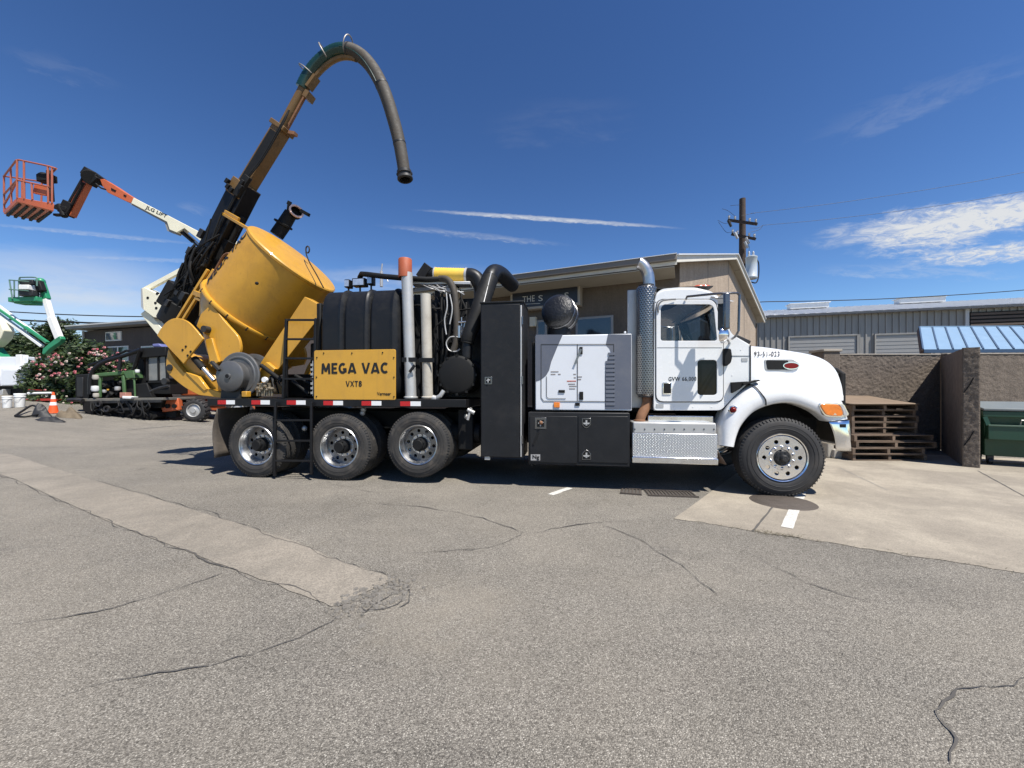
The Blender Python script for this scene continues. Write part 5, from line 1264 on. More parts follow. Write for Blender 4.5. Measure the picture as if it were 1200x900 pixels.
# middle stage, collar and inner stage
m0, m1 = Lb(284, 227), Lb(331, 150)
YBR = mat('shaded_boom_yellow', (.15, .083, .024), .5, var=.3, dirt=.6, dcol=(.05, .034, .02), ds=3)  # boom yellow browned in its colour for the shading on the stages
ms = MB(); ms.beam(m0, m1, .24, .25, sid); mid = ms.build('boom_middle', YBR, boom, bevel=.01)
md = (m1 - m0).normalized(); ml = (m1 - m0).length
MB().beam(m0 + md * ml * .10 - sid * .129, m0 + md * ml * .90 - sid * .129, .008, .16, sid).build('boom_slot', UND, mid)
MB().beam(m1 - md * .06, m1 + md * .03, .30, .36, sid).build('stage_collar', YBR, mid, bevel=.01)
MB().beam(m1 + nrm * .20 - md * .02, m1 + nrm * .33 + md * .02, .10, .06, sid).build('collar_lug', RUST, mid)
co = MB(); co.beam(m0 - md * .12, m0 + md * .20, .36, .38, sid); co.build('boom_collar', YBR, boom, bevel=.012)
cx = MB()
for i in range(5): c0 = m0 + md * rnd.uniform(-.1, .2) + nrm * rnd.uniform(-.22, .22) - sid * .24; cx.beam(c0, c0 + md * .1, .07, .07, sid)
cx.beam(m0 + nrm * .12 - md * .1 - sid * .2, m0 + nrm * .14 + md * .35 - sid * .2, .08, .14, sid); cx.build('collar_fittings', UND, boom, bevel=.01)
i0, i1 = m1, Lb(358.5, 99); ii = MB(); ii.cyl(i0, i1, .088, n=24); ii.build('boom_inner', YBR, boom)
ib = MB(); ib.beam(i0 + nrm * .10, i0 + nrm * .10 + (i1 - i0) * .92, .05, .05, sid); ib.build('inner_rod', RUST, boom)
ln_ = MB(); ln_.beam(Lb(262, 251, .95), Lb(296, 271, .6), .05, .05); ln_.beam(Lb(264, 248, .95), Lb(280, 257, .8), .04, .06); ln_.build('boom_tie', YEL, boom, bevel=.004)
# pick-up hose
hp_ = [(354, 104), (360, 92), (368, 80), (380, 68), (392, 60.5), (404, 58.5), (416, 61.5), (427, 69), (437, 81), (446, 97), (454, 117), (461, 140), (467, 163), (471, 184), (474, 204)]
P = spline([Lb(x, y) for x, y in hp_], 8); n1 = 44
hd1 = MB(); hd1.tube(P[:n1 + 1], [.118 + (.004 if i % 2 else 0) for i in range(n1 + 1)], 24); hose = hd1.build('hose_sleeve', HOSED, TRK)
tag(hose, 'dark green hose sleeve over the boom tip')
P2 = spline(P[n1 - 2:], 3); hd2 = MB(); hd2.tube(P2, [(.128 - .018 * i / len(P2)) + (.003 if i % 2 else -.001) for i in range(len(P2))], 24); hs2 = hd2.build('suction_hose', HOSEG, TRK)
rs_ = MB(); off_ = [p + V((-.05, -.115, -.02)) for p in P[n1 - 4:n1 + 30]]; rs_.tube(off_, .012, 6); rs_.build('hose_wear_strip', HOSED, hs2)
tip = P2[-1]; td = (P2[-1] - P2[-4]).normalized()
tf = MB(); tf.lathe([(.115, -.06), (.135, -.05), (.135, .0), (.115, .01), (.112, .04), (.14, .055), (.145, .10), (.13, .115), (.10, .115), (.10, -.02), (.0, -.02)], tip, td, 28); tf.beam(tip - V((.15, 0, .0)), tip + V((.15, 0, .0)), .05, .04); tf.build('hose_coupling', DKM, hs2)
LOOP = mat('dull_loop_steel', (.26, .24, .22), .5, metal=.5, var=.2, dirt=.3)
for k_ in (12, 26, 42):
    c0 = P[k_]; dd = (P[k_ + 1] - P[k_ - 1]).normalized(); up = sid.cross(dd) * -1
    if up.z < 0: up = -up
    pts = []
    for i in range(25):
        t = -.35 * math.pi + 1.7 * math.pi * i / 24; pts.append(c0 + sid * (.15 * math.cos(t)) + up * (.06 + .20 * math.sin(t)) if math.sin(t) > 0 else c0 + sid * (.15 * math.cos(t)) + up * (.06 + .17 * math.sin(t)))
    MB().tube(pts, .012, 8).build('hose_loop', LOOP, hose)
cr = MB(); pts = [p + (V((.05, 0, -.15))) for p in P[10:48]]; cr.tube(pts, [.05] * len(pts), 8); cr.beam(P[8] + V((.03, 0, -.2)), P[16] + V((.06, 0, -.18)), .16, .06, sid); cr.beam(Lb(360, 117), Lb(364, 110), .2, .1, sid); cr.build('hose_cradle', YBR, hose)

# ------------------------------------------------------------------ brown gabled building behind the truck
def brown_building():
    A = V((3.705, 8.85, 0)); Lg = V((-.046, 10.51, 0)); df = (A - Lg).normalized(); nf = V((-df.y, df.x, 0))      # facade direction, inward
    if nf.y < 0: nf = -nf
    B = V((10.97, 16.9, 0)); dg = (B - A).normalized(); ng = V((-dg.y, dg.x, 0))
    if ng.x > 0: ng = -ng
    P = A + dg * ((B - A).length * .53)
    root = thing('brown_building', 'tan stucco building with gabled roof and navy sign behind the truck cab', 'building', (A.x, A.y + 1, 0))
    LEN = 11.0; HE = 4.42; HP = 5.92
    fo = A + nf * 1.0; go = A + ng * .22
    # corner where the two wall planes meet: fo + df*m = go + dg*n
    det = df.x * -dg.y + df.y * dg.x
    r_ = go - fo; m_ = (r_.x * -dg.y + r_.y * dg.x) / det; Cn = fo + df * m_
    FL = Cn - df * LEN
    dP = (P - A).dot(nf); dB = (B - P).dot(nf)
    def zr(X):
        u = (X - A).dot(nf); return HE + (HP - HE) * u / dP if u < dP else HP - (HP - HE) * (u - dP) / dB
    # facade
    wl = MB(); z1 = HE - .02
    def wallp(a, b, za, zb, th, inn):
        i_ = inn * th; return [a + V((0, 0, -.1)), b + V((0, 0, -.1)), b + V((0, 0, zb)), a + V((0, 0, za)), a + i_ + V((0, 0, -.1)), b + i_ + V((0, 0, -.1)), b + i_ + V((0, 0, zb)), a + i_ + V((0, 0, za))]
    fc = [(0, 1, 2, 3), (7, 6, 5, 4), (0, 4, 5, 1), (1, 5, 6, 2), (2, 6, 7, 3), (3, 7, 4, 0)]
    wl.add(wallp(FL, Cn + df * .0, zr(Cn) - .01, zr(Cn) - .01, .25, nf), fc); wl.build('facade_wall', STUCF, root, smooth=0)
    Bw = B + ng * .22 - dg * .35; Pw = P + ng * .22
    gwp = [Cn + dg * .003, Pw, Bw]
    gw = MB(); Pw = Cn + dg * ((P - Cn).dot(nf) / dg.dot(nf)); vs = [Cn + V((0, 0, -.1)), Bw + V((0, 0, -.1)), Bw + V((0, 0, zr(Bw) - .005)), Pw + V((0, 0, HP - .005)), Cn + V((0, 0, zr(Cn) - .005))]
    vs = [v - ng * .003 for v in vs]; vs2 = [v + ng * .25 for v in vs]; n = 5
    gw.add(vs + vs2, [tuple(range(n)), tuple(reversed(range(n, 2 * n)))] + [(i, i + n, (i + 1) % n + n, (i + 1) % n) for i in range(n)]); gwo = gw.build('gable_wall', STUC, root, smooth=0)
    # vertical control joints in the gable plaster
    for f in (.25, .5, .75):
        p = Cn.lerp(Bw, f); h = zr(p) - .05; MB().beam(p - ng * .006, p - ng * .006 + V((0, 0, h)), .012, .012).build('control_joint', GUTT, gwo)
    # roof slabs
    def slab(name, a, b, c, d, th, m, par=root):
        up = V((0, 0, th)); vs = [a, b, c, d, a + up, b + up, c + up, d + up]; return MB().add(vs, [(3, 2, 1, 0), (4, 5, 6, 7), (0, 1, 5, 4), (1, 2, 6, 5), (2, 3, 7, 6), (3, 0, 4, 7)]).build(name, m, par, smooth=0)
    z = lambda h: V((0, 0, h)); Lf = -df * (LEN + 1.5)
    rl_ = slab('roof', A + z(HE), P + z(HP), P + Lf + z(HP), A + Lf + z(HE), .10, ROOFS)
    slab('roof', P + z(HP), B + z(HE - .0), B + Lf + z(HE - .0), P + Lf + z(HP), .10, ROOFS)
    # soffit boards under the eaves, each its own strip
    for a, b, ha, hb in ((A, P, HE, HP), (P, B, HP, HE)):
        n_ = 7
        for i in range(n_):
            f0, f1 = i / n_, (i + .96) / n_; p0 = a.lerp(b, f0) + z(ha + (hb - ha) * f0 - .03); p1 = a.lerp(b, f1) + z(ha + (hb - ha) * f1 - .03)
            slab('soffit_board', p0, p1, p1 + ng * .5, p0 + ng * .5, .02, SOFF)
    # barge boards
    for a, b, ha, hb in ((A, P, HE, HP), (P, B, HP, HE)):
        mb = MB(); p0 = a - ng * .0 + z(ha + .02); p1 = b + z(hb + .02); mb.beam(p0 - ng * .02, p1 - ng * .02, .045, .17, ng); mb.build('barge_board', FASC, root, bevel=.006)
        mb = MB(); mb.beam(p0 - ng * .05 + z(.085), p1 - ng * .05 + z(.085), .09, .03, ng); mb.build('drip_edge', ROOFM, root)
    # gutter with fascia along the facade
    ga, gb = A + df * .05 + z(HE + .03), A + Lf + z(HE + .03)
    MB().beam(ga - nf * .06, gb - nf * .06, .12, .13, nf).build('gutter', GUTT, root, bevel=.012)
    MB().beam(ga - nf * .002 - z(.10), gb - nf * .002 - z(.10), .03, .10, nf).build('fascia', FASC, root)
    MB().beam(ga - nf * .07 + z(.07), gb - nf * .07 + z(.07), .15, .015, nf).build('gutter_rim', ROOFM, root)
    slab('soffit', A + z(HE - .16), A + Lf + z(HE - .16), A + Lf + nf * 1.02 + z(HE - .16), A + nf * 1.02 + z(HE - .16), .02, SOFF)
    for px in (612, 714):
        pass
    # things on the facade by pixel -> facade plane
    def fp(px, py, off=0.0):
        r = ray(px, py); o_ = fo - nf * off; k_ = (o_ - CAM).dot(nf) / r.dot(nf); return CAM + r * k_
    def fbox(x0, y0, x1, y1, off0, off1, nm, m, par, bv=.006):           # y0, y1 read at the right-hand end x1
        a = fp(x0, (y0 + y1) / 2, off1); b = fp(x1, (y0 + y1) / 2, off1); zb = fp(x1, y1, off1).z; zt = fp(x1, y0, off1).z
        a.z = b.z = 0; i_ = nf * (off1 - off0)
        vs = [a + z(zb), b + z(zb), b + z(zt), a + z(zt)]; vs += [v + i_ for v in vs]
        return MB().add(vs, fc).build(nm, m, par, bevel=bv), a, b, zb, zt
    so_, a, b, zb, zt = fbox(598, 332.5, 679.8, 357.2, -.01, .26, 'wall_sign', SIGNF, root, .01)
    so_.parent = root
    wdir = (b - a).normalized(); wid = (b - a).length
    f0 = a + wdir * .07 - nf * .006; f1 = b - wdir * .07 - nf * .006; i_ = nf * .05
    vs = [f0 + z(zb + .07), f1 + z(zb + .07), f1 + z(zt - .07), f0 + z(zt - .07)]; vs += [v + i_ for v in vs]; face = MB().add(vs, fc).build('sign_face', SIGNB, so_, smooth=0)
    LET = mat('silver_lettering', (.55, .55, .54), .4, var=.05)
    mt = Matrix(((wdir.x, 0, -nf.x, 0), (wdir.y, 0, -nf.y, 0), (0, 1, 0, 0), (0, 0, 0, 1)))
    def stxt(body, x0, x1, y0, y1):
        p0 = fp(x0, y1, .27); p1 = fp(x1, y0, .27); zz = fp(x0, y1, .27).z; h_ = abs(fp(x0, y0, .27).z - zz); wd = (V((p1.x, p1.y, 0)) - V((p0.x, p0.y, 0))).length
        text('lettering', body, LET, face, Matrix.Translation((p0.x - OFF[root.name].x, p0.y - OFF[root.name].y, zz)) @ mt, wd, h_, 0.0, .003, 1.05)
    stxt('THE', 612.5, 626.5, 347.5, 354.3); stxt('S', 631, 636, 346.3, 353); stxt('S', 661.5, 666.5, 343, 350)
    MB().beam(fp(612, 356.6, .27), fp(633, 355.6, .27), .01, .012).build('sign_rule', LET, face)
    # windows
    for (x0, y0, x1, y1) in ((674.5, 369, 718.5, 420), (628.5, 374.5, 640.5, 420), (540, 383, 575, 420)):
        fr, a, b, zb, zt = fbox(x0, y0, x1, y1, -.01, .05, 'window', WFRM, root); wd_ = (b - a).normalized()
        for g0, g1 in ((.06, (b - a).length - .06),):
            p0 = a + wd_ * g0 - nf * .004; p1 = a + wd_ * g1 - nf * .004; vs = [p0 + z(zb + .06), p1 + z(zb + .06), p1 + z(zt - .06), p0 + z(zt - .06)]; vs += [v + nf * .03 for v in vs]; MB().add(vs, fc).build('pane', DGLASS, fr, smooth=0)
    fbox(620.5, 371, 627.5, 382, -.01, .14, 'wall_lamp', mat('lamp_cream', (.62, .55, .42), .5), root)
    for x_ in (612.5, 714.5):
        p = fp(x_, 320, -.2); p.z = HE + .16; MB().cyl(p + z(-.3), p + z(.16), .05, n=10).build('roof_vent', ROOFM, root)
    # far and left walls so it is a whole building
    Bk = Bw - df * LEN
    for a_, b_ in ((Bw, Bk), (Bk, FL)):
        i_ = ((FL + Bw) / 2 - a_); wl2 = MB(); nn = V((-(b_ - a_).y, (b_ - a_).x, 0)).normalized()
        wl2.add(wallp(a_, b_, HE - .12, HE - .12, .2, nn), fc); wl2.build('rear_wall', STUCF, root, smooth=0)
brown_building()

# ------------------------------------------------------------------ long metal shop on the right
def metal_shop():
    H = 6.5; A = V(((899 - 600) / FPX * 26.7, 26.7, 0)); B = V(((1136 - 600) / FPX * 23.7, 23.7, 0)); d = (B - A).normalized(); nin = V((-d.y, d.x, 0))
    if nin.y < 0: nin = -nin
    P0 = A - d * 10; LENG = 46; z = lambda h: V((0, 0, h))
    root = thing('metal_shop', 'long grey ribbed metal shop with roll-up doors beyond the plaster wall', 'building', P0)
    w0 = P0 + nin * .38
    # ribbed siding: one sheet of trapezoid ribs
    rows = [[], []]; s = 0
    while s < LENG:
        for ds, dp in ((0, 0), (.24, 0), (.26, .055), (.34, .055)):
            p = w0 + d * (s + ds) - nin * dp
            rows[0].append(p + z(-.1)); rows[1].append(p + z(H - .05))
        s += .36
    MB().grid(rows).build('siding', SIDE, root, smooth=0)
    def sp(px, py, off=0):
        o_ = w0 - nin * off; r = ray(px, py); k = (o_ - CAM).dot(nin) / r.dot(nin); return CAM + r * k
    def sb(px0, py0, px1, py1, o0, o1, nm, m, par, zb=None):
        a, b = sp(px0, py0, o1), sp(px1, py0, o1); zt = (a.z + b.z) / 2; zb = sp((px0 + px1) / 2, py1, o1).z if zb is None else zb; a.z = b.z = 0; i = nin * (o1 - o0)
        vs = [a + z(zb), b + z(zb), b + z(zt), a + z(zt)]; vs += [v + i for v in vs]
        return MB().add(vs, [(0, 1, 2, 3), (7, 6, 5, 4), (0, 4, 5, 1), (1, 5, 6, 2), (2, 6, 7, 3), (3, 7, 4, 0)]).build(nm, m, par, smooth=0), a, b, zb, zt
    for x0, x1, y0 in ((924, 1004.5, 394.5), (1025, 1088, 392)):
        o, a, b, zb, zt = sb(x0, y0, x1, 430, -.05, .085, 'roll_door', ROLLD, root, 0)
        for i in range(16):
            zz = zt - .16 - i * .24; MB().beam(a + z(zz) - nin * .004, b + z(zz) - nin * .004, .02, .03, nin).build('door_slat', ROLLD, o, smooth=0)
        fr = MB(); fr.beam(a - nin * .02 + z(0), a - nin * .02 + z(zt + .08), .1, .08); fr.beam(b - nin * .02, b - nin * .02 + z(zt + .08), .1, .08); fr.beam(a - nin * .02 + z(zt + .05), b - nin * .02 + z(zt + .05), .08, .10, nin); fr.build('door_frame', SIDE, o)
    sb(1131.5, 361, 1136, 440, .03, .12, 'downspout', mat('pale_grey_trim', (.48, .48, .47), .5, var=.06), root, 0)
    # open louvred bay at the right
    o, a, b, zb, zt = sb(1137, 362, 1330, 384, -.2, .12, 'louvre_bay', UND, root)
    hh = zt - zb
    for i in range(5):
        zz = zb + hh * (i + .4) / 5; MB().beam(a - nin * .03 + z(zz), b - nin * .03 + z(zz), .05, .13, nin).build('louvre_slat', mat('brown_slat', (.10, .075, .06), .8), o, smooth=0)
    # roof
    e0 = P0 - d * .3; e1 = P0 + d * LENG; rin = nin * 11; rr = []
    rv = [e0 + z(H), e1 + z(H), e1 + rin + z(H + 2.3), e0 + rin + z(H + 2.3)]
    vs = rv + [v + z(.06) for v in rv]; rf = MB().add(vs, [(3, 2, 1, 0), (4, 5, 6, 7), (0, 1, 5, 4), (1, 2, 6, 5), (2, 3, 7, 6), (3, 0, 4, 7)]).build('roof', ROOFM, root, smooth=0)
    rb = MB(); s = .3
    while s < LENG: p = e0 + d * s; rb.beam(p + z(H + .085), p + rin + z(H + 2.3 + .085), .05, .06, d); s += .61
    rb.build('roof_ribs', ROOFM, rf, smooth=0)
    vs = [e0 + rin + z(H + 2.3), e1 + rin + z(H + 2.3), e1 + rin * 2 + z(H), e0 + rin * 2 + z(H)]; vs += [v + z(.06) for v in vs]; MB().add(vs, [(3, 2, 1, 0), (4, 5, 6, 7), (0, 1, 5, 4), (1, 2, 6, 5), (2, 3, 7, 6), (3, 0, 4, 7)]).build('roof', ROOFM, root, smooth=0)
    MB().beam(e0 - nin * .03 + z(H + .0), e1 - nin * .03 + z(H + .0), .06, .14, nin).build('eave_trim', DTRIM, root)
    MB().beam(w0 + rin * 1.9 + z(-.1), w0 + rin * 1.9 + d * LENG + z(-.1), .1, .2).build('rear_sill', SIDE, root)
    # ridge vents
    for x0, x1 in ((924, 969), (1051, 1104)):
        rp = P0 + rin * .86; 
        def rpt(px):
            r = ray(px, 360); k = (rp - CAM).dot(nin) / r.dot(nin); p = CAM + r * k; p.z = H + 2.3 * .86; return p
        a, b = rpt(x0), rpt(x1); v_ = MB(); v_.beam(a + z(.30), b + z(.30), .8, .42, nin); vo = v_.build('ridge_vent', ROOFM, root, bevel=.03)
        MB().beam(a + z(.53) - d * .1, b + z(.53) + d * .1, 1.0, .05, nin).build('vent_cap', ROOFM, vo, bevel=.01)
metal_shop()

# ------------------------------------------------------------------ rough plaster walls
def rough_wall(name, label, a, b, h, th, m, disp, mback=None, step=.03):
    a, b = V(a), V(b); d = (b - a); Ln = d.length; d.normalize(); n = V((d.y, -d.x, 0))                 # n points to the camera side
    if n.dot(CAM - a) < 0: n = -n
    root = thing(name, label, 'wall', a)
    nu, nv = max(2, int(Ln / step)), int(h / step); rows = []
    for i in range(nu + 1):
        r_ = []
        for j in range(nv + 1):
            p = a + d * (Ln * i / nu) + V((0, 0, -.05 + (h + .05) * j / nv)); k = 0 if i in (0, nu) or j == nv else 1
            r_.append(p + n * (k * disp * (noise.noise(p * 6) * .35 + noise.noise(p * 19) * .75 + noise.noise(p * 38) * .5)))
        rows.append(r_)
    f = MB().grid(rows).build('plaster_face', m, root, smooth=180)
    core = MB(); q0 = a - n * .02; i_ = -n * (th - .02)
    vs = [q0 + V((0, 0, -.05)), q0 + d * Ln + V((0, 0, -.05)), q0 + d * Ln + V((0, 0, h)), q0 + V((0, 0, h))]; vs += [v + i_ for v in vs]; vs[:4] = [v + n * .02 for v in vs[:4]]
    vs[0] -= n * .02; vs[1] -= n * .02; vs[2] -= n * .02; vs[3] -= n * .02
    core.add(vs, [(7, 6, 5, 4), (0, 4, 5, 1), (1, 5, 6, 2), (2, 6, 7, 3), (3, 7, 4, 0), (0, 1, 2, 3)]); core.build('wall_core', mback or m, root, smooth=0)
    cp = MB(); c0 = a + V((0, 0, h)) - n * th / 2; cp.beam(c0 + V((0, 0, .012)), c0 + d * Ln + V((0, 0, .012)), th + .03, .03, n); cp.build('coping', mat('pale_coping', (.30, .265, .22), .85, var=.2, bump=.3), root, bevel=.008)
    return root
J = V((10.28, 9.3, 0)); T_ = V((8.54, 7.36, 0)); wd = (T_ - J).normalized(); wp_ = V((.74, -.67, 0))
rough_wall('plaster_wall', 'rough brown plaster wall behind the stacked pallets', (7.46, 9.30, 0), (10.26, 9.30, 0), 2.29, .2, ROCK, .016, step=.022)
rough_wall('plaster_wall', 'rough brown plaster wall behind the green dumpster', (10.45, 9.34, 0), (19.0, 9.2, 0), 2.31, .2, ROCK, .016, step=.034)
def wing():
    root = thing('wing_wall', 'short angled wing wall with a rough plaster end between pallets and dumpster', 'wall', T_)
    h = 2.235; a, b = T_ - wd * .0, J - wd * .0; mb = MB(); s = wp_ * .2
    vs = [a, b, b + s, a + s]; vs = [v + V((0, 0, -.05)) for v in vs] + [v + V((0, 0, h)) for v in vs]
    mb.add(vs, [(3, 2, 1, 0), (4, 5, 6, 7), (0, 1, 5, 4), (1, 2, 6, 5), (2, 3, 7, 6), (3, 0, 4, 7)]); mb.build('wall_panel', SMOC, root, smooth=0)
    rows = []
    for i in range(11):
        r_ = []
        for j in range(90):
            p = a - s * .04 + s * 1.09 * (i / 10) + V((0, 0, -.04 + (h + .05) * j / 89)) + wd * .02; k = 1 if 0 < i < 10 else .4
            r_.append(p + wd * (.03 + k * .010 * (noise.noise(p * 8) * .4 + noise.noise(p * 19) * .7 + noise.noise(p * 37) * .5)))
        rows.append(r_)
    rows = [[p - wd * .05 for p in rows[0]]] + rows + [[p - wd * .05 for p in rows[-1]]]
    MB().grid(rows).build('plaster_end', ROCK, root, smooth=180)
    for zz in (.62, 1.62):
        p = a + wd * .055 + s * .05; MB().tube([p + V((0, 0, zz - .22)), p + s * .35 + V((0, 0, zz - .08)), p + s * .6 + V((0, 0, zz + .06))], .009, 6).build('bent_rebar', UND, root)
wing()
def column():
    c = W(969, 440, 9.15); root = thing('end_column', 'small plaster column ending the wall behind the truck bumper', 'column', (c.x, c.y, 0))
    MB().box(c.x - .19, c.x + .19, 9.0, 9.4, -.05, 2.34).build('shaft', ROCK, root, bevel=.02); MB().box(c.x - .22, c.x + .22, 8.97, 9.43, 2.34, 2.40).build('cap', mat('pale_coping', (.36, .32, .27)), root, bevel=.012)
column()

# blue panelled canopy roof beyond the wall
def canopy():
    root = thing('canopy_roof', 'pale blue panelled canopy roof rising above the plaster wall', 'canopy', (13, 12, 0))
    A = W(1081, 410.5, 11.6); Bt = W(1077, 384.5, 13.6); d = V((1, -.04, 0)).normalized(); up = Bt - A; n = 22; w = .43
    for i in range(n):
        p0 = A + d * (w * i + .012); p1 = A + d * (w * (i + 1) - .012); vs = [p0, p1, p1 + up, p0 + up]; nn = d.cross(up).normalized(); vs += [v + nn * .03 for v in vs]
        MB().add(vs, [(0, 1, 2, 3), (7, 6, 5, 4), (0, 4, 5, 1), (1, 5, 6, 2), (2, 6, 7, 3), (3, 7, 4, 0)]).build('roof_panel', BLUER, root, smooth=0)
        MB().beam(A + d * w * i + nn * .03, A + d * w * i + up + nn * .03, .035, .05, d).build('seam_batten', BLUES, root)
    e = A + d * w * n
    MB().beam(A - V((0, .02, .03)), e - V((0, .02, .03)), .06, .10).build('edge_trim', BLUES, root); MB().beam(Bt + V((0, 0, .02)), e + up + V((0, 0, .02)), .06, .09).build('ridge_trim', BLUER, root)
    for i in (0, 10, 20):
        for p, hz_ in ((A + d * (w * i + .2), A.z), (Bt + d * (w * i + .2) - V((0, .2, 0)), Bt.z - .06)): MB().beam(V((p.x, p.y + .1, 0)), V((p.x, p.y + .1, hz_)), .1, .1).build('post', DKM, root)
    MB().beam(A - V((.02, 0, .06)), Bt - V((.02, 0, .06)), .05, .14, d).build('verge_board', mat('brown_infill', (.12, .08, .06), .8), root)
canopy()

# ------------------------------------------------------------------ pallets
def make_pallet(w, dp, h, seed, label):
    rnd = random.Random(seed); root = thing('wooden_pallet', label, 'pallet', (0, 0, 0), 'pallets stacked against the plaster wall')
    bt = .019; sh = h - 2 * bt
    for x in (0, .5, 1): cx = .03 + x * (w - .06); MB().box(cx - .028, cx + .028, 0, dp, bt, bt + sh).build('stringer', WOOD, root)
    for i in range(7):
        y0 = i * (dp - .1) / 6; MB().box(rnd.uniform(-.012, .012), w + rnd.uniform(-.012, .012), y0, y0 + .1 + rnd.uniform(-.01, .005), bt + sh + .001, h + rnd.uniform(-.003, .004)).build('deck_board', WOOD, root)
    for i in (0, 3, 6): y0 = i * (dp - .1) / 6; MB().box(0, w, y0, y0 + .1, 0, bt - .001).build('base_board', WOOD, root)
    return root
ORD = ['bottom', 'second', 'third', 'fourth', 'fifth', 'sixth', 'seventh', 'eighth', 'topmost']
zc = 0.0; rp_ = random.Random(6)
for i in range(9):
    lower = i < 4
    w = (1.50, 1.48, 1.62, 1.64)[i] if lower else 1.36 + rp_.uniform(-.03, .03); y = 7.92 + rp_.uniform(-.03, .03) if lower else 8.14 + rp_.uniform(-.03, .03); h = .128 if lower else .121
    x = W(998 if i < 2 else 1001, 500, 7.95).x if lower else W(995, 500, 8.2).x; x += rp_.uniform(-.02, .02)
    pl = make_pallet(w, 1.02, h, 40 + i, ORD[i] + (' pallet from the ground in the pallet stack' if 0 < i < 8 else (' pallet of the stack, lying on the concrete' if i == 0 else ' pallet of the stack, under the plywood sheet')) + (', one of the wide ones' if lower and i else '')); pl.location = (x, y, .005 + zc); pl.rotation_euler = (0, 0, R(rp_.uniform(-2.5, 1.5))); zc += h + .003
pw = MB(); x_ = W(994, 500, 8.1).x; zt_ = zc + .006; rows = []
for i in range(13):
    f = i / 12; rows.append([V((x_ + f * 1.42, 8.05 + 1.18 * g / 6 - .02 * f, zt_ + .165 * (g / 6) ** 1.15 + .012 * math.sin(f * 5) * (g / 6))) for g in range(7)])
pw.grid(rows); po = pw.build('plywood_sheet', mat('pale_plywood', (.18, .13, .088), .8, var=.25, vs=4, dirt=.4, dcol=(.2, .14, .09)), smooth=60, solid=.015, off=(x_, 8.05, zt_)); po.location = (x_, 8.05, zt_); tag(po, 'warped pale plywood sheet lying on the pallet stack against the wall', 'plywood')
# leaning offcut and concrete block
def block(px, py, w, h, lab, m=CONC, dp=.3):
    p = G(px, py); root = MB()
    n = 6; 
    root.box(p.x - w / 2, p.x + w / 2, p.y, p.y + dp, 0, h); o = root.build('concrete_block', m, bevel=.03, off=(p.x, p.y, 0)); o.location = (p.x, p.y, 0); o.rotation_euler = (0, 0, R(8)); md = o.modifiers.new('sub', 'SUBSURF'); md.subdivision_type = 'SIMPLE'; md.levels = 3; md.render_levels = 3
    tx = bpy.data.textures.new('lumps', 'CLOUDS'); tx.noise_scale = .12; dm = o.modifiers.new('lumps', 'DISPLACE'); dm.texture = tx; dm.strength = .03
    tag(o, lab, 'block'); return o
block(984, 537.5, .26, .20, 'low pale concrete block beside the pallets behind the bumper')
block(974, 537, .16, .36, 'upright pale concrete block just behind the front bumper')

# ------------------------------------------------------------------ dumpster
def dumpster():
    cx = W(1153, 520, 7.5).x; x0 = y0 = 0; w = 1.85; d = .74; root = thing('dumpster', 'dark green steel dumpster with grey lid beside the wing wall', 'dumpster', (0, 0, 0)); zb, zt = .17, 1.03
    root.location = (cx, 7.5, .004); root.rotation_euler = (0, 0, R(-31))
    x1 = x0 + w
    b = MB(); b.sprism = None
    vs = [(x0 + .05, y0 + .12, zb), (x1 - .05, y0 + .12, zb), (x1 - .05, y0 + d, zb), (x0 + .05, y0 + d, zb), (x0, y0, zt), (x1, y0, zt), (x1, y0 + d, zt + .12), (x0, y0 + d, zt + .12)]
    MB().add(vs, [(0, 3, 2, 1), (4, 5, 6, 7), (0, 1, 5, 4), (1, 2, 6, 5), (2, 3, 7, 6), (3, 0, 4, 7)]).build('bin', DGRN, root, bevel=.012)
    MB().box(x0 + .03, x1 - .03, y0 - .07, y0 + .1, .50, .77).build('front_channel', DGRN, root, bevel=.012)
    MB().box(x0 + .03, x1 - .03, y0 - .085, y0 - .06, .755, .785).build('channel_lip', mat('worn_green_edge', (.08, .13, .09), .5, var=.2), root, bevel=.006)
    MB().box(x0 - .03, x1 + .03, y0 - .045, y0 + .02, zt - .1, zt + .01).build('top_rail', DGRN, root, bevel=.01)
    MB().beam((x0 - .0, y0 - .03, zt - .1), (x0 + .04, y0 - .05, .77), .03, .06).build('side_rib', DGRN, root)
    h = MB(); h.tube([(x0 + .45, y0 - .02, .78), (x0 + .45, y0 - .06, .88), (x0 + .75, y0 - .06, .88), (x0 + .75, y0 - .02, .78)], .011, 8); h.build('handle', GALV, root)
    for a, b_ in ((x0 - .03, x0 + w / 2 - .01), (x0 + w / 2 + .01, x1 + .03)):
        l = MB(); vs = [(a, y0 - .06, zt + .015), (b_, y0 - .06, zt + .015), (b_, y0 + d + .02, zt + .135), (a, y0 + d + .02, zt + .135)]; vs += [(x, y, z + .05) for x, y, z in vs]; l.add(vs, [(3, 2, 1, 0), (4, 5, 6, 7), (0, 1, 5, 4), (1, 2, 6, 5), (2, 3, 7, 6), (3, 0, 4, 7)]); l.build('lid', DLID, root, bevel=.015)
    for px, py in ((x0 + .14, y0 + .18), (x1 - .14, y0 + .18), (x0 + .14, y0 + d - .12), (x1 - .14, y0 + d - .12)):
        c = MB(); c.cyl((px - .03, py, .065), (px + .03, py, .065), .06, n=14); c.box(px - .045, px + .045, py - .03, py + .03, .09, zb + .02); c.build('caster', DKM, root)
dumpster()

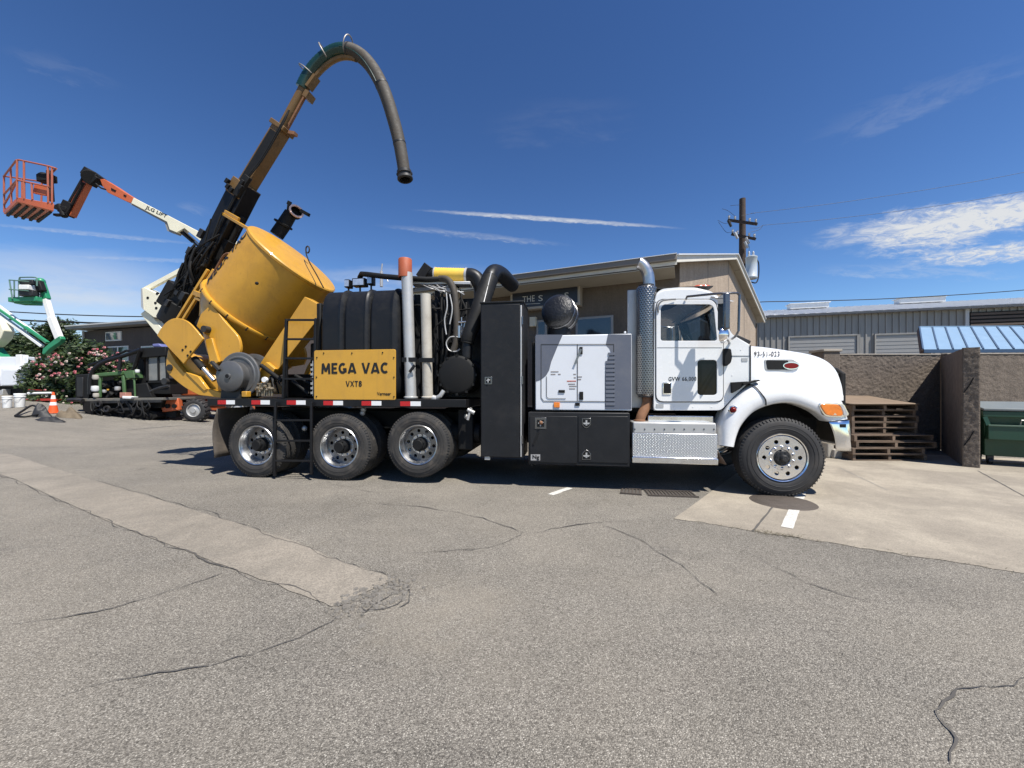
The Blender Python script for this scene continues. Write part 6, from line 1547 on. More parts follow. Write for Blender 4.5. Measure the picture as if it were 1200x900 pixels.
# ------------------------------------------------------------------ utility pole with wires
def pole():
    Y = 20.0; b = W(870, 400, Y); top = W(869.5, 233, Y).z; root = thing('utility_pole', 'dark wooden utility pole with crossarms and grey transformer behind the gable', 'pole', (b.x, Y, 0)); x = b.x
    p = MB(); p.tube([(x, Y, -.2), (x, Y, 5), (x, Y, top)], [.20, .18, .145], 14); p.build('post', POLEW, root)
    d1 = V((.9, -.75, 0)).normalized()
    for (xa, ya, xb, yb) in ((859.5, 252, 880, 268.5), (864, 270.5, 878, 284)):
        A, B = W(xa, ya, Y - .25), W(xb, yb, Y - .25); A.y += .5; B.y -= .5; zz = (A.z + B.z) / 2; A.z = zz + .32; B.z = zz - .32
        o = MB().beam(A, B, .10, .13).build('crossarm', POLEW, root)
        for f in (.04, .25, .75, .96):
            c = A.lerp(B, f); MB().lathe([(.03, 0), (.05, .05), (.035, .07), (.06, .11), (.04, .14), (.05, .18), (.0, .2)], c + V((0, 0, .06)), (0, 0, 1), 10).build('insulator', CERAM, o)
    for (px, py) in ((855.5, 261), (863, 275), (876.5, 281), (875, 286)):
        c = W(px, py, Y - .45); m = MB(); m.cyl(c + V((-.1, 0, .12)), c + V((.06, 0, -.2)), .06, n=10); m.cyl(c + V((.02, .1, .14)), c + V((.1, .1, -.1)), .05, n=10); m.build('fuse_cutout', CERAM if px > 860 else DKM, root)
    t0, t1 = W(880.5, 327, Y - .5), W(880.5, 300.5, Y - .5); t = MB(); t.lathe([(.0, 0), (.24, .0), (.27, .04), (.27, .1), (.255, .12), (.255, t1.z - t0.z - .12), (.27, t1.z - t0.z - .1), (.27, t1.z - t0.z - .04), (.2, t1.z - t0.z), (.0, t1.z - t0.z + .03)], t0, (0, 0, 1), 28)
    to = t.build('transformer', XFMR, root)
    for dx in (-.12, .1): MB().lathe([(.04, 0), (.06, .08), (.035, .1), (.055, .18), (.02, .26), (.0, .28)], t1 + V((dx, 0, 0)), (0, 0, 1), 10).build('bushing', CERAM, to)
    br = MB(); br.beam(t0 + V((-.25, .2, .4)), V((x, Y, t0.z + .4)), .1, .1); br.build('bracket', DKM, to)
    wr = MB(); c = t0 + V((.30, 0, .9)); wr.tube(spline([t1 + V((.2, 0, -.1)), t0 + V((.36, 0, .8)), t0 + V((.36, 0, .15)), t0 + V((.24, 0, -.18)), t0 + V((.05, .1, -.12))], 6), .03, 8); wr.build('service_cable', WIRE, root)
    rnd = random.Random(2); jw = MB()
    for pts in ([(858, 259), (850, 262), (841, 258)], [(868, 240), (861, 240.5), (856, 241)], [(869, 253), (882, 250), (885, 250)], [(879, 267), (888, 267), (894, 264)], [(861, 253), (853, 247), (846, 244.5)], [(876, 282), (878, 290), (877, 297)], [(864, 277), (858, 272), (851, 272), (842, 260)], [(880, 272), (890, 269), (894, 264)]):
        jw.tube(spline([W(px, py, Y - .3) for px, py in pts], 5), .009, 5)
    jw.build('jumper_wires', WIRE, root)
    return x, Y
pole()
def cable(name, label, pts, r, m=WIRE, group=None):
    mb = MB(); mb.tube(spline(pts, 8), r, 6); o = mb.build(name, m); tag(o, label, 'cable', group); return o
cable('service_drop', 'low black cable running from the gable end over the metal shop', [W(889, 357, 17.2), W(893, 353.8, 18), W(960, 352.6, 18.5), W(1060, 349, 19), W(1210, 339, 20), W(1420, 318, 21)], .022)
cable('overhead_wire', 'upper thin wire running away from the pole top', [W(880, 250, 19.7), W(980, 238, 19), W(1100, 220, 18.5), W(1210, 200, 18), W(1400, 160, 17)], .008)
cable('overhead_wire', 'lower thin wire running away from the crossarm', [W(894, 264, 19.7), W(980, 256, 19), W(1100, 241, 18.5), W(1210, 222, 18), W(1400, 185, 17)], .008)
cable('power_line', 'upper power line crossing above the brown building', [W(-120, 358, 33), W(9, 365.2, 32), W(80, 368.8, 32), W(165, 371, 32), W(320, 372, 32)], .045)
cable('power_line', 'thick lower power line crossing above the rose bush', [W(-120, 366, 33), W(22, 375, 32), W(80, 377.3, 32), W(141, 378.6, 32), W(320, 376, 34)], .075)

# ------------------------------------------------------------------ dark brown building at the left
def left_building():
    A = W(99, 390, 27); B = W(330, 366, 22); d = V((B.x - A.x, B.y - A.y, 0)); Ln = d.length; d.normalize(); n = V((-d.y, d.x, 0))
    if n.y < 0: n = -n
    z = lambda h: V((0, 0, h)); root = thing('brown_house', 'dark brown building with white framed windows behind the rose bush', 'building', (A.x, A.y, 1.0)); a = V((A.x, A.y, 0)); b = a + d * Ln
    he = W(99, 388, 27).z; h2 = he - .02
    vs = [a + z(.5), b + z(.5), b + z(h2), a + z(h2)]; vs += [v + n * 8 for v in vs]; MB().add(vs, [(0, 1, 2, 3), (7, 6, 5, 4), (0, 4, 5, 1), (1, 5, 6, 2), (2, 6, 7, 3), (3, 7, 4, 0)]).build('wall', BRNB, root, smooth=0)
    r0 = a - d * .6 - n * .7 + z(he + .05); r1 = b + d * .5 - n * .7 + z(he + .05); up = n * 9.5 + z(.35); vs = [r0, r1, r1 + up, r0 + up]; vs += [v + z(.22) for v in vs]; MB().add(vs, [(3, 2, 1, 0), (4, 5, 6, 7), (0, 1, 5, 4), (1, 2, 6, 5), (2, 3, 7, 6), (3, 0, 4, 7)]).build('roof', mat('grey_fascia', (.20, .19, .18), .6, var=.1), root, smooth=0)
    MB().beam(r0 + z(.20) - n * .03, r1 + z(.20) - n * .03, .06, .08, n).build('roof_edge', mat('pale_grey_trim', (.48, .48, .47)), root)
    MB().beam(a + z(.5) - n * .05 - d * .02, a + z(he) - n * .05 - d * .02, .1, .1).build('downspout', mat('pale_grey_trim', (.48, .48, .47)), root)
    def fp(px, py, off):
        o_ = a - n * off; r = ray(px, py); k = (o_ - CAM).dot(n) / r.dot(n); return CAM + r * k
    for x0, y0, x1, y1 in ((123.5, 388, 142, 400), (126, 405, 150, 424), (165, 405, 180, 424)):
        p, qq = fp(x0, y1, .05), fp(x1, y0, .05); zb, zt = p.z, qq.z; p.z = qq.z = 0; vs = [p + z(zb), qq + z(zb), qq + z(zt), p + z(zt)]; vs += [v + n * .1 for v in vs]
        o = MB().add(vs, [(0, 1, 2, 3), (7, 6, 5, 4), (0, 4, 5, 1), (1, 5, 6, 2), (2, 6, 7, 3), (3, 7, 4, 0)]).build('window', mat('white_window_frame', (.5, .5, .48), .5), root, smooth=0)
        w = (qq - p); wn = w.normalized(); m = 2 if x1 - x0 > 20 else 1
        for i in range(m):
            p0 = p + w * (i / m) + wn * .07 - n * .004; p1 = p + w * ((i + 1) / m) - wn * .07 - n * .004; vs = [p0 + z(zb + .08), p1 + z(zb + .08), p1 + z(zt - .08), p0 + z(zt - .08)]; vs += [v + n * .03 for v in vs]; MB().add(vs, [(0, 1, 2, 3), (7, 6, 5, 4), (0, 4, 5, 1), (1, 5, 6, 2), (2, 6, 7, 3), (3, 7, 4, 0)]).build('pane', DGLASS, o, smooth=0)
left_building()

# ------------------------------------------------------------------ lifts
def lug_wheel(parent, c, r, w, ax, tyre=TYRF, rim=GALV):
    ax = V(ax).normalized(); a_, b_ = frame(ax); hub = MB(); hub.lathe([(.0, -.02), (r * .2, -.02), (r * .22, .02), (r * .45, .05), (r * .45, w * .5)], c, ax, 20); h = hub.build('wheel', rim, parent)
    t = MB(); t.lathe([(r * .5, .02), (r * .62, -.01), (r * .86, .01), (r * .95, .05), (r * .95, w - .05), (r * .86, w - .01), (r * .62, w + .01), (r * .5, w - .02)], c, ax, 36)
    n = 18
    for i in range(n):
        th = 2 * math.pi * i / n
        for y0, y1, dth in ((.0, w * .55, .12), (w * .45, w, -.12)):
            p0 = V(c) + ax * y0 + (a_ * math.cos(th + (0 if dth > 0 else .17)) + b_ * math.sin(th + (0 if dth > 0 else .17))) * r * .955; p1 = V(c) + ax * y1 + (a_ * math.cos(th + dth + (0 if dth > 0 else .17)) + b_ * math.sin(th + dth + (0 if dth > 0 else .17))) * r * .955
            t.beam(p0, p1, r * .09, r * .13, (p0 + p1) / 2 - V(c) - ax * w / 2)
    t.build('tyre', tyre, h); rm = MB(); rm.lathe([(r * .56, .01), (r * .54, -.012), (r * .50, .0), (r * .47, .06), (r * .44, .06)], c, ax, 30); rm.build('rim', rim, h); return h
def cage(mb, P, d, n_, up, w, dp, h, r, mid=True):
    # railings of a work platform: base corner P, along d, depth n_, up
    c = [P, P + d * w, P + d * w + n_ * dp, P + n_ * dp]
    for p in c: mb.cyl(p, p + up * h, r, n=8)
    for f in ((.5, 1) if mid else (1,)):
        for i in range(4): mb.cyl(c[i] + up * h * f, c[(i + 1) % 4] + up * h * f, r, n=8)
    for i in (0, 2): m = (c[i] + c[(i + 1) % 4]) / 2; mb.cyl(m, m + up * h, r, n=8)

def orange_lift():
    Y = 16.6; base = GH(210, 494); root = thing('boom_lift', 'orange and cream articulated boom lift parked behind the raised tank', 'boom lift', (base.x, Y, hill(base.x)))
    def w(px, py, dy=0): return W(px, py, Y + dy)
    # chassis and wheels
    g = hill(-13.5)
    ch = MB(); ch.beam(w(214, 474, 1.3), w(290, 474, 1.3), 1.1, .5, (0, 1, 0)); ch.build('chassis', ORG, root, bevel=.03)
    ax = MB(); ax.beam(w(191.5, 476, -.45), w(212, 473.5, -.30), .3, .50, (0, 1, 0)); axo = ax.build('axle', ORG, root, bevel=.03)
    for x_ in (195.5, 203.5): p = w(x_, 476, -.615); MB().cyl(p, p + V((0, .06, 0)), .09, n=14).build('axle_hole', UND, axo)
    MB().beam(w(191.5, 485, -.35), w(209, 485, -.25), .3, .26, (0, 1, 0)).build('axle_guard', UND, root)
    c = w(226.5, 480, -.25); lug_wheel(root, V((c.x, c.y, g + .48)), .50, .36, (-.10, 1, 0)); c = w(184.5, 479, -.15); lug_wheel(root, V((c.x, c.y, hill(c.x) + .47)), .50, .36, (.55, .83, 0))
    c = w(278, 478, .2); lug_wheel(root, V((c.x, c.y, g + .48)), .50, .36, (-.10, 1, 0)); c = w(262, 476, 2.4); lug_wheel(root, V((c.x, c.y, g + .50)), .50, .36, (.1, 1, 0))
    tr = MB(); tr.beam(w(226, 452, 1.2), w(282, 452, 1.2), 1.4, .9, (0, 1, 0)); tr.build('turntable', ORG, root, bevel=.06)
    # riser arms
    rs = MB(); rs.beam(w(242, 452, .9), w(172, 366, .9), .34, .34, (0, 1, 0)); rs.build('lower_riser', CRM, root, bevel=.02)
    kn = MB(); kn.wprism([(165, 338), (170, 337), (188, 346), (196, 360), (190, 372), (180, 372), (168, 363), (165, 358)], Y + .6, .55); kno = kn.build('riser_knuckle', CRM, root, bevel=.02)
    MB().wprism([(165, 338), (166.5, 338), (168, 363), (165.5, 360)], Y + .58, .6).build('knuckle_edge', GALV, kno)
    for x_, y_ in ((173, 349), (182, 355), (184, 344), (183, 361)): p = w(x_, y_, .59); MB().cyl(p, p + V((0, .05, 0)), .06, n=10).build('pin', UND, kno)
    up = MB(); up.beam(w(168, 341, .8), w(274, 284, .8), .14, .20, (0, 1, 0)); up.beam(w(176, 358, .8), w(276, 296, .8), .26, .22, (0, 1, 0)); up.build('upper_riser', CRM, root, bevel=.015)
    hd = MB(); hd.wprism([(258, 296), (262, 282), (274, 281), (280, 284), (280, 299), (268, 303)], Y + .55, .55); hd.build('riser_head', CRM, root, bevel=.02)
    # main boom
    mb = MB(); mb.wprism([(156.5, 231.5), (242, 276), (276, 285), (276, 297), (240, 286.5), (216, 267.5), (207, 272.5), (198.5, 269), (195.5, 260), (153.5, 238)], Y + .55, .36); bo = mb.build('main_boom', CRM, root, bevel=.015)
    a, b = W(168.5, 241.3, Y + .54), W(193, 252.6, Y + .54); dd = (b - a); wd = dd.length; dd.normalize(); u_ = V((-dd.z, 0, dd.x))
    a = W(169.5, 245.3, Y + .54)
    mt = Matrix(((dd.x, u_.x, 0, a.x - OFF[root.name].x), (0, 0, -1, Y + .545 - OFF[root.name].y), (dd.z, u_.z, 0, a.z - OFF[root.name].z), (0, 0, 0, 1)))
    text('lettering', 'JLG LIFT', INK, bo, mt, wd, .2, .014, .003)
    us = MB(); us.wprism([(154, 238), (196, 260.5), (199, 269), (207, 272.5), (206, 274), (196, 270.5), (193, 261), (153, 239.5)], Y + .60, .26); us.build('boom_underside', GREYF, bo)
    cy = MB(); cy.cyl(w(213, 272, .7), w(226, 283, .7), .08, n=12); cy.build('lift_cylinder', UND, root); cy = MB(); cy.cyl(w(226, 283, .7), w(234, 290, .7), .05, n=10); cy.tube(spline([w(214, 269, .6), w(222, 276, .6), w(231, 284, .6), w(236, 288, .6)], 4), .03, 6); cy.build('cylinder_rod', DKM, root)
    ob = MB(); ob.wprism([(117, 210), (121.5, 209.5), (134, 217), (145, 224.5), (156.5, 231.5), (153.5, 238), (148, 236), (126, 225.5), (120, 218)], Y + .60, .30); obo = ob.build('fly_boom', ORG, root, bevel=.015)
    for pts in ([(130, 220), (136, 223), (135, 225), (130, 222.5)], [(145, 227.5), (148, 229), (147.5, 231), (144.5, 229.5)]): MB().wprism(pts, Y + .585, .02).build('boom_slot', UND, obo)
    # rotator, jib
    ro = MB(); ro.cyl(w(106, 208, .4), w(106, 208, 1.0), .30, n=18); ro.beam(w(103, 202, .7), w(117, 212, .7), .5, .35, (0, 1, 0)); ro.beam(w(107, 217, .6), w(116, 208, .6), .3, .22, (0, 1, 0)); ro.tube(spline([w(112, 215, .5), w(118, 220, .5), w(124, 222, .5)], 4), .04, 6); ro.build('jib_rotator', UND, root, bevel=.02)
    jb = MB(); jb.beam(w(106, 207, .75), w(83, 253, .75), .26, .26, (0, 1, 0)); jb.build('jib', ORG, root, bevel=.015)
    jk = MB(); jk.beam(w(102, 205, .70), w(79, 246, .70), .2, .10, (0, 1, 0)); jk.cyl(w(98, 214, .55), w(84, 240, .55), .05, n=10); jk.build('jib_cylinder', UND, root)
    je = MB(); je.beam(w(84, 238, .7), w(77, 252, .7), .35, .45, (0, 1, 0)); je.beam(w(66, 243, .6), w(80, 246, .6), .2, .2, (0, 1, 0)); je.beam(w(64, 252, .6), w(80, 252, .6), .15, .1, (0, 1, 0)); je.cyl(w(70, 240, .6), w(76, 254, .6), .12, n=12); je.build('platform_pivot', UND, root, bevel=.02)
    # platform: floor pan seen from below, and railings
    fl = MB(); fl.add([w(20, 236.5, -.6), w(63, 247.5, -.6), w(48, 259.5, .75), w(4.5, 251, .75), w(20, 231, -.6), w(63.5, 238.5, -.6), w(48, 254.5, .75), w(4.5, 246.5, .75)], [(3, 2, 1, 0), (4, 5, 6, 7), (0, 1, 5, 4), (1, 2, 6, 5), (2, 3, 7, 6), (3, 0, 4, 7)])
    flo = fl.build('platform_floor', ORG, root, bevel=.015)
    rl = MB()
    for pts in ([(4.6, 206.5, .75), (19, 188, -.55), (22, 187.3, -.6), (56, 194.5, -.6), (66, 197.5, -.6)], [(4.6, 228, .75), (20, 211, -.6), (58, 219, -.6)], [(4.6, 206.5, .75), (50, 213, .75), (66, 197.5, -.6)], [(5, 240, .75), (13, 226, .1), (20, 211.5, -.6)]): rl.tube([w(*p) for p in pts], .034, 8)
    for a, b in (((4.6, 206, .75), (5, 249, .75)), ((12.5, 197, .1), (13.5, 243, .1)), ((28, 188, -.6), (28.5, 233, -.6)), ((56, 194.5, -.6), (56.5, 237.5, -.6)), ((37, 214.5, -.6), (38, 234, -.6)), ((61, 196, -.6), (61, 238, -.6)), ((20, 187.5, -.6), (20, 232, -.6)), ((26, 209.5, .75), (26, 251, .75)), ((49, 213, .75), (48, 256, .75))): rl.cyl(w(*a), w(*b), .034, n=8)
    rl.build('guard_rail', mat('sun_bleached_orange', (.36, .095, .05), .5, var=.12, dirt=.3), root)
    tb_ = MB(); tb_.beam(w(6, 246, .75), w(47, 252, .75), .03, .16, (0, 1, 0)); tb_.build('toe_board', ORG, root)
    pn = MB(); pn.beam(w(41, 222, -.45), w(57, 225, -.45), .12, .36, (0, 1, 0)); pn.build('control_panel', ORG, root, bevel=.02)
    cn = MB(); cn.beam(w(47, 210, -.3), w(63, 209, -.3), .3, .30, (0, 1, 0)); cn.beam(w(58, 200, -.4), w(60, 236, -.4), .16, .16, (0, 1, 0)); cn.ball(w(51, 208, -.3), .24, 12, (1, .7, .9)); cn.build('control_box', UND, root, bevel=.03)
    for i in range(5):
        f = .08 + .84 * i / 4; MB().beam(w(20 + 43 * f, 237.5 + 11 * f, -.5), w(5.5 + 42 * f, 251.8 + 8.4 * f, .7), .08, .10).build('floor_rib', UND, flo)
orange_lift()

def green_lift():
    Y = 25.0; b = W(30, 440, Y); root = thing('boom_lift', 'green and white boom lift with small raised basket beyond the rose bush', 'boom lift', (b.x - 4, Y, 1.3))
    def w(px, py, dy=0): return W(px + (7 if py < 360 and px < 50 else 0) * (1 - px / 60), py, Y + dy)
    fl = MB(); fl.beam(w(9, 352, 0), w(47, 351, 0), .5, .30, (0, 1, 0)); fl.beam(w(18, 355, .2), w(42, 355.5, .2), .6, .2, (0, 1, 0)); fl.build('platform_floor', GRN, root, bevel=.03)
    rl = MB()
    for y_ in (328, 339): rl.cyl(w(4.5, y_, -.4), w(17, y_ + 1, .5), .035); rl.cyl(w(17, y_, .5), w(46, y_, .5), .035); rl.cyl(w(4.5, y_, -.4), w(30, y_ + 2, -.5), .03)
    for x_, dy in ((4.5, -.4), (11, 0), (17, .5), (25, .5), (40, .5), (46, .5)): rl.cyl(w(x_, 328, dy), w(x_ + (4 if x_ < 6 else 0), 350, dy), .035)
    rl.tube(spline([w(17.5, 334, -.4), w(18, 326, -.4), w(22, 325, -.4), w(38, 325, -.4), w(41, 327, -.4), w(41, 335, -.4)], 3), .04, 8); rl.cyl(w(17, 345, .5), w(46, 345, .5), .03); rl.cyl(w(4.5, 328, -.4), w(8.5, 350, .3), .03); rl.build('guard_rail', mat('rail_grey_green', (.10, .19, .15), .5, var=.15), root)
    cb = MB(); cb.beam(w(22, 331.5, -.2), w(40, 331.5, -.2), .4, .26, (0, 1, 0)); cb.beam(w(22, 344, -.2), w(40, 344, -.2), .4, .4, (0, 1, 0)); cb.beam(w(24, 331, -.2), w(24, 345, -.2), .2, .2, (0, 1, 0)); cb.build('control_box', DKM, root, bevel=.04); pb = MB(); pb.beam(w(23, 337.5, -.25), w(36, 337.5, -.25), .5, .3, (0, 1, 0)); pb.build('control_panel', WPL, root, bevel=.03)
    jb = MB(); jb.beam(w(47, 331, .2), w(55, 351, .2), .28, .34, (0, 1, 0)); jb.ball(w(46, 330, .2), .24, 12); jb.build('jib', GRN, root, bevel=.05); MB().beam(w(43, 330, .0), w(48, 342, .0), .3, .4, (0, 1, 0)).build('jib_pivot', UND, root, bevel=.05)
    mb = MB(); mb.beam(w(54, 350, .2), w(61, 374, .2), .26, .28, (0, 1, 0)); mb.beam(w(60, 372, .2), w(71, 400, .2), .3, .34, (0, 1, 0)); mb.build('main_boom', WPL, root, bevel=.03)
    kn = MB(); kn.wprism([(49, 414), (50, 408.5), (66, 395.5), (69.5, 393.5), (71.5, 397), (70, 400.5), (58, 408.5), (53, 414), (50, 415.5)], Y + .05, .3); kn.build('knuckle', GRN, root, bevel=.03)
    ra = MB(); ra.beam(w(-30, 345, .2), w(56, 402, .2), .2, .13, (0, 1, 0)); ra.beam(w(-30, 355, .2), w(50, 406, .2), .2, .17, (0, 1, 0)); ra.build('riser_arms', WPL, root, bevel=.02)
    ra = MB(); ra.beam(w(-30, 349.5, .1), w(56, 401.5, .1), .2, .12, (0, 1, 0)); ra.build('riser_rod', GRN, root)
    cc = MB(); cc.wprism([(-26, 354), (-14, 366), (0, 377), (4, 387), (1, 396), (-8, 405), (-26, 410)], Y - .2, .6); cc.build('riser_knuckle', CRM, root, bevel=.04)
    lo = MB(); lo.beam(w(-15, 400, .2), w(20, 440, .2), .6, .5, (0, 1, 0)); lo.build('lower_riser', GRN, root, bevel=.04)
    ch = MB(); ch.beam(w(-25, 448, .2), w(34, 448, .2), 2.0, .9, (0, 1, 0)); ch.build('chassis', GRN, root, bevel=.06)
    for x_ in (-18, 25):
        for dy in (-.9, 1.1): c = w(x_, 455, dy); lug_wheel(root, V((c.x, c.y, 1.60 + .3)), .48, .36, (0, 1, 0))
green_lift()

# ------------------------------------------------------------------ black and green drilling machine
def drill_rig():
    Y = 15.6; b = GH(140, 490); root = thing('drilling_machine', 'black tracked drilling machine with open green engine frame beside the rose bush', 'machine', (b.x, Y, hill(b.x)))
    def w(px, py, dy=0): return W(px, py, Y + dy)
    def pr(pts, dy, th, nm, m, bv=.015): return MB().wprism(pts, Y + dy, th).build(nm, m, root, bevel=bv)
    pr([(95, 467), (191, 466), (191, 469), (95, 470.5)], -.1, 1.6, 'deck', mat('worn_deck_edge', (.12, .115, .10), .6, var=.3, dirt=.5))
    fr = MB(); fr.beam(w(95, 471.5, -.05), w(190, 470, -.05), .1, .1, (0, 1, 0)); fr.beam(w(100, 481, -.05), w(170, 478.5, -.05), .1, .1, (0, 1, 0))
    xs = [137, 147, 153, 160, 170, 177]
    for i in range(5): fr.beam(w(xs[i], 478 if i % 2 == 0 else 470.5, -.08), w(xs[i + 1], 470.5 if i % 2 == 0 else 478, -.08), .05, .05, (0, 1, 0))
    fr.build('lattice_frame', DKM, root); 
    pr([(96, 471), (190, 469), (188, 478), (100, 484)], .25, 1.2, 'under_frame', UND)
    pr([(96, 470), (108, 470), (112, 482), (108, 487), (97, 481)], -.12, .3, 'front_plate', UND)
    tk_ = pr([(100, 480), (170, 479), (182, 483), (184, 488), (176, 493), (112, 494), (100, 489)], .1, .5, 'track', UND)
    for i in range(9): c = w(110 + i * 8, 487.5, .06); MB().cyl(c, c + V((0, .1, 0)), .13, n=14).build('track_roller', UND, tk_)
    tp = MB()
    for i in range(24): tp.beam(w(102 + i * 3.3, 494 - .3 * math.sin(i), .08), w(104.2 + i * 3.3, 494, .08), .62, .07, (0, 1, 0))
    tp.build('track_pads', UND, tk_, bevel=0)
    # front radiator housing
    pr([(88, 439), (104, 438), (104, 468), (88, 467)], .1, 1.0, 'radiator_housing', UND, .04); pr([(90, 442), (97, 442), (97, 465), (90, 465)], .07, .05, 'radiator_grille', DKM)
    # curved roll bars
    rb = MB(); rb.tube(spline([w(105.5, 462, -.1), w(105.5, 447, -.1), w(108, 436, -.1), w(114, 429, -.1), w(124, 423.5, -.1), w(145, 417, -.1), w(165, 410, -.1)], 6), .075, 10); rb.tube(spline([w(104, 428, .9), w(116, 424, .9), w(132, 418, .9), w(148, 411, .9)], 5), .05, 8); rb.cyl(w(148, 411, .9), w(160, 411, .9), .05); rb.cyl(w(141, 420, -.1), w(140, 434, -.1), .06); rb.cyl(w(164, 411, -.1), w(156, 436, .1), .07); rb.build('roll_bar', BLK, root)
    # green engine bay frame
    g = MB(); g.beam(w(115, 440, .15), w(148, 437.5, .15), .42, .15, (0, 1, 0)); g.beam(w(117, 441, 0), w(117.5, 466, 0), .08, .10, (0, 1, 0)); g.beam(w(144.5, 440, 0), w(146.5, 466, 0), .08, .12, (0, 1, 0)); g.beam(w(147, 441, 0), w(158, 440, 0), .08, .08, (0, 1, 0)); g.beam(w(157, 440, 0), w(158.5, 466, 0), .06, .07, (0, 1, 0)); g.beam(w(118, 441, .4), w(118, 466, .4), .08, .1, (0, 1, 0)); g.build('engine_frame', MGRN, root, bevel=.03)
    pr([(144, 435), (156, 434), (158, 443), (147.5, 443.5)], -.06, .5, 'engine_hood', MGRN, .02)
    en = MB(); rnd = random.Random(4)
    en.wprism([(121, 446), (143, 446), (143, 466), (121, 466)], Y + .35, .6)
    for i in range(26): c = w(rnd.uniform(121, 142), rnd.uniform(447, 464), rnd.uniform(.1, .35)); en.cyl(c, c + V((rnd.uniform(-.15, .15), rnd.uniform(-.1, .1), rnd.uniform(-.15, .15))), rnd.uniform(.04, .1), n=8)
    en.build('engine', UND, root)
    for px, py, r, m, nm in ((138, 456, .10, GALV, 'filter'), (112, 456.5, .14, WPL, 'cap'), (113, 464, .11, PIPET, 'fluid_pot'), (122.5, 459, .08, GALV, 'alternator'), (112.5, 443, .12, PIPET, 'fluid_pot'), (126.5, 457, .04, SIGNY, 'dipstick'), (161, 435.5, .08, WPL, 'work_lamp')):
        c = w(px, py, -.05 if nm != 'alternator' else .1); MB().lathe([(.0, -.5 * r), (r * .8, -.5 * r), (r, 0), (r * .9, r), (.0, r * 1.1)], c, (0, 0, 1), 14).build(nm, m, root)
    pr([(140, 460), (147, 460), (147.5, 466), (140, 466)], -.2, .25, 'parts_tin', mat('dull_red_tin', (.35, .16, .12), .6)); pr([(143, 464), (154, 465), (153, 467.5), (143, 467)], -.25, .3, 'paper_rag', WPL)
    pr([(147.5, 445), (157.5, 445), (158, 466), (148.5, 466)], .12, .7, 'battery_box', UND)
    # operator station and rear screen
    pr([(159, 408), (194, 406), (194, 417), (160, 420)], .0, 1.3, 'canopy', UND, .03); pr([(161, 418), (168, 417), (170, 450), (160, 452)], .3, .6, 'operator_post', UND)
    sc = pr([(171.5, 418.5), (194, 417.5), (196, 446), (172, 447)], .12, .10, 'rear_screen', mat('dusty_glass', (.16, .165, .16), .35, var=.3, dirt=.4, dcol=(.3, .28, .25)))
    for pts in ([(171, 417.5), (173, 417.5), (173.5, 448), (171, 448)], [(193, 416), (195.5, 416), (197, 447), (194.5, 447)], [(171, 446), (197, 445), (197, 448), (171, 449)], [(184, 418), (186, 418), (186.5, 446), (184.5, 446)]): MB().wprism(pts, Y + .08, .06).build('screen_frame', UND, sc)
    pr([(158, 450), (172, 449), (178, 466), (158, 467)], .05, 1.0, 'rear_box', UND, .03); pr([(172, 449), (199, 447), (199, 462), (176, 462)], .2, .9, 'rear_body', UND, .03)
    ar = MB(); ar.tube(spline([w(176, 459, -.1), w(186, 455, -.1), w(198, 452, -.1)], 4), .06, 8); ar.build('hydraulic_arm', DKM, root); ar = MB(); ar.tube(spline([w(80, 469, -.2), w(90, 468.5, -.2), w(97, 469.5, -.2)], 4), .08, 8); ar.build('drill_stem', DKM, root)
    for px, py in ((115.5, 473), (125, 479)): c = w(px, py, -.25); MB().lathe([(.06, -.02), (.12, -.03), (.13, .03), (.06, .05)], c, (0, 1, 0), 18).build('hose_port', DKM, root)
    hz = MB()
    for i in range(12): x0 = rnd.uniform(100, 180); hz.tube(spline([w(x0, 470, -.12), w(x0 + rnd.uniform(-8, 8), rnd.uniform(477, 488), -.2), w(x0 + rnd.uniform(-14, 18), rnd.uniform(474, 490), -.05)], 5), .025, 6)
    hz.build('hoses', RUB, root)
    MB().wprism([(178, 403), (186, 402.5), (190, 406.5), (179, 406.5)], Y + .5, .5).build('blue_cover', mat('blue_cover', (.12, .13, .3), .6), root, bevel=.03)
drill_rig()

# ------------------------------------------------------------------ white service body, red trailer, buckets, cone, tarp
def service_body():
    Y = 18.0; x = W(5, 440, Y).x; root = thing('service_truck', 'white utility service body with side lockers beside the rose bush', 'truck', (x, Y, 1.1)); 
    def pr(pts, dy, th, nm, m, par=root, bv=.02): return MB().wprism(pts, Y + dy, th).build(nm, m, par, bevel=bv)
    pr([(-90, 418.5), (25, 418), (32, 418), (32, 436), (-90, 436)], .3, 1.6, 'upper_locker', GENW); pr([(18, 415.5), (24.5, 415.5), (25, 433), (18, 433)], .2, .3, 'corner_post', WPL)
    lo = pr([(-90, 433), (32, 431.5), (32, 452), (-90, 453)], .0, 2.1, 'lower_locker', GENW)
    for a, b in ((2, 31), (-45, 0)): d_ = pr([(a, 433.5), (b, 433), (b, 451), (a, 451.6)], -.03, .04, 'locker_door', GENW, lo); MB().wprism([(a + 18, 439), (a + 24, 439), (a + 24, 442), (a + 18, 442)], Y - .05, .03).build('latch', GALV, d_)
    pr([(-90, 452), (32, 452), (30, 463), (-90, 465)], .25, 1.6, 'chassis', UND); pr([(-10, 461), (3, 456), (3, 463), (-10, 464)], -.05, .3, 'step', GALV)
    for x_ in (-30, -62): c = W(x_, 463, Y + .05); lug_wheel(root, V((c.x, c.y, hill(c.x) + .45)), .45, .3, (0, 1, 0))
    pr([(0, 464), (16, 463.5), (16, 470), (0, 471)], .4, .8, 'green_crate', MGRN)
service_body()
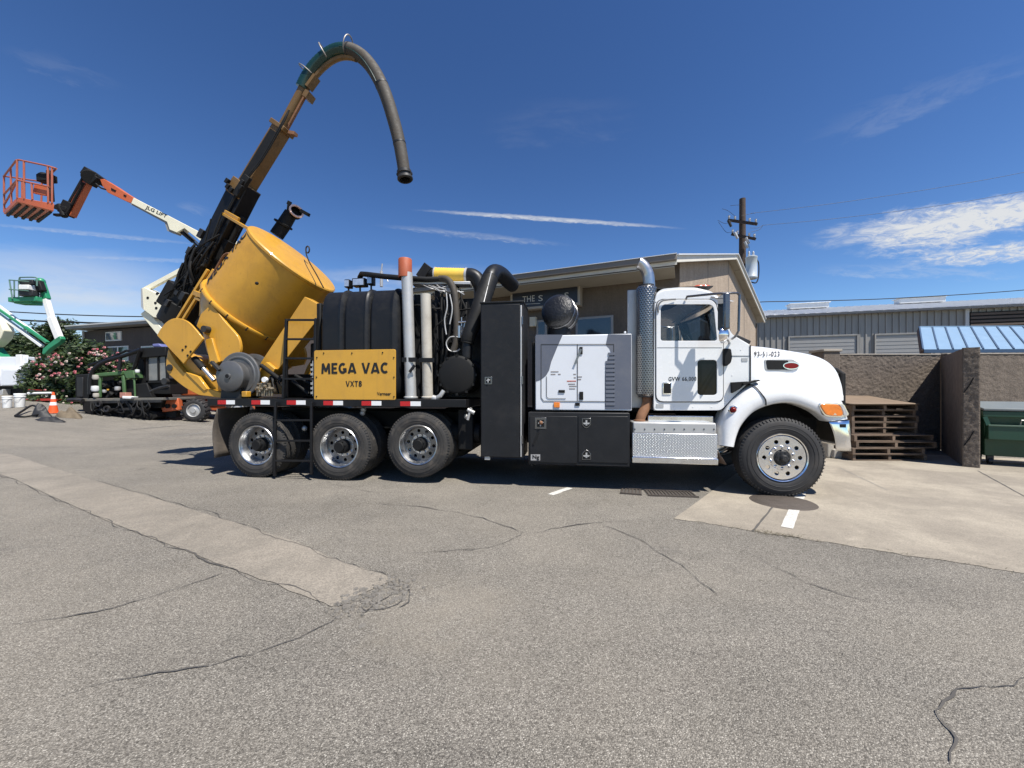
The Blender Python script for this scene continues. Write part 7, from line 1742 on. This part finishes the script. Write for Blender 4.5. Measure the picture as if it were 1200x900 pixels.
def red_trailer():
    Y = 17.2; x = W(45, 470, Y).x; root = thing('flat_trailer', 'low red flat trailer with white pipe in front of the rose bush', 'trailer', (x, Y, hill(x)))
    def pr(pts, dy, th, nm, m, bv=.01): return MB().wprism(pts, Y + dy, th).build(nm, m, root, bevel=bv)
    pr([(29, 467.5), (62, 467), (62, 469.5), (29, 470.5)], 0, 1.6, 'side_rail', REDP); pr([(32, 456), (58, 457.5), (58, 459), (33, 458)], .5, .6, 'fender', REDP)
    p = MB(); p.cyl(W(33, 461, Y), W(61, 460.5, Y), .05, n=10); p.build('white_pipe', WPL, root)
    for x_ in (35, 42, 50, 56): c = W(x_, 465, Y + .25); lug_wheel(root, V((c.x, c.y, hill(c.x) + .17 + .12)), .17, .14, (0, 1, 0))
red_trailer()
def bucket(px, py, h, lab):
    p = GH(px, py); r = h * .28; root = thing('bucket', lab, 'bucket', p, 'white buckets in front of the service truck')
    MB().lathe([(.0, .0), (r * .84, .0), (r * .87, .02), (r * .96, h * .78)], p, (0, 0, 1), 24).build('pail', WPL, root); MB().lathe([(r * .98, h * .74), (r * 1.05, h * .75), (r * 1.05, h * .8), (r, h * .82), (r, h * .90)], p, (0, 0, 1), 24).build('collar', WPL, root)
    MB().lathe([(r * 1.06, h * .89), (r * 1.06, h * .96), (r * 1.0, h), (.0, h)], p, (0, 0, 1), 24).build('lid', WPL, root)
    MB().tube([p + V((-r * 1.04, -.01, h * .78)), p + V((-r * .7, -r * .95, h * .5)), p + V((0, -r * 1.08, h * .42)), p + V((r * .7, -r * .95, h * .5)), p + V((r * 1.04, -.01, h * .78))], .006, 5).build('handle', GALV, root)
bucket(8.5, 478, .46, 'open-fronted smaller white bucket beside the green crate'); bucket(23.3, 477.3, .55, 'taller white bucket with lid nearest the red trailer')
def cone():
    p = GH(62.5, 484); root = thing('traffic_cone', 'orange traffic cone with two white bands beside the dark tarp', 'traffic cone', p); h = .80
    MB().box(p.x - .18, p.x + .18, p.y - .18, p.y + .18, p.z - .01, p.z + .035).build('base', CONEO, root, bevel=.012)
    r = lambda z: .145 - .115 * z / h
    c = MB(); c.lathe([(r(.03), .03), (r(h), h), (r(h) * .7, h + .005), (.001, h)], p, (0, 0, 1), 28); co = c.build('shell', CONEO, root)
    for z0, z1 in ((.30, .42), (.54, .68)): b = MB(); b.lathe([(r(z0) + .003, z0), (r(z1) + .003, z1)], p, (0, 0, 1), 28); b.build('white_band', WHR, co)
cone()
def heap(name, label, pxs, base_h, m, seed, flat=1.0):
    # crumpled cloth heap over a footprint given by pixels on the ground
    a = GH(*pxs[0]); b = GH(*pxs[1]); c = (a + b) / 2; rx = (b - a).length / 2; ry = rx * flat; rows = []; rnd = V((seed, seed * .7, 0))
    n, m_ = 40, 26
    for i in range(m_ + 1):
        f = i / m_; r_ = []
        for j in range(n):
            t = 2 * math.pi * j / n; k = 1 + .35 * noise.noise(V((math.cos(t) * 1.6, math.sin(t) * 1.6, 0)) + rnd)
            x = c.x + rx * f * k * math.cos(t); y = c.y + ry * f * k * math.sin(t); pp = V((x, y, 0))
            hh = base_h * (1 - f ** 2.2) * (.55 + .9 * abs(noise.noise(pp * 2.1 + rnd)) + .5 * noise.noise(pp * 5.5 + rnd)) + .02 * (1 - f)
            rg = 1 - abs(noise.noise(pp * 7.5 + rnd * 2)); r_.append(V((x, y, hill(x) + max(.006, hh + .05 * rg * (1 - f ** 3)))))
        rows.append(r_)
    o = MB().grid(rows, True).build(name, m, smooth=50, off=(c.x, c.y, hill(c.x))); o.location = (c.x, c.y, hill(c.x)); tag(o, label, 'tarp'); return o
heap('crumpled_tarp', 'crumpled black tarp lying on the asphalt beside the cone', ((34, 489), (62, 488)), .42, TARP, 3, .6)
heap('brown_cover', 'brown dusty cover heaped between tarp and drilling machine', ((62, 490), (98, 488)), .34, TARPB, 8, .5)
heap('flat_tarp', 'flat grey-black sheet spread in front of the crumpled tarp', ((36, 494), (82, 493)), .10, TARP, 5, .45)
cb_h = MB(); cb_h.tube(spline([GH(18, 489) + V((0, 0, .05)), GH(27, 485) + V((0, 0, .12)), GH(38, 482) + V((0, 0, .22)), GH(48, 486) + V((0, 0, .2))], 6), .035, 8); cb_h.tube(spline([GH(18, 489) + V((0, 0, .04)), GH(30, 490) + V((0, 0, .05)), GH(45, 489) + V((0, 0, .1))], 6), .03, 8)
tag(cb_h.build('loose_hose', RUB), 'loose black hose trailing from the crumpled tarp', 'hose')

# ------------------------------------------------------------------ rose bush and trees
def leaf_cloud(cl, n, size, rnd, mb, droop=.4):
    tot = sum(r ** 2 for _, r in cl)
    for c, r in cl:
        for i in range(int(n * r * r / tot)):
            d = V((rnd.gauss(0, 1), rnd.gauss(0, 1), rnd.gauss(0, 1))).normalized(); p = c + d * (r * (rnd.random() ** .45)); s = size * rnd.uniform(.6, 1.3)
            a = V((rnd.gauss(0, 1), rnd.gauss(0, 1), rnd.gauss(0, .6))).normalized(); b = a.cross(d + V((0, 0, .3)))
            if b.length < .1: continue
            b.normalize(); mb.add([p - a * s, p + b * s * .45, p + a * s, p - b * s * .45], [(0, 1, 2, 3)])
def rose_bush():
    rnd = random.Random(31); Y = 18.3; c0 = W(72, 450, Y); root = thing('rose_bush', 'large rose bush covered in pink and white blooms beside the white lockers', 'bush', (c0.x, Y, hill(c0.x))); cl = []
    prof = [(38, 437, 480), (45, 430, 482), (54, 424, 484), (64, 421, 484), (74, 419, 484), (84, 415, 482), (94, 406, 478), (104, 404, 476), (113, 408, 472), (122, 416, 468), (132, 420, 466), (146, 424, 464), (158, 428, 462)]
    for px, y0, y1 in prof:
        k = int((y1 - y0) / 9)
        for j in range(k + 1):
            cl.append((W(px + rnd.uniform(-4, 4), y0 + (y1 - y0) * j / max(1, k) + 5 + rnd.uniform(-2, 2), Y + rnd.uniform(-.9, .9)), rnd.uniform(.30, .52)))
    mb = MB(); leaf_cloud(cl, 17000, .10, rnd, mb); 
    for i in range(90):                                               # upright shoots break the outline
        px = rnd.uniform(40, 128); yt = min(p[1] for p in prof if abs(p[0] - px) < 9); b = W(px, yt + 6, Y + rnd.uniform(-.8, .8)); h = rnd.uniform(.2, .55)
        for j in range(6): p = b + V((rnd.uniform(-.06, .06), rnd.uniform(-.06, .06), h * j / 5)); a = V((rnd.gauss(0, 1), rnd.gauss(0, 1), .4)).normalized() * .08; bb = a.cross(V((0, 0, 1))).normalized() * .035; mb.add([p - a, p + bb, p + a, p - bb], [(0, 1, 2, 3)])
    mb.build('foliage', LEAF, root, smooth=0, fix=False)
    fl = MB()
    for i in range(120):
        u = rnd.random(); px = rnd.uniform(36, 150)
        if px > 100: py = rnd.uniform(405, 440)
        elif u < .90: py = rnd.uniform(413, 444) - (px - 60) * .08
        else: py = rnd.uniform(440, 475)
        p = W(px, py, Y - 1.25 + rnd.uniform(-.1, .5)); r = rnd.uniform(.04, .085)
        vs = []; n = 7
        for k in range(2):
            rr = r * (1 - .45 * k); ctr = p + V((0, -.02 * k, .03 * k)); idx = []
            for j in range(n): t = 2 * math.pi * (j + k * .5) / n; vs.append(ctr + V((rr * math.cos(t), -.25 * rr + .03 * math.sin(3 * t), rr * .8 * math.sin(t))))
        vs.append(p + V((0, -.10 * r / .1 * .6, .01))); f = [(j, (j + 1) % n, n + j) for j in range(n)] + [((j + 1) % n, n + (j + 1) % n, n + j) for j in range(n)] + [(n + j, n + (j + 1) % n, 2 * n) for j in range(n)]
        fl.add(vs, f)
    fo = fl.build('blooms', PINK, root, smooth=0, fix=False); fo['kind'] = 'stuff'
    st = MB()
    for i in range(26): px = rnd.uniform(45, 115); b = W(px, 484, Y); b.z = hill(b.x); st.tube([b, b + V((rnd.uniform(-.2, .2), rnd.uniform(-.2, .2), .8)), b + V((rnd.uniform(-.5, .5), rnd.uniform(-.4, .4), 1.7))], [.03, .022, .012], 5)
    st.build('stems', BARK, root)
rose_bush()
def tree(px, py_top, py_bot, halfw, Y, label, seed, n=6000):
    rnd = random.Random(seed); b = W(px, py_bot, Y); gz = hill(b.x); top = W(px, py_top, Y).z; H = top - gz; root = thing('tree', label, 'tree', (b.x, Y, gz), 'trees beyond the lifts'); base = V((b.x, Y, gz - .1)); hw = halfw / FPX * Y
    tr = MB(); tr.tube([base, base + V((.1, 0, H * .3)), base + V((-.1, .1, H * .65))], [.28, .2, .1], 10); cl = []
    for i in range(14):
        t = rnd.uniform(0, 6.28); z0 = H * rnd.uniform(.25, .6); tip = base + V((math.cos(t) * hw * rnd.uniform(.4, .9), math.sin(t) * hw * rnd.uniform(.4, .9), z0 + H * rnd.uniform(.15, .4))); s0 = base + V((0, 0, z0)); tr.tube([s0, s0.lerp(tip, .5) + V((0, 0, .2)), tip], [.09, .06, .02], 6); cl.append((tip, rnd.uniform(.5, .9)))
    for i in range(26):
        t = rnd.uniform(0, 6.28); f = rnd.uniform(.15, .97); w_ = hw * math.sin(min(1, (1 - f) * 1.6 + .12) * math.pi / 2) * rnd.uniform(.3, 1.0); cl.append((base + V((math.cos(t) * w_, math.sin(t) * w_, H * f)), rnd.uniform(.45, .95)))
    tr.build('trunk', BARK, root); mb = MB(); leaf_cloud(cl, n, .14, rnd, mb); mb.build('crown', TLEAF, root, smooth=0, fix=False)
tree(66, 373, 430, 13, 33, 'tall dark tree behind the green lift boom', 5); tree(38, 384, 430, 17, 34, 'shorter bushy tree left of the green lift knuckle', 6); tree(8, 386, 430, 20, 30, 'rounded tree behind the white service body', 7); tree(-40, 380, 430, 30, 31, 'broad tree beyond the frame beside the service truck', 8); tree(85, 392, 430, 9, 34, 'slim dark tree beside the brown building wall', 9, 4000)

# ------------------------------------------------------------------ small fittings on the truck
x0, z1 = q(563.2, 355.5, 0); x1, z0 = q(613.2, 537, 0)
for f in (.12, .5, .88):
    zz = z0 + (z1 - z0) * f; MB().cyl((x1 - .012, -.016, zz - .06), (x1 - .012, -.016, zz + .06), .012, n=10).build('hinge', GUN, cab_)
for i in range(9):
    px_ = 744 + i * 11.6; p = L(px_, 503, -.004); MB().lathe([(.0, -.006), (.009, -.004), (.012, .004)], p, (0, 1, 0), 10).build('step_rivet', GUN, TRK)
hs_ = MB(); hs_.beam(L(848.5, 417, CN - .003), L(879, 417.2, CN - .003), .006, .005, (0, 0, 1)); hs_.build('cowl_seam', SEAM, TRK, smooth=0)
for x_, y_ in ((850, 470), (858, 440), (868, 410), (768.2, 476.5), (790, 477), (812, 477), (834, 477)):
    p = L(x_, y_, CN); MB().lathe([(.0, -.006), (.007, -.004), (.009, .003)], p, (0, 1, 0), 8).build('rivet', WHITE, TRK)
for off_, r_ in ((.10, .016), (.13, .014)):
    hl2 = MB(); hl2.tube(spline([b0 + (b1 - b0) * .45 - sid * .20 + nrm * (off_ * .8), m0 - sid * .20 + nrm * off_, m0.lerp(m1, .5) - sid * .16 + nrm * (off_ + .03), m1 - sid * .15 + nrm * off_, m1.lerp(i1, .35) - sid * .11 + nrm * .06], 6), r_, 8); hl2.build('hydraulic_line', RUB, boom)
for k_ in (4, int(len(P2) * .45), int(len(P2) * .8)):
    dd = (P2[k_ + 1] - P2[k_ - 1]).normalized(); rb_ = .128 - .018 * k_ / len(P2) + .006; MB().lathe([(rb_ - .008, -.018), (rb_, -.014), (rb_, .014), (rb_ - .008, .018)], P2[k_], dd, 24).build('hose_band', DKM, hs2)
for a_ in range(16):                                                 # bolts round the tank flange
    t = 2 * math.pi * a_ / 16; p = tk(1.385, RT + .03, t); MB().cyl(p + TA * .03, p - TA * .045, .016, n=6).build('flange_bolt', DKM, tank)
